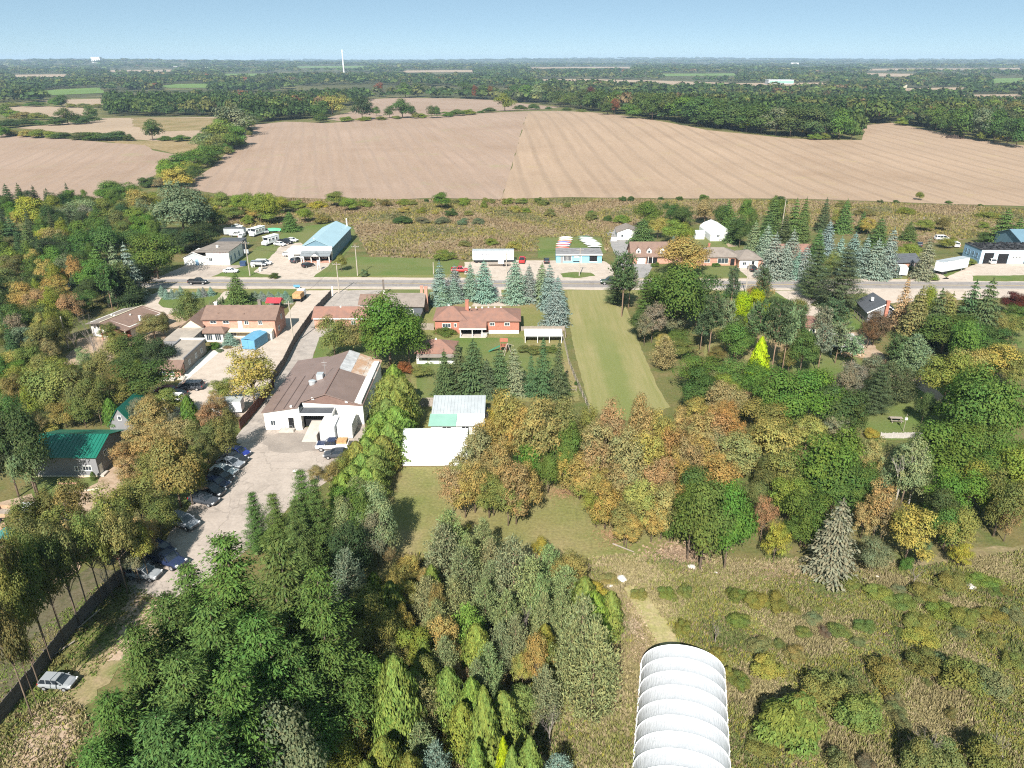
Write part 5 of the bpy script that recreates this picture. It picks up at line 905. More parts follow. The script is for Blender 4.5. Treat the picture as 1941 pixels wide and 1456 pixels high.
# ------------------------------------------------------------ fences
def board_panel_mesh(L, H_, nb, rail=True, jag=.05):
    b = MB(); w_ = L / nb
    for k in range(nb): b.box(k * w_ + .012, -.02, .04, (k + 1) * w_ - .012, .02 + R.uniform(0, .015), H_ + R.uniform(-jag, jag))
    if rail:
        for z in (.35, H_ - .35): b.box(0, .03, z - .05, L, .08, z + .05)
    return b.mesh('panel')
def fence(pts, L, H_, nb, m, label, name='board_fence', both=True, post=.12, ph=.12, jag=.05, cap=False):
    """posts and board panels of their own along a line of ground points"""
    e = empty(name, pts[0], 0, label, 'fence'); ms = [board_panel_mesh(L, H_, nb, True, jag) for _ in range(4)]; pm = MB().box(-post / 2, -post / 2, 0, post / 2, post / 2, H_ + ph).mesh('post'); o0 = Vector(pts[0])
    for a, b in zip(pts, pts[1:]):
        a, b = Vector(a), Vector(b); d = b - a; D = d.length; n = max(1, round(D / L)); ang = math.atan2(d.y, d.x)
        for k in range(n):
            q = a + d * (k / n) - o0
            o = link('panel', R.choice(ms), m, e, q); o.rotation_euler = (0, R.uniform(-.012, .012), ang); o.scale = (D / n / L, 1, R.uniform(.96, 1.04))
            o = link('post', pm, m, e, q + Vector((0, 0, 0))); o.rotation_euler = (0, R.uniform(-.02, .02), ang)
        link('post', pm, m, e, b - o0)
    return e
fence(P(0, 1372, 60, 1300, 120, 1222, 180, 1155, 242, 1092), 2.44, 1.9, 16, m_wdk, 'tall dark board fence running up the left edge to the silver SUV', jag=.06)
fence(P(-120, 1500, 0, 1372), 2.44, 1.9, 16, m_wdk, 'lower end of the tall dark board fence in the bottom left corner')
fence(P(456, 815, 492, 772, 520, 735), 2.44, 1.9, 16, mat('red_brown_boards', (.13, .055, .04), .9, .2, 2), 'reddish board fence beside the red paving')
fence(P(516, 728, 540, 692, 558, 655, 575, 628, 600, 593, 628, 563), 2.44, 1.9, 16, m_wdk, 'grey board fence between the motel yard and the long drive')
fence(P(793, 771, 850, 770, 912, 771), 2.4, 1.8, 14, mat('silvered_boards', (.36, .31, .27), .9, .22, 2.5), 'silvered board fence behind the patched-roof barn', jag=.03)
fence(P(1668, 831, 1757, 831), 1.9, 1.1, 12, mat('silver_grey_boards', (.44, .41, .38), .9, .15, 2.5), 'low silver-grey plank fence below the picnic table', jag=.06)
fence(P(788, 625, 822, 626), 2.2, 1.7, 14, m_wood, 'grey board fence at the left end of the brick bungalow')
fence(P(815, 566, 806, 590, 795, 618, 790, 632), 2.4, 1.7, 14, m_wdk, 'dark board fence between the grey house and the bungalow')
fence(P(988, 627, 1070, 627, 1072, 640), 2.4, 1.2, 12, m_wood, 'grey board fence behind the white sheeted shelter')
def wire_fence(pts, label, H_=1.3, step=3.0, m=None, rails=(.5, 1.1), r=.05, name='rail_fence'):
    e = empty(name, pts[0], 0, label, 'fence'); o0 = Vector(pts[0]); pm = MB().box(-r, -r, 0, r, r, H_).mesh('post')
    for a, b in zip(pts, pts[1:]):
        a, b = Vector(a), Vector(b); n = max(1, round((b - a).length / step))
        for k in range(n + 1): link('post', pm, m or m_wood, e, a + (b - a) * k / n - o0)
        for z in rails: MB().beam(a - o0 + Vector((0, 0, z)), b - o0 + Vector((0, 0, z)), .04, .06).obj('rail', m or m_wood, e)
    return e
wire_fence(P(1066, 636, 1078, 690, 1090, 720, 1104, 752, 1122, 790), 'thin wire fence along the left side of the mown strip', 1.3, 2.6, m_wood, (.3, .7, 1.2))
wire_fence(P(1744, 764, 1762, 775, 1776, 783, 1802, 800), 'yellowish post and rail fence at the edge of the picnic lawn', 1.2, 3.2, mat('yellow_pine', (.42, .32, .14), .8), (1.1,), .09)
wire_fence(P(1618, 600, 1650, 628), 'dark mesh pen fence below the charcoal-roofed cottage', 1.8, 2.0, m_wdk, (.2, .9, 1.7))
wire_fence(P(75, 690, 95, 672, 112, 660), 'row of pale leaning stakes on the bare slope at left', 2.6, 2.4, m_wood, (1.6,))
wire_fence(P(1065, 742, 1092, 742), 'short plank rail joining the wire fence to the spruces', 1.2, 3, m_wood, (.4, 1.0))
# ------------------------------------------------------------ poles and wires
POLES = []
def pole(px, py, top, label, arm=True, can=False):
    g, h, _ = solve0(px, top, py); e = empty('utility_pole', g, 0, label, 'utility pole', 'utility poles'); MB().tube([(0, 0, 0), (0, 0, h)], [.17, .11], 8).obj('pole', mat('pale_pole_wood', (.42, .37, .31), .9, .15, 3), e)
    if arm:
        MB().box(-1.1, -.06, h - .7, 1.1, .06, h - .56).obj('cross_arm', m_wood, e)
        for x in (-1.0, -.5, .5, 1.0): MB().tube([(x, 0, h - .56), (x, 0, h - .36)], .05, 6).obj('insulator', m_gmetal, e)
    if can:
        for s in (-1, 1): MB().tube([(s * .42, -.1, h * .66), (s * .42, -.1, h * .66 + 1.1)], .3, 10).obj('transformer', m_gmetal, e)
    POLES.append(Vector((g.x, g.y, h))); return e
def solve0(px, top, base):
    g = G(px, base); lo, hi = 0., 45.
    for _ in range(40):
        m = (lo + hi) / 2
        if PX(g.x, g.y, g.z + m)[1] > top: lo = m
        else: hi = m
    return g, lo, 0
pole(474, 523, 457, 'utility pole with two grey transformers by the white shop', True, True); pole(643, 555, 497, 'utility pole at the mouth of the long drive'); pole(678, 523, 464, 'utility pole standing in the far roadside lawn'); pole(557, 652, 571, 'tall utility pole against the long drive fence'); pole(1098, 523, 470, 'utility pole in front of the aqua shop'); pole(1413, 556, 498, 'thin utility pole left of the gravel turn-in'); pole(1531, 524, 488, 'utility pole standing in front of the blue spruces'); pole(1752, 529, 478, 'slanting pair of poles by the white semi-trailer'); pole(1480, 445, 378, 'tall thin pole among the dark spruces', False); pole(960, 520, 478, 'short pole right of the white semi-trailer', False); pole(822, 520, 497, 'short pole left of the blue spruce row', False); pole(130, 660, 600, 'slim pole at the bare slope by the balcony house', False); pole(207, 582, 566, 'short white-topped post in front of the balcony house trees', False)
def wire(a, b, label, sag=.9, offs=((0, -.25),)):
    bld = MB()
    for (ox, oz) in offs: bld.tube([a + (b - a) * t + Vector((0, ox, oz - sag * 4 * t * (1 - t))) for t in np.linspace(0, 1, 9)], .022, 4, False)
    return tag(bld.obj('power_line', m_black), label, 'power line', 'power lines along the road')
O3 = ((-.9, -.45), (.9, -.45), (0, -2.2))
wire(POLES[0], POLES[1], 'power lines from the transformer pole to the drive pole', offs=((0, -.45),)); wire(POLES[0] - Vector((60, 0, 0)), POLES[0], 'power lines running left from the transformer pole', offs=O3); wire(POLES[0], POLES[2], 'power lines above the sky-blue building yard', offs=O3); wire(POLES[2], POLES[4], 'power lines crossing from the roadside lawn to the aqua shop', 1.8, O3); wire(POLES[4], POLES[6], 'power lines from the aqua shop to the blue spruces', 1.8, O3); wire(POLES[6], POLES[7], 'power lines past the white semi-trailer', 1.2, O3); wire(POLES[1], POLES[3], 'power lines following the long drive', 1.0, ((0, -.3),)); wire(POLES[7], POLES[7] + Vector((70, 0, 0)), 'power lines leaving at the right edge', 1.0, O3)
# ------------------------------------------------------------ stones, logs, debris
def rock(px, py, r, label, m=None):
    g = G(px, py); d = rdir_py(26); v = [Vector((p[0] * r * R.uniform(.7, 1.1), p[1] * r * R.uniform(.7, 1.1), abs(p[2]) * r * .7)) for p in d]
    import bmesh; bm = bmesh.new(); [bm.verts.new(q) for q in v]; bmesh.ops.convex_hull(bm, input=bm.verts); me = bpy.data.meshes.new('rock'); bm.to_mesh(me); bm.free()
    tag(link('rock', me, m or mat('pale_stone', (.55, .50, .45), .9, .15, 3), None, (g.x, g.y, -.04)), label, 'rock', 'pale stones in the meadow')
def rdir_py(n):
    a = np.random.RandomState(R.randint(0, 9999)).normal(size=(n, 3)); return a / np.linalg.norm(a, axis=1, keepdims=True)
for px, py, r, lab in ((1178, 1098, .75, 'biggest white stone of the cluster by the mown path'), (1164, 1103, .45, 'middle white stone of the cluster by the mown path'), (1158, 1112, .6, 'lowest white stone of the cluster by the mown path'), (1311, 1076, .65, 'flat white stone in the dry brush under the two-trunked tree'), (1357, 1087, .4, 'small white stone left of the two-trunked tree'), (1841, 1115, .8, 'white stone alone in the yellow weeds at right'), (560, 893, .5, 'white stone under the hedge by the car park'), (1663, 1093, .4, 'small stone near the brown spruce')): rock(px, py, r, lab)
g = G(1180, 1040); MB().tube([(g.x - 1.2, g.y + .9, .15), (g.x + 1.4, g.y - .9, .12)], [.12, .07], 7).obj('fallen_branch', m_barkp0 if False else m_wood); tag(bpy.data.objects['fallen_branch'], 'bare fallen branch on the orchard grass', 'branch')
g = G(160, 932); tag(MB().tube([(g.x - 2.4, g.y - .6, .2), (g.x + 2.4, g.y + .5, .2)], [.2, .17], 8).obj('log', mat('pale_log', (.55, .48, .36), .9)), 'long pale log edging the lawn below the green-roofed house', 'log')
for px, py, d, lab in ((100, 1235, 30, 'fallen pole leaning along the left fence foot'), (155, 1175, 42, 'second fallen pole along the left fence foot')):
    g = G(px, py); a = math.radians(d + 28); tag(MB().tube([(g.x + .9 - math.cos(a) * 1.6, g.y - math.sin(a) * 1.6, .1), (g.x + .9 + math.cos(a) * 1.6, g.y + math.sin(a) * 1.6, .25)], .08, 6).obj('fallen_pole', m_wood), lab, 'pole')
# ------------------------------------------------------------ vegetation
def leaf_mat(name, spread=.35, transl=.28):
    m = bpy.data.materials.new(name); m.use_nodes = True; nt = m.node_tree; nt.nodes.clear()
    out = nt.nodes.new('ShaderNodeOutputMaterial')
    oc = nt.nodes.new('ShaderNodeObjectInfo').outputs['Color']
    at = nt.nodes.new('ShaderNodeAttribute'); at.attribute_name = 'v'      # each leaf spray's tone; on conifers it also holds painted crown shade
    sp = nt.nodes.new('ShaderNodeSeparateColor'); nt.links.new(at.outputs['Color'], sp.inputs[0])
    warm = mixrgb(nt, 1, oc, (1.20, 1.03, .86), 'MULTIPLY'); cool = mixrgb(nt, 1, oc, (.76, .98, .95), 'MULTIPLY')
    c = mixrgb(nt, sp.outputs[0], cool, warm)
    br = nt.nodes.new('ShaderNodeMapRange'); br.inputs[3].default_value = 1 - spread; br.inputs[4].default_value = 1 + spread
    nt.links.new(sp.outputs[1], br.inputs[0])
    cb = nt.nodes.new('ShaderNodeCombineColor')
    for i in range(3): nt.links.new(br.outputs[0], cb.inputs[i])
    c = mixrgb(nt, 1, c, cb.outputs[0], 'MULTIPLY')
    d = nt.nodes.new('ShaderNodeBsdfDiffuse'); t = nt.nodes.new('ShaderNodeBsdfTranslucent'); mx = nt.nodes.new('ShaderNodeMixShader')
    nt.links.new(c, d.inputs[0]); nt.links.new(mixrgb(nt, 1, c, (1.1, 1.15, .6), 'MULTIPLY'), t.inputs[0])
    mx.inputs[0].default_value = transl
    nt.links.new(d.outputs[0], mx.inputs[1]); nt.links.new(t.outputs[0], mx.inputs[2]); nt.links.new(mx.outputs[0], out.inputs[0])
    return m
m_leaf = leaf_mat('leaves', .35, .30); m_needle = leaf_mat('needles', .38, .12)
def vcol_mat(name, transl=.2):
    m = bpy.data.materials.new(name); m.use_nodes = True; nt = m.node_tree; nt.nodes.clear()
    out = nt.nodes.new('ShaderNodeOutputMaterial'); at = nt.nodes.new('ShaderNodeAttribute'); at.attribute_name = 'v'
    d = nt.nodes.new('ShaderNodeBsdfDiffuse'); t = nt.nodes.new('ShaderNodeBsdfTranslucent'); mx = nt.nodes.new('ShaderNodeMixShader')
    for n in (d, t): nt.links.new(at.outputs['Color'], n.inputs[0])
    mx.inputs[0].default_value = transl
    nt.links.new(d.outputs[0], mx.inputs[1]); nt.links.new(t.outputs[0], mx.inputs[2]); nt.links.new(mx.outputs[0], out.inputs[0])
    return m
m_stuff = vcol_mat('mixed_foliage')
m_bark = mat('bark', (.17, .125, .09), .9, .3, 6); m_barkp = mat('pale_bark', (.46, .42, .36), .9, .3, 4); m_barkr = mat('pine_bark', (.30, .20, .14), .9, .3, 4)
m_twig = mat('grey_twigs', (.24, .205, .18), .9, .2, 3)

def norm(a): return a / np.maximum(np.linalg.norm(a, axis=-1, keepdims=True), 1e-9)
def cards(pos, nrm, up, wd, ln):
    """one folded leaf spray per row: centre, facing, long direction, width, length -> verts (n*4), quads"""
    t = norm(up - nrm * np.sum(up * nrm, -1, keepdims=True)); b = np.cross(nrm, t)
    wd = np.asarray(wd).reshape(-1, 1); ln = np.asarray(ln).reshape(-1, 1)
    k = nrm * wd * .18
    v = np.stack([pos - t * ln * .5, pos + b * wd * .5 - k + t * ln * .05, pos + t * ln * .5, pos - b * wd * .5 - k + t * ln * .05], 1)
    return v.reshape(-1, 3)
def leaf_mesh(name, V, hue, bri):
    n = len(V) // 4
    me = bpy.data.meshes.new(name); me.vertices.add(n * 4); me.vertices.foreach_set('co', V.astype(np.float32).ravel())
    me.loops.add(n * 4); me.loops.foreach_set('vertex_index', np.arange(n * 4, dtype=np.int32))
    me.polygons.add(n); me.polygons.foreach_set('loop_start', np.arange(0, n * 4, 4, dtype=np.int32))
    a = me.attributes.new('v', 'FLOAT_COLOR', 'FACE')
    col = np.zeros((n, 4), np.float32); col[:, 0] = np.clip(hue, 0, 1); col[:, 1] = np.clip(bri, 0, 1); col[:, 3] = 1
    a.data.foreach_set('color', col.ravel()); me.update(calc_edges=True); return me
def color_mesh(name, V, col, tri=False):
    q = 3 if tri else 4; n = len(V) // q
    me = bpy.data.meshes.new(name); me.vertices.add(n * q); me.vertices.foreach_set('co', V.astype(np.float32).ravel())
    me.loops.add(n * q); me.loops.foreach_set('vertex_index', np.arange(n * q, dtype=np.int32))
    me.polygons.add(n); me.polygons.foreach_set('loop_start', np.arange(0, n * q, q, dtype=np.int32))
    a = me.attributes.new('v', 'FLOAT_COLOR', 'FACE'); c = np.ones((n, 4), np.float32); c[:, :3] = col
    a.data.foreach_set('color', c.ravel()); me.update(calc_edges=True); return me
def rdir(n): return norm(rs.normal(size=(n, 3)))

def deciduous(name, nl, per, rz=.42, cz=.57, leaf=.036, lobe=(.15, .25), shell=.6, gap=0, pointy=0):
    """crown of overlapping boughs, each a lump of leaf sprays; unit size (1 wide, 1 tall)"""
    d = rdir(nl * 3); d = d[d[:, 2] > -.75][:nl]; nl = len(d)
    r = rs.uniform(.50, .82, nl); r[:nl // 6] = rs.uniform(.1, .4, nl // 6)
    taper = 1 - pointy * np.clip(d[:, 2], 0, 1)
    C = d * r[:, None] * np.array([.5, .5, rz]); C[:, 0] *= taper; C[:, 1] *= taper; C[:, 2] += cz
    az = np.arctan2(d[:, 1], d[:, 0]); ph = rs.uniform(0, 6.28, 3)      # no crown is a ball: one side reaches further than another
    C[:, :2] *= (rs.uniform(.80, 1.15, nl) * (1 + .16 * np.sin(az * 2 + ph[0]) + .12 * np.sin(az * 3 + ph[1])))[:, None]; C[:, 2] += .07 * np.sin(az * 2 + ph[2]) * (d[:, 2] > 0)
    LR = rs.uniform(*lobe, nl); P_, N_, U_, W_, H_, B_ = [], [], [], [], [], []
    for i in range(nl):
        m = int(per * (LR[i] / lobe[1]) ** 1.6); q = rdir(m); q[:, 2] = np.where(q[:, 2] < -.35, -q[:, 2] * .6, q[:, 2]); q = norm(q)
        rad = LR[i] * rs.uniform(shell, 1.06, m)[:, None] * np.array([1, 1, .82])
        p = C[i] + q * rad
        out = norm(p - np.array([0, 0, cz - .1]))
        n = norm(q * .75 + out * .35 + rdir(m) * .40 + np.array([0, -.0, .30]))
        P_.append(p); N_.append(n); U_.append(norm(rdir(m) + np.array([0, 0, -.4]))); W_.append(leaf * rs.uniform(.65, 1.35, m))
        h = rs.uniform(0, 1); H_.append(np.clip(h * .6 + .2 + rs.normal(0, .16, m), 0, 1)); B_.append(np.clip(.5 + rs.normal(0, .22, m) + (rs.uniform(-.18, .18)), 0, 1))
    P_, N_, U_, W_ = map(np.concatenate, (P_, N_, U_, W_))
    V = cards(P_, N_, U_, W_, W_ * rs.uniform(1.1, 1.6, len(W_)))
    return leaf_mesh(name, V, np.concatenate(H_), np.concatenate(B_)), C
def limbs(name, C, r=.022, n=8, top=.62, split=.22):
    b = MB(); b.tube([(0, 0, -.02), (.004, .003, split), (.0, .008, .42), (.01, 0, top)], [r, r * .8, r * .55, r * .2], 7)
    for c in C[rs.permutation(len(C))[:n]]:
        z0 = R.uniform(split, .5); b.tube([(0, .004, z0), tuple(np.array(c) * np.array([.5, .5, 0]) + np.array([0, 0, z0 + (c[2] - z0) * .55])), tuple(c)], [r * .45, r * .3, r * .1], 5, False)
    return b.mesh(name, True)
def spruce(name, tiers=24, dens=1.0, droop=.32, zb=.05, ragged=.1, power=.70, wl=1.0):
    P_, N_, U_, W_, L_, H_, B_ = [], [], [], [], [], [], []
    for i in range(tiers):
        f = (i + rs.uniform(-.2, .2)) / tiers; z = zb + (1 - zb) * f
        r = .5 * max(.02, (1 - f)) ** power * rs.uniform(1 - ragged, 1 + ragged * .5)
        nb = max(5, int((6 + 13 * (1 - f)) * dens)); a0 = rs.uniform(0, 6.28)
        for k in range(nb):
            a = a0 + 6.283 * k / nb + rs.uniform(-.2, .2); rr = r * rs.uniform(1 - ragged * 2.2, 1.05); d = np.array([math.cos(a), math.sin(a), 0])
            m = max(2, int(2 + 9 * rr / .5)); t = np.linspace(.30, 1, m) + rs.uniform(-.04, .04, m)
            zz = z - droop * rr * t ** 1.5 * .34 + .05 * rr * (t > .85)
            for sgn in (-1, 0, 1):
                side = np.array([-d[1], d[0], 0]) * sgn
                p = d * (t * rr)[:, None] + side * (.028 + .05 * t * rr / .5)[:, None] * rs.uniform(.6, 1.2, (m, 1)); p[:, 2] = zz - abs(sgn) * .012 + rs.uniform(-.008, .008, m)
                u = norm(d + side * .75 + rs.normal(0, .18, (m, 3)) + np.array([0, 0, -.22])); n = norm(np.array([0, 0, .85]) + d * .5 + rs.normal(0, .3, (m, 3)))
                P_.append(p); N_.append(n); U_.append(u); W_.append(.030 * wl * rs.uniform(.7, 1.2, m)); L_.append(.074 * wl * rs.uniform(.7, 1.2, m) * (.6 + .4 * rr / .5))
                H_.append(rs.uniform(.2, .8, m)); B_.append(np.clip(.22 + .62 * t + rs.normal(0, .14, m), 0, 1))  # inner sprays darker, tips brighter: shade inside the crown put into the tone
    n = 14; P_.append(np.stack([rs.normal(0, .006, n), rs.normal(0, .006, n), rs.uniform(.94, 1.01, n)], 1)); N_.append(rdir(n)); U_.append(np.tile([0, 0, 1.], (n, 1))); W_.append(np.full(n, .02)); L_.append(np.full(n, .05)); H_.append(np.full(n, .5)); B_.append(np.full(n, .6))
    P_, N_, U_, W_, L_, H_, B_ = map(np.concatenate, (P_, N_, U_, W_, L_, H_, B_))
    return leaf_mesh(name, cards(P_, N_, U_, W_, L_), H_, B_)
def pine(name, z0, levels, nb, prof, up=.35, tuft=9, size=.05, ragged=.35, plate=.5, th=.4):
    """whorls of reaching boughs that end in tufts of needles; prof(f) gives the reach at height fraction f of the crown"""
    P_, N_, U_, W_, L_, H_, B_ = [], [], [], [], [], [], []; tips = []
    for i in range(levels):
        f = (i + rs.uniform(-.3, .3) * (1.1 - plate)) / levels; f = min(max(f, 0), .99); z = z0 + (1 - z0) * f; r0 = prof(f); a0 = rs.uniform(0, 6.28)
        n = max(3, int(nb * (1 - .45 * f)))
        for k in range(n):
            a = a0 + 6.283 * k / n + rs.uniform(-.35, .35); rr = r0 * rs.uniform(1 - ragged, 1.08); d = np.array([math.cos(a), math.sin(a), 0])
            tips.append((d[0] * rr * .8, d[1] * rr * .8, z + up * rr * .3, z))
            for t in np.arange(th, 1.01, .14 * .5 / max(rr, .12)):
                m = tuft; c = d * rr * t; zc = z + up * rr * t * t * .5
                off = rs.normal(0, 1, (m, 3)) * np.array([.046, .046, .009 + .020 * (1 - plate)]) * (.6 + .5 * rr / .4)
                p = off + np.array([c[0], c[1], zc])
                u = norm(d * .55 + off * 9 + np.array([0, 0, .75 * (1.15 - plate)]) + rs.normal(0, .25, (m, 3))); nn = norm(rdir(m) * (.8 - .38 * plate) + np.array([0, -.0, .6 + .35 * plate]) + d * .3)
                P_.append(p); N_.append(nn); U_.append(u); W_.append(size * .42 * rs.uniform(.7, 1.2, m)); L_.append(size * rs.uniform(.8, 1.5, m))
                H_.append(np.clip(rs.normal(.5, .2, m), 0, 1)); B_.append(np.clip(.10 + .68 * t + off[:, 2] * 6 + rs.normal(0, .14, m), 0, 1))  # painted shade: boughs dark near the trunk, bright at tips and upper side
    P_, N_, U_, W_, L_, H_, B_ = map(np.concatenate, (P_, N_, U_, W_, L_, H_, B_))
    return leaf_mesh(name, cards(P_, N_, U_, W_, L_), H_, B_), tips
def pole_trunk(name, r=.02, top=.95, tips=(), n=0):
    b = MB(); b.tube([(0, 0, -.02), (.008, .004, .3), (-.004, .006, .62), (0, 0, top)], [r, r * .8, r * .55, r * .12], 7)
    tips = list(tips)
    for t in (R.sample(tips, min(n, len(tips))) if n else []): b.tube([(0, 0, t[3] - .01), (t[0], t[1], t[2])], [r * .28, r * .08], 4, False)
    return b.mesh(name, True)
def cedar(name, n=3600, pointy=.8, leaf=.027, rz=.5):
    f = rs.uniform(0, 1, n) ** .85; z = .02 + f * .97
    prof = np.minimum(1, (f / .16) ** .6) * (1 - f ** (1.5 + pointy)) ** .62
    a = rs.uniform(0, 6.283, n); lump = 1 + .13 * np.sin(a * 5 + z * 21) + .11 * np.sin(a * 9 - z * 37 + 2) + .07 * np.sin(a * 3 + z * 60)
    r = .5 * prof * lump * rs.uniform(.72, 1.03, n)
    p = np.stack([np.cos(a) * r, np.sin(a) * r, z], 1); o = np.stack([np.cos(a), np.sin(a), np.full(n, .35)], 1)
    nn = norm(o + rdir(n) * .6); u = norm(np.array([0, 0, 1.]) + o * .35 + rdir(n) * .35)
    wd = leaf * rs.uniform(.7, 1.3, n)
    return leaf_mesh(name, cards(p, nn, u, wd, wd * 1.8), np.clip(rs.normal(.5, .2, n) + .15 * np.sin(a * 3 + z * 9), 0, 1), np.clip(.5 + (lump - 1) * 1.4 + rs.normal(0, .17, n), 0, 1))  # hollows toned darker and bulges lighter, shade painted into the foliage
def bush(name, nl=16, per=110, leaf=.06, tall=0):
    d = rdir(nl * 3); d = d[d[:, 2] > -.1][:nl]; nl = len(d)
    C = d * rs.uniform(.3, .78, (nl, 1)) * np.array([.5, .5, .8]); C[:, 2] = np.abs(C[:, 2]) * (1 + tall * .1) + .12
    P_, N_, U_, W_, H_, B_ = [], [], [], [], [], []
    for i in range(nl):
        m = per; q = rdir(m); q[:, 2] = np.abs(q[:, 2]) * .9 + q[:, 2] * .1; q = norm(q)
        p = C[i] + q * rs.uniform(.55, 1.05, (m, 1)) * rs.uniform(.16, .23) * np.array([1, 1, 1.1]); p[:, 2] = np.maximum(p[:, 2], 0)
        P_.append(p); N_.append(norm(q + rdir(m) * .6 + np.array([0, 0, .2]))); U_.append(norm(rdir(m) + np.array([0, 0, .5 + tall * 2])))
        W_.append(leaf * rs.uniform(.6, 1.3, m)); h = rs.uniform(.15, .85); H_.append(np.clip(h + rs.normal(0, .16, m), 0, 1)); B_.append(np.clip(.5 + rs.normal(0, .24, m), 0, 1))
    P_, N_, U_, W_ = map(np.concatenate, (P_, N_, U_, W_))
    return leaf_mesh(name, cards(P_, N_, U_, W_, W_ * (1.3 + tall)), np.concatenate(H_), np.concatenate(B_))
def bare(name, spread=.5, r=.02, fork=.25):
    b = MB()
    def grow(p, d, L, r, lv):
        q = p + d * L * .5 + Vector((R.uniform(-1, 1), R.uniform(-1, 1), 0)) * L * .06; e = q + d * L * .5
        b.tube([p, q, e], [r, r * .8, r * .6], 6 if lv < 2 else 4, False)
        if lv >= 4: return
        for k in range(3 if lv else 4):
            a = R.uniform(0, 6.28); s = R.uniform(.35, .8) * (1 + spread); nd = (d + Vector((math.cos(a), math.sin(a), R.uniform(-.1, .35))) * s * .7).normalized()
            grow(p + (e - p) * R.uniform(.45, 1), nd, L * R.uniform(.55, .75), r * R.uniform(.4, .55), lv + 1)
    grow(Vector((0, 0, -.01)), Vector((0, 0, 1)), .46, r, 0)
    a = np.array(b.v); s = max(abs(a[:, 0]).max(), abs(a[:, 1]).max()) * 2; z = a[:, 2].max()
    b.v = [(x / s, y / s, q / z) for x, y, q in b.v]
    return b.mesh(name, True)

KINDS = {}     # code -> list of (crown mesh, trunk mesh, leaf material, bark)
def reg(code, crown, trunk, lm, bm): KINDS.setdefault(code, []).append((crown, trunk, lm, bm))
for i in range(4):
    me, C = deciduous('crown', 44, 330, rz=.44, cz=.56, leaf=.022, lobe=(.12, .23)); reg('D', me, limbs('trunk', C), m_leaf, m_bark)
for i in range(2):
    me, C = deciduous('crown', 40, 300, rz=.47, cz=.53, leaf=.023, lobe=(.12, .23), pointy=.45); reg('T', me, limbs('trunk', C, .018), m_leaf, m_bark)
for i in range(4):
    me, C = deciduous('crown', 62, 200, rz=.45, cz=.55, leaf=.021, lobe=(.08, .18), shell=.45); reg('L', me, limbs('trunk', C, .02, 16), m_leaf, m_bark)
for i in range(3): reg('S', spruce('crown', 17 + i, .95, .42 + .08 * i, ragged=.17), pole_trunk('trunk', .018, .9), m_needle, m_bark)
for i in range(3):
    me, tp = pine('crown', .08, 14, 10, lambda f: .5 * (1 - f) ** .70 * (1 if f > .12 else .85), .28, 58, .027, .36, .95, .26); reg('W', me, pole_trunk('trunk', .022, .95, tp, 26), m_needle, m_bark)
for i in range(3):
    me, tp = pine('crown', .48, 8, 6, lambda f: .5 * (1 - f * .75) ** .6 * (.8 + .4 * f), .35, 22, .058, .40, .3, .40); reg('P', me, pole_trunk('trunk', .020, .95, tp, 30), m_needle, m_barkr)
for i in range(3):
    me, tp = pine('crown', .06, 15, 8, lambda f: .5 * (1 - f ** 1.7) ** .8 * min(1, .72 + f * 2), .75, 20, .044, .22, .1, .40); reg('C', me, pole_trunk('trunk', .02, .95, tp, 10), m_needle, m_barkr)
for i in range(2): reg('K', cedar('crown', 6500, .3 + .5 * i), pole_trunk('trunk', .018, .8), m_needle, m_bark)
reg('Q', cedar('crown', 5200, -.75, .028), pole_trunk('trunk', .02, .9), m_needle, m_bark)     # pointed cone
for i in range(4): reg('B', bush('bush', 18 + i * 3, 330, .031), None, m_leaf, None)
reg('H', bush('bush', 26, 420, .026, 1.6), None, m_leaf, None)
for i in range(4):
    me, C = deciduous('crown', 30, 150, rz=.50, cz=.49, leaf=.036); reg('E', me, limbs('trunk', C), m_leaf, m_bark)
for i in range(4):
    me, C = deciduous('crown', 40, 240, rz=.29, cz=.71, leaf=.022, lobe=(.10, .20)); reg('A', me, limbs('trunk', C, .02, 14, .8, .45), m_leaf, m_bark)
for i in range(3): reg('X', None, bare('bare_branches', .5, .02), None, m_twig)
for i in range(2): reg('V', None, bare('bare_branches', .25, .024), None, m_barkp)
for i in range(2): reg('Z', spruce('crown', 20, .62, .5, .06, .25, .8), pole_trunk('trunk', .02, .97), m_needle, m_bark)

HUE = dict(dv=(.14, .15, .10), g=(.092, .145, .036), dg=(.070, .106, .036), dk=(.048, .070, .034), ol=(.18, .175, .062), do=(.13, .135, .052), yg=(.165, .192, .045), ye=(.28, .245, .05), li=(.26, .31, .015),
           br_=(.285, .21, .105), og=(.29, .19, .075), yo=(.285, .235, .08), rd=(.18, .075, .04), bg=(.145, .190, .170), gg=(.135, .158, .098), ps=(.062, .090, .044), sc=(.160, .182, .088),
           wp=(.070, .114, .034), bu=(.25, .20, .10), gy=(.18, .165, .12), pl=(.185, .205, .115), tn=(.24, .165, .085), mr=(.085, .028, .025), dr=(.13, .085, .055), cl=(.145, .185, .048), pu=(.13, .095, .10))
WORD = dict(dv='grey olive', g='green', dg='dark green', dk='blackish green', ol='olive', do='dark olive', yg='yellow green', ye='yellow', li='bright lime yellow', br_='russet brown', og='orange', yo='golden brown', rd='rust red',
            bg='silvery blue', gg='grey green', ps='mid green', sc='grey-blue green', wp='fresh green', bu='brown', gy='grey', pl='pale green', tn='tan', mr='maroon', dr='dry brown', cl='lime green', pu='purplish')
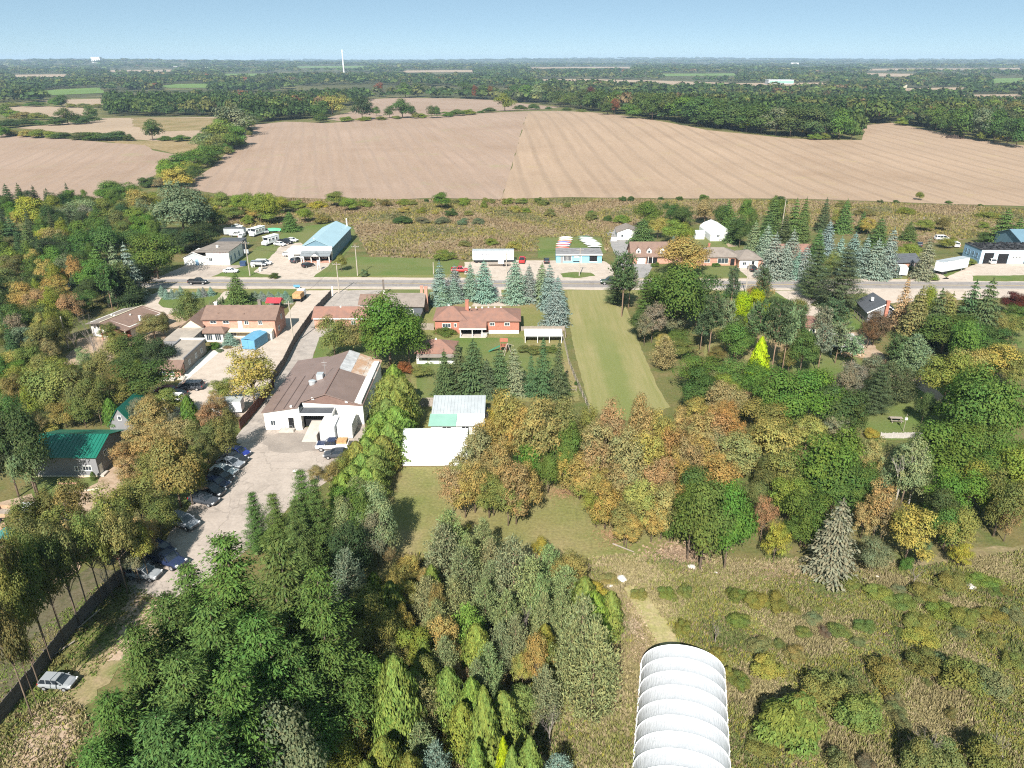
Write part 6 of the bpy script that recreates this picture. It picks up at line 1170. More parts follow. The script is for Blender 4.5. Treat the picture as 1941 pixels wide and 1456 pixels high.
NAME = dict(D=('maple_tree', 'round leafy tree', 'tree'), E=('woodland_tree', 'woodland tree', 'tree'), A=('tall_bare_stemmed_tree', 'tall-stemmed tree', 'tree'), T=('leafy_tree', 'tall leafy tree', 'tree'), L=('thin_leaved_tree', 'loose-crowned tree', 'tree'), S=('spruce_tree', 'spruce', 'tree'), W=('white_pine', 'spreading pine', 'tree'),
            P=('tall_pine', 'bare-trunked pine', 'tree'), C=('bushy_pine', 'bushy pine', 'tree'), K=('cedar_tree', 'cedar', 'tree'), Q=('pointed_conifer', 'pointed conifer', 'tree'), B=('bush', 'bush', 'bush'), H=('tall_weed_clump', 'clump of tall weeds', 'weeds'),
            X=('bare_tree', 'leafless twiggy tree', 'tree'), V=('white_barked_tree', 'white-barked bare tree', 'tree'), Z=('thin_spruce', 'thin dying spruce', 'tree'))
WIDE = dict(E=1.35, A=1.2, D=1.22, T=1.25, L=1.22, S=1.38, W=1.15, P=1.2, C=1.2, K=1.25, Q=1.1, B=1.15, H=1.1, Z=1.1)
def fill(zone, poly, spacing, opts, seed=1):
    """the unremarkable trees that close a wood, kept clear of those already placed; opts: code, hue, low and high height, width/height"""
    rr = random.Random(seed); e = [(p[0], p[1]) for p in poly]; a = np.array(e); pts = [(p[2], p[3], p[6]) for p in PLANTS]; n = int((np.ptp(a[:, 0]) * np.ptp(a[:, 1])) / spacing ** 2 * 6)
    for _ in range(n):
        x, y = rr.uniform(a[:, 0].min(), a[:, 0].max()), rr.uniform(a[:, 1].min(), a[:, 1].max())
        if not pip(np.array([x]), np.array([y]), e)[0]: continue
        if any((x - p) ** 2 + (y - q) ** 2 < (spacing * .45 + .22 * w_) ** 2 for p, q, w_ in pts): continue
        code, hue, h0, h1, k = rr.choice(opts); FILLED.add(len(PLANTS)); h = rr.uniform(h0, h1); z = float(T(x, y)); pts.append((x, y, spacing))
        PLANTS.append([code, hue, x, y, z, h, h * k * rr.uniform(.85, 1.15), zone, PX(x, y, z + h)[0]])
PLANTS = []    # [code, hue, x, y, z, h, w, zone, px]
def solve(px, top, base, wpx):
    """the ground point under a plant whose tip shows at (px, top) and whose foot is at row base, with its height and width"""
    bx = px
    for _ in range(4):
        g = G(bx, base); lo, hi = 0.0, 45.0
        for _ in range(30):
            m = (lo + hi) / 2
            if PX(g.x, g.y, g.z + m)[1] > top: lo = m
            else: hi = m
        bx += px - PX(g.x, g.y, g.z + lo)[0]
    dep = g.y * math.cos(PITCH) - (g.z + lo * .5 - HCAM) * math.sin(PITCH)
    return g, lo, wpx * dep / FPX
def grove(zone, ox, oy, s, txt, big=1.0):
    for ln in txt.strip().splitlines():
        for it in ln.split(';'):
            q = it.split()
            if not q: continue
            code, hue = q[0], q[1]; cx, top, base, wd = map(float, q[2:6])
            px = ox + cx / s; g, h, w = solve(px, oy + top / s, oy + base / s, wd / s)
            PLANTS.append([code, hue, g.x, g.y, g.z, h * big, w * WIDE.get(code, 1.0) * big, zone, px])
FILLED = set()
def seen_only():
    """leave out the filler trees that stand wholly behind nearer ones"""
    g = np.zeros((364, 486), bool); keep = []; yy, xx = np.mgrid[0:364, 0:486]
    for i in sorted(range(len(PLANTS)), key=lambda i: PLANTS[i][3]):
        _, _, x, y, z, h, w, _, _ = PLANTS[i]; t = PX(x, y, z + h); b = PX(x, y, z + h * .15); rx = FPX * w * .5 / (y * math.cos(PITCH) + (HCAM - z) * math.sin(PITCH)) / 4
        cx, cy, ry = (t[0] + b[0]) / 8, (t[1] + b[1]) / 8, max(1, abs(b[1] - t[1]) / 8)
        x0, x1, y0, y1 = max(0, int(cx - rx)), min(486, int(cx + rx) + 2), max(0, int(cy - ry)), min(364, int(cy + ry) + 2)
        if x1 <= x0 or y1 <= y0:
            if i not in FILLED: keep.append(PLANTS[i])
            continue
        m = ((xx[y0:y1, x0:x1] - cx) / max(rx, 1)) ** 2 + ((yy[y0:y1, x0:x1] - cy) / ry) ** 2 < 1; v = (m & ~g[y0:y1, x0:x1]).sum() / max(1, m.sum())
        if i in FILLED and v < .22: continue
        g[y0:y1, x0:x1] |= m; keep.append(PLANTS[i])
    PLANTS[:] = keep
def plant_all():
    seen_only(); groups = {}
    for p in PLANTS: groups.setdefault((p[0], p[1], p[7]), []).append(p)
    for k_ in HUE: HUE[k_] = tuple(min(.4, v * 1.10) for v in HUE[k_])
    for (code, hue, zone), ps in groups.items():
        ps.sort(key=lambda p: p[8]); n = len(ps)
        for i, p in enumerate(ps):
            _, _, x, y, z, h, w, _, _ = p
            nm, words, cat = NAME[code]
            lab = WORD[hue] + ' ' + words + ' ' + zone
            if n > 1:
                o_ = ORD[i] if i < len(ORD) else '%dth' % (i + 1)
                if i == n - 1 and n > 2: lab += ', rightmost of %d' % n
                elif i == 0: lab += ', leftmost of %d' % n
                else: lab += ', %s of %d from left' % (o_, n)
            crown, trunk, lm, bm = R.choice(KINDS[code]); rz = R.uniform(0, 6.28)
            jc = [R.uniform(.88, 1.12) for _ in range(3)]; c = HUE[hue]
            if zone in ('in the weedy meadow', 'beyond the white hoop tunnel'): c = tuple(a * .52 + b * .48 for a, b in zip(c, (.175, .175, .066))); h *= .85
            c = (c[0] * jc[0], c[1] * jc[1], c[2] * jc[2], 1)
            if cat != 'tree':
                o = link(nm, crown, lm); o.location = (x, y, z - .03); o.rotation_euler = (0, 0, rz); q_ = R.uniform(.8, 1.25); o.scale = (w * q_, w / q_, h); o.color = c
                tag(o, lab, cat, (words + ' ' + zone)[:60]); continue
            e = empty(nm, (x, y, z), rz, lab, cat, ('trees ' + zone)[:60])
            if crown:
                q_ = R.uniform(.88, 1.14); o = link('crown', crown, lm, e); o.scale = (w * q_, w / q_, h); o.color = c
            if trunk:
                o = link('branches' if code in 'XV' else 'trunk', trunk, bm, e); k = min(1.0, .5 * h / max(w, .1)) if code not in 'XV' else 1
                o.scale = (w, w, h)
# crop origin and scale say in which enlarged view of the photograph the tips, feet and widths were read off
A = (0, 320, 3.832)
grove('in the wood at far left', *A, """
S dk 30 110 330 120;S dk 120 105 330 110;S dk 230 120 320 110;S dk 330 140 320 90;S dk 395 190 310 70;S dk -60 120 340 130
T ye 200 195 430 210;T yg 360 190 390 140;D gg 430 265 450 220;L gy 600 260 420 130;T pl 560 215 400 200
S dk 60 350 600 190;S dg 170 400 660 150;L bu 380 420 640 190;D dk 300 500 700 220;L ye 330 420 560 150;T dk 470 520 720 170
T yg 60 570 800 190;D do 50 480 640 180;T og 510 630 890 150;D yo 295 735 900 190;D g 640 650 940 210;T dg 380 690 900 190
D og 130 830 1080 180;L yo 50 820 1000 160;D bu 230 860 1100 170;T ol 370 850 1060 180;D bu 490 900 1120 150;D cl 460 1030 1240 130
D dg 560 450 700 210;D dg 755 400 690 250;D dg 930 430 650 220;D g 1080 450 800 260;D dk 1290 430 610 260;D do 1400 420 570 200;D dk 1180 470 620 180
S dg 680 570 840 190;S gg 800 540 970 170;S bg 890 535 960 170;T g 1070 515 790 250;D dk 980 680 900 200;T dk 720 760 960 150;S dk 900 740 990 170
L rd 1090 720 790 90;D dg 580 880 1050 170;T dg 300 980 1180 190;D do 170 960 1150 180;L gy 80 1050 1330 170;D gg 150 1130 1380 200;L ol 260 1120 1400 210
T do 360 1080 1340 170;D yo 50 1310 1500 160;D cl 180 1290 1480 180;D g 110 1380 1560 180;L bu 330 1230 1420 130;D do 20 700 960 170;D dg 200 730 960 150
P dg 740 690 1030 150;P dg 850 680 990 140;P dk 790 700 1010 130;L gg -60 900 1100 200;L yg -80 620 820 200;S dg -60 380 640 170;D ol -80 1120 1400 220;D g -80 1350 1600 200
T gg 450 620 860 150;D dk 620 780 1000 150;T dk 880 850 1000 180;T dk 960 820 980 150;D dg 420 460 650 160
""")
grove('behind the white shop', *A, """
D g 780 115 265 170;D g 900 115 260 150;T yg 740 235 375 170;D ye 860 270 345 150;T yo 990 170 345 160;D yg 1090 185 320 110
T gg 1280 140 500 330;D ol 1460 200 330 110;B ye 1550 255 355 100;D do 1440 290 470 220;D ol 1600 185 335 120;D yg 1750 195 335 150;D yg 1870 190 400 130
D ol 1110 320 470 170;L yg 960 300 440 150;L gg 1020 240 420 110;D do 1560 330 460 130;B yg 850 350 400 120;B ol 760 330 430 130;L bu 640 330 450 120;B yo 1660 250 350 80
D yg 1940 190 400 120;B yg 1000 330 450 200;L ol 880 250 400 150;T dk 1480 400 560 170
""", 1.15)
grove('around the balcony house', *A, """
X dr 600 1010 1420 170;X gy 690 1170 1430 150;X gy 640 1100 1400 130;D ol 1090 1060 1240 190;D do 1160 1050 1220 120;D dg 960 1190 1456 220;D dk 1120 1210 1470 230;D ol 830 1230 1460 190;L do 770 1120 1290 130
X dr 510 1150 1330 110;B dg 630 1350 1415 45;L ol 870 1180 1330 110;L pl 590 1300 1520 130;D ol 700 1330 1560 170;D dg 900 1320 1540 190;T g 990 1380 1580 120
""")
grove('by the brick motel drive', *A, """
T do 1350 880 1145 200;S dg 1700 755 990 190
""")
C2 = (300, 400, 3.832)
grove('in the motel tree nursery', 0, 320, 3.832, """
S bg 1165 845 925 60;S bg 1200 870 945 55;S bg 1240 868 940 55;S bg 1280 880 940 50;S bg 1305 848 930 55;S bg 1440 866 930 55;S bg 1470 858 925 60;S bg 1525 854 920 55;S bg 1400 890 940 45
""")
grove('beside the dump truck', *C2, """
S bg 700 580 645 65;S bg 745 580 645 65;S bg 765 600 650 60;S bg 800 583 645 65;S bg 822 600 645 55;S bg 870 585 640 65;S bg 920 578 640 65;S bg 895 600 645 55;S bg 845 625 680 80;S bg 950 620 660 60;S bg 680 590 640 55;S bg 785 680 710 35
""")
grove('lining the motel footpath', *C2, """
S gg 372 655 712 32;S gg 392 648 706 30;S gg 412 640 697 30;S gg 430 630 690 30;S gg 448 622 682 30;S gg 464 614 672 30;B dg 348 675 716 40
""")
grove('in front of the brick motel', *C2, """
S bg 510 880 970 110;B g 400 938 1000 80;B gg 440 1000 1020 60;B tn 500 970 995 60;L yo 640 1000 1420 370;D ol 455 1210 1410 160;B g 700 690 716 30
""")
grove('behind the sky-blue building', *C2, """
S dg 945 0 145 130;D yg 800 -40 90 150;D yo 690 -30 60 100;D yg 1060 -20 80 120;B ol 1180 0 90 130;B yg 640 0 90 110;D cl 520 -40 70 150;D yg 890 -110 20 120
""")
grove('on the far roadside', *C2, """
B dg 835 432 487 75;D ol 1320 315 440 80;B gg 1490 405 475 60
""")
grove('above the workshop roof', *C2, """
D ol 1255 770 1050 230;D ol 1400 830 1040 190;D g 1650 620 1140 420;D g 1800 720 1120 230;D g 1560 740 1120 220;B rd 1785 1055 1180 120
""")
C3 = (750, 360, 3.832)
grove('along the ploughed field edge', *C3, """
D g 330 12 140 120;B dg 225 48 95 45;B yg 490 42 115 85;B yg 640 58 132 60;B yg 810 40 105 95;B g 1040 38 95 55;B ol 120 62 115 70;B ol 700 50 100 50;B ol 900 50 105 60;B yo 870 95 160 110;B ol 530 135 185 70;B dg 400 120 190 90
B dg 1655 35 80 40;B dg 1710 35 80 50;B ol 1840 60 110 60;B g 1430 125 215 70;B dg 1550 160 230 60;B yg 1650 160 230 110;B gg 600 190 245 110;B gg 480 190 250 100;B gg 340 175 240 120;B gg 200 180 240 130;B dg 60 185 240 160
B ol 1250 70 130 60;B yg 340 410 510 150;B yg 700 330 400 120;B yo 860 350 430 120;B ol 500 350 410 90;B yo 280 130 180 60;B yg 180 110 170 90;B yo 60 110 170 80;B yg 950 120 165 70;B ol 1120 110 190 80
""")
grove('beside the field, far centre', 0, 0, 1.0, """
B yg 405 372 386 36;B yg 440 370 392 40;B ol 470 374 392 30;B yg 520 372 396 34;B yg 560 374 394 36;B ye 600 376 394 34;D yg 635 362 392 36;D yg 660 376 400 34;B yg 690 374 392 30;B do 730 374 390 26;B yg 765 372 388 30;B ol 860 376 386 22
B yg 880 372 384 24;B ol 920 372 384 18;B ol 960 373 386 24;B yg 990 372 386 20;B ol 1030 374 388 26;B dg 1180 370 382 14;B dg 1290 370 380 13;B g 1335 366 380 16;D cl 1745 364 380 16;B dg 1670 376 386 12;B dg 1700 376 386 12;B ol 1600 378 392 30;B dg 1860 384 392 10
B yg 1720 390 404 40;B ol 1640 392 408 40;B yg 1880 398 412 40;B g 1800 378 386 14;B dg 1480 366 386 30
""")
grove('between road and brick bungalow', *C3, """
S bg 315 515 830 150;S bg 425 540 800 150;S bg 540 530 800 130;S bg 640 508 805 190;S bg 330 650 835 130;S bg 420 640 815 130;S bg 870 505 815 190;S bg 970 545 805 160;S gg 1065 530 805 150;S bg 1120 535 860 170;S bg 1180 625 890 150;S bg 1165 690 980 180
""")
grove('behind the bungalow play set', *C3, """
S ps 450 1110 1460 190;S ps 560 1085 1480 270;S ps 350 1160 1490 170;S ps 755 1150 1470 200;S gg 860 1140 1470 180;S ps 660 1230 1490 180;Z ps 1075 1065 1500 220;Z ps 1190 1090 1510 200;Z ps 985 1190 1490 170;S dg 240 1115 1250 95;D ol 190 1280 1360 130;B g 355 975 1050 150;B do 1010 1110 1190 120;B do 930 1115 1180 90;B do 1130 1110 1180 90;B dg 1310 1380 1420 30
""")
C4 = (1100, 360, 3.832)
grove('behind the dormer house', *C4, """
D g 500 90 280 190;D yo 575 188 355 140;D yg 690 205 400 170;D yg 760 240 400 130;S dg 460 205 385 200;D dg 760 115 265 170;D bu 920 60 250 150;D dg 1040 110 300 130;D dg 660 90 240 120;B dg 315 35 85 40;B dg 370 35 85 50;B g 720 140 250 90;B yg 300 160 240 110;B dg 200 170 230 60;B ol 80 130 220 100;S bg 680 330 420 50;B dg 590 40 80 40;B dg 725 35 72 50;B g 900 20 70 70
""")
grove('around the arched metal barn', *C4, """
S dg 1085 75 300 150;D g 1225 45 300 110;L g 1260 140 330 90;S dg 1130 160 380 130;D dg 1180 200 420 120
S dg 1420 40 320 150;D g 1440 45 300 120;S dg 1580 60 420 170;S dg 1650 50 340 110;S dk 1500 180 440 150;S dg 1380 150 330 110;S dg 1640 200 430 130
S gg 1280 225 480 140;S bg 1370 250 520 140;S bg 1430 310 640 210;S bg 1560 290 600 180;S dg 1310 300 480 110;S bg 1500 380 640 170
""")
D5 = (1441, 360, 3.832)
grove('opposite the gravel pull-in', *D5, """
S dk 490 55 300 110;S dg 640 65 310 140;S dg 760 150 300 90;S dg 1100 230 375 130;S dg 890 200 410 160;L yo 800 200 330 110;S bg 515 220 470 140;S bg 700 310 560 180;S bg 790 335 620 150;S bg 870 355 640 190;S bg 980 275 630 160;S gg 1245 340 650 150;S bg 345 410 645 170
S bg 600 340 600 150;S dg 440 280 520 130;D yg 1100 380 510 150;D yg 1210 210 300 120;D yg 1370 340 420 120;D do 1340 200 300 100;D ol 570 130 300 80;S bg 290 440 640 130;S bg 420 440 645 140;L ol 550 440 640 130
S dg 1810 135 400 210;S dg 1900 200 420 160;D dg 1650 300 390 110;B yg 1640 210 280 90;B ol 1520 480 540 100;B yg 1240 590 650 120;B g 1190 610 650 60;B dk 1150 520 600 120
""")
grove('in the right front yards', *C4, """
D yo 770 350 630 330;D g 740 545 1060 420;D g 600 580 920 260;D dg 880 590 1010 300;P ps 330 440 920 200;W ps 270 560 830 170;P gg 370 560 860 150;D yo 1320 660 850 160;D li 1190 745 1090 150;D li 1290 710 1000 170;D dg 1450 775 920 220
P ps 985 745 1200 180;P gg 1095 800 1180 140;P gg 1285 830 1120 130;P ps 1470 810 1340 200;P gg 1545 830 1340 160;P ps 1600 830 1150 130;L gy 540 815 1110 160;L gy 480 900 1130 130;D g 720 1020 1140 180;C bu 620 1060 1300 180;L yo 600 1045 1180 110
P ps 900 900 1180 130;Q li 1325 1065 1380 190;D do 1000 1140 1260 120;B g 990 520 555 60;B g 530 515 560 30;B g 560 510 560 30;D dg 1160 900 1150 150;W dg 480 620 960 140;D dg 440 860 1080 140;L gg 1050 780 1010 90
B g 1100 720 780 110;D g 1650 1000 1340 190;D do 1540 1120 1320 130;L ol 640 700 980 150;B bu 850 1120 1190 90;D gg 690 880 1060 170
""")
grove('around the log shelter', *D5, """
W ps 440 390 790 260;W ps 650 410 880 330;P ps 560 800 1110 240;P gg 480 850 1180 170;Z br_ 1085 630 1010 200;S do 1190 700 1100 230;S ps 1330 715 1120 230;S do 1410 740 1110 180;S ps 1580 650 1110 220;S ps 1700 640 1130 230;D dg 1390 890 1190 360;D mr 1850 730 910 130;D mr 1900 760 940 110
C gg 1150 1050 1350 220;C ps 1030 1060 1300 150;L dr 870 880 1130 210;L dr 820 930 1150 140;P gg 600 960 1260 180;P gg 700 1060 1290 180;D g 1890 830 1010 140;D ol 1880 900 1080 160;P gg 480 980 1330 180;S do 1490 740 1090 140;D ol 1760 880 1080 130
L gy 650 1270 1560 170;W ps 900 1250 1620 230;L dr 850 1200 1340 140;D yg 1240 700 1000 140;D bu 1370 730 960 120
""")
B3 = (1300, 600, 3.028)
grove('in the right-hand wood', *B3, """
D g 90 215 440 230;D g 260 235 460 220;D do 180 290 470 170;L br_ 130 550 850 260;L og 260 500 800 180;L yo 60 460 640 180;L bu 300 660 960 220;L yo 60 690 940 200;L bu 350 425 550 120;L og 200 470 740 150;L bu 170 640 900 200
D g 490 360 630 190;D g 630 285 650 300;D g 770 320 650 280;D dg 900 390 690 250;D g 560 430 660 240;D dg 960 460 700 170;L yo 520 595 920 300;L yo 720 570 780 180;L ol 600 770 1060 230;L yo 440 640 860 170;D do 480 800 1020 150
D g 860 640 1080 320;D dg 900 800 1120 300;D g 740 1000 1320 230;D g 690 1130 1320 170;L pl 880 560 730 170;D g 960 780 1080 180;D dg 770 760 1060 190
L br_ 1090 690 980 150;L br_ 1150 950 1270 190;L br_ 1050 1070 1270 150;L bu 1180 1020 1300 130;V gy 1190 770 1000 120;V pl 1290 720 1105 200;V pl 1370 730 1100 170;L pl 1330 700 1090 230;L gg 1260 740 1060 150
D g 1530 590 1010 330;D g 1640 600 780 240;D g 1480 700 1000 230;D yg 1700 640 900 200;D g 1580 860 1200 220;D yg 1690 830 1110 210;D ol 1600 1080 1340 220;D g 1540 1110 1340 170;L yo 1850 790 1010 220;D do 1880 900 1260 220;L tn 1900 1060 1290 130;D yg 1800 1000 1200 160
D yg 1560 180 540 270;D yo 1640 170 520 220;L yo 1840 145 400 250;D g 1760 300 800 350;D g 1640 330 700 260;D g 1860 350 800 260;L ol 1900 200 430 170;D g 1900 700 1000 260;D g 1760 620 960 230;D dg 1400 640 760 90
S dv 910 1045 1465 270;L yo 1340 1085 1410 260;D gg 1110 1270 1470 180;L ye 540 1185 1400 160;D g 150 900 1450 300;D g 290 960 1450 230;D g 60 960 1400 220;D dg 70 880 1230 250;L tn 470 1030 1290 130;L gy 980 255 470 180;L ye 1600 1300 1440 120;B g 1290 1340 1450 90;L gg 1380 1270 1430 90
D ol 400 620 860 120;L ol 20 850 1000 190;D do 420 950 1120 160;D dg 1500 1000 1260 160;D g 1040 840 1160 170
""")
grove('by the lawn picnic table', *B3, """
C ps 1180 265 500 210;C ps 1280 300 490 150;C gg 1330 120 340 190;P ps 1230 110 320 150;D dg 1400 420 620 90;B ye 1070 630 690 90;L gg 1100 210 420 130
""")
B2 = (750, 700, 3.235)
grove('in the autumn clump', *B2, """
L yo 700 135 560 260;L yo 880 160 700 260;L yo 560 290 620 240;L ol 1020 180 620 250;L yo 780 230 640 220;L ol 1180 210 560 130;L ye 650 170 480 150;L bu 500 370 720 220;D g 1060 330 720 160;D g 830 420 720 180
L br_ 630 430 800 200;L yo 480 560 880 200;L br_ 340 590 890 200;L yo 420 650 910 190;L ol 570 640 910 200;L bu 740 560 950 220;L ol 690 680 960 200;L yo 800 580 900 190;D g 940 520 760 150;L br_ 400 520 700 150;D g 600 700 900 130
L br_ 1330 195 620 200;L bu 1260 310 720 220;L br_ 1510 165 640 220;L yo 1640 250 660 200;L bu 1420 360 860 260;L br_ 1250 440 800 240;L og 1700 350 740 200;L yo 1560 370 820 240;L br_ 1750 220 520 130;L ye 1680 360 700 180;L bu 1800 400 800 200;L br_ 1880 260 640 180;L og 1740 480 800 180
L yo 1140 520 800 200;L bu 1480 450 820 180;L br_ 1380 560 900 220;L yo 1260 590 860 200;L ol 1160 610 800 180;L br_ 1620 530 880 220;L og 1800 560 900 170;L yo 1300 700 980 220;L br_ 1660 690 1040 240;L og 1740 700 1020 170;L yo 1500 660 1020 220;L ol 1420 800 1080 200;L yo 1590 800 1060 190;D yg 1240 760 970 140;L yo 1430 880 1100 150;D g 1700 860 1060 160
L yo 1120 360 560 130;L bu 960 460 640 120;L yo 1040 480 740 150
""")
A5 = (400, 680, 3.832)
grove('in the hedge beside the workshop', *A5, """
K cl 1320 45 420 230;K cl 1290 120 460 220;K cl 1380 130 500 200;K cl 1340 220 560 230;K cl 1270 290 600 230;K cl 1330 350 660 240;K cl 1220 390 690 240;K cl 1290 470 760 230;K cl 1180 480 770 240;K cl 1240 560 820 200;K cl 1120 570 830 220;K cl 1190 620 860 190;K cl 1050 600 860 190;D yg 960 690 900 210;D g 1090 700 920 190;K dg 1420 260 520 120;K cl 1090 690 930 200;K cl 1180 700 930 200;K cl 1020 770 1010 200;K cl 1120 790 1040 200;K cl 950 830 1080 190;T pl 1050 860 1130 190;T g 960 920 1190 190;K cl 1190 800 1030 170;L ol 880 740 960 150
""")
grove('above the crowded car park', *A5, """
W wp 640 785 1390 300;W wp 740 850 1480 280;W wp 290 952 1400 230;W wp 440 960 1450 260;L tn 760 770 900 130;W wp 600 1010 1560 300
T pl 1150 870 1370 240;T g 1040 890 1380 220;T g 1100 960 1430 220;T pl 1210 1000 1480 200;L pl 960 1000 1420 180;V gy 1000 890 1300 120;T gg 1210 960 1420 160;V pl 970 1150 1450 100
""")
N = (0, 0, 1.0)
grove('at the lower left', *N, """
W wp 420 1000 1345 210;W wp 522 1000 1390 210;W wp 596 1060 1420 170;W wp 306 1115 1405 190;W wp 390 1130 1460 210;W wp 480 1150 1500 220;W wp 250 1180 1470 190;W wp 330 1230 1560 220;W wp 430 1250 1600 220;W wp 200 1305 1560 190;W wp 290 1340 1650 230;W wp 170 1405 1640 190;W wp 380 1360 1700 220;W wp 545 1200 1480 170;W wp 350 1060 1320 150
D gg 480 1310 1570 150;D gg 420 1390 1620 140;D gg 530 1360 1580 110
""")
B1 = (500, 960, 2.935)
grove('down the middle shadow gap', *B1, """
T pl 430 -20 270 150;T gg 610 20 330 150;C gg 450 235 590 190;C gg 285 345 640 160;C gg 330 430 800 150;L yo 255 690 990 210;D dk 150 880 1150 200;D gg 60 1080 1456 170;L tn 700 220 330 80
""")
grove('in the young conifer thicket', *B1, """
C sc 990 92 430 230;C sc 1220 65 340 150;C sc 1390 165 540 240;C sc 1260 180 440 150;L yo 810 260 460 110;L yo 790 400 620 120;C sc 900 385 660 160;C sc 1100 225 560 190;C sc 1230 400 680 160;C sc 1350 470 780 160;C sc 1490 280 640 220;C sc 1680 335 600 200;C sc 1260 300 560 140;C sc 1130 160 480 140;C sc 1540 380 680 140;C sc 1660 470 760 170
C sc 1060 400 640 160;C sc 960 520 760 170;C cl 1130 545 840 200;L yo 1000 600 920 200;D ol 660 570 880 200;D yg 820 680 900 200;L yo 760 540 760 110;D ol 560 650 920 180;K cl 720 830 1360 230;K cl 520 950 1270 200;T gg 390 810 1140 170;K cl 600 830 1200 190;C sc 860 950 1260 190;D ol 880 850 1150 170
Q cl 1220 1000 1500 230;Q cl 1480 1280 1640 230;C sc 1180 845 1140 120;L og 1520 690 1030 150;L cl 1620 760 1000 110;C sc 1780 490 1050 250;C sc 1850 640 1180 280;C sc 1720 640 1080 200;C bg 950 1310 1600 180;K cl 820 900 1240 170;C bg 1640 1390 1600 180;D cl 310 1250 1560 200;D yg 420 1290 1560 200;D ol 330 1060 1380 160;D ol 480 1130 1420 180
Q li 1330 1280 1560 120;L ye 1500 980 1090 70;B g 1590 1010 1105 90;X gy 1600 1130 1330 180;D ye 1850 430 570 130;C sc 1400 600 900 150;C sc 1320 640 920 140;K cl 700 1010 1400 160;C sc 1250 760 1060 150;L yo 1440 800 1020 110;C sc 1000 720 1020 150;Q cl 1180 1300 1620 200;Q cl 1380 1330 1640 170;L tn 1080 880 1080 110;X gy 1450 560 820 110
C sc 1560 480 800 140;C gg 1110 990 1150 100;L yo 890 330 520 80;D ye 1540 170 300 90;D yg 1120 100 200 60;L ol 960 420 700 110
""")
M4 = (1050, 1000, 3.193)
grove('beyond the white hoop tunnel', *M4, """
B g 1110 330 435 120;B g 1125 492 585 120;B g 1135 838 955 110;X gy 1000 550 710 150;B yg 790 520 635 90;B ye 1000 710 795 90;B ye 1070 805 910 70;B yg 690 340 415 110;B yg 800 328 405 90;B ye 270 345 500 150;B yg 520 340 425 90;B bu 330 270 330 130
""")
M5 = (1400, 1000, 3.192)
grove('in the weedy meadow', *M5, """
B do 625 545 645 130;B g 780 530 615 110;B gg 130 635 735 160;B do 265 665 725 80;B gy 455 500 565 110;B pu 530 588 645 80;B yg 400 590 655 100;B ol 910 715 925 230;B do 1160 690 860 190;B gg 1240 720 860 140;B do 1430 690 970 240;B gg 1500 760 980 170;B gy 1630 780 1015 190;B ol 590 795 1060 240;B do 720 820 1040 190;B yg 780 930 1190 260;H cl 340 985 1260 400;H yg 420 1000 1250 220;B do 400 1210 1330 110;B gg 660 1285 1480 190
B do 1150 1160 1470 200;B gg 1290 1180 1480 240;X gy 1170 1160 1440 240;B do 1600 1150 1470 240;X gy 1650 1250 1470 200;B do 1300 1065 1145 80;B ye 180 735 890 190;B yg 160 1240 1350 170;B ye 1140 600 700 180;B gg 1360 580 660 90;B gy 1690 430 570 110;B do 700 270 355 140;X gy 1090 225 340 120;B g 20 340 430 100;B g 20 500 585 110;B g 30 855 955 100;B pu 960 965 1060 110;B gg 960 1040 1120 120
B ol 480 455 500 90;B yg 350 460 520 90;B gy 980 330 390 80;B g 1560 340 400 90;B do 1620 340 400 70;B do 1000 590 650 90;B gg 740 640 710 80;B do 1160 900 950 80;B tn 350 690 780 130;B pu 800 1350 1456 110;B yg 1490 270 340 160;B yg 1000 400 470 160;B yg 1250 440 520 180;B ye 1620 980 1020 60;B gg 1000 1090 1190 120;B ol 1560 600 700 120;B yg 1680 720 830 130
H cl 1150 330 420 180;H yg 1300 270 350 200;H cl 1380 480 570 200;H cl 1100 520 600 180;H yg 860 340 420 160;H cl 1560 480 560 160;H yg 250 400 480 160;H yg 120 380 470 150
""")
A6 = (0, 1000, 3.193)
grove('along the tall left fence', *A6, """
A ol 60 60 760 210;A do 180 40 640 200;A ol 290 -20 560 200;A bu 390 10 500 190;A ol 480 -30 470 180;A ol 560 -20 420 180;A bu 650 -60 400 190;A yo 830 20 320 140;A do 740 -80 340 170;A do 120 250 820 190;A ol -10 250 960 200;A do -60 450 1150 210;A ol 60 420 900 160;A do 230 200 700 150;A ol -50 80 860 200;A gy 640 60 360 170;A gy 780 130 340 120;A do 40 560 1080 120
A do 340 120 600 130;V gy 600 200 400 110
""")
A4 = (0, 680, 3.832)
grove('by the green-roofed house', *A4, """
L yg 110 40 310 180;D ol 330 20 430 310;D do 530 40 450 250;D do 650 120 480 200;K g 780 285 505 100;D do 850 120 400 210;D dg 1010 0 340 320;D dk 90 375 990 330;D gg 130 560 1010 250;D dk -50 420 1000 300;D ol 60 100 430 170;B yo 340 455 540 130;L bu 230 390 560 130;D ol 430 300 500 190;L yg 180 200 460 170;D dg 10 250 620 200;D do 560 250 500 160
L gy 975 285 480 130;L br_ 1110 315 500 140;K g 1350 270 510 120;L bu 1000 480 720 240;L br_ 1130 415 700 220;L bu 1310 420 720 230;L tn 1500 320 540 200;D do 1600 380 730 200;D do 1460 450 760 200;L gg 1250 380 640 150;K dg 665 820 885 35;B gg 1190 330 520 140
""")
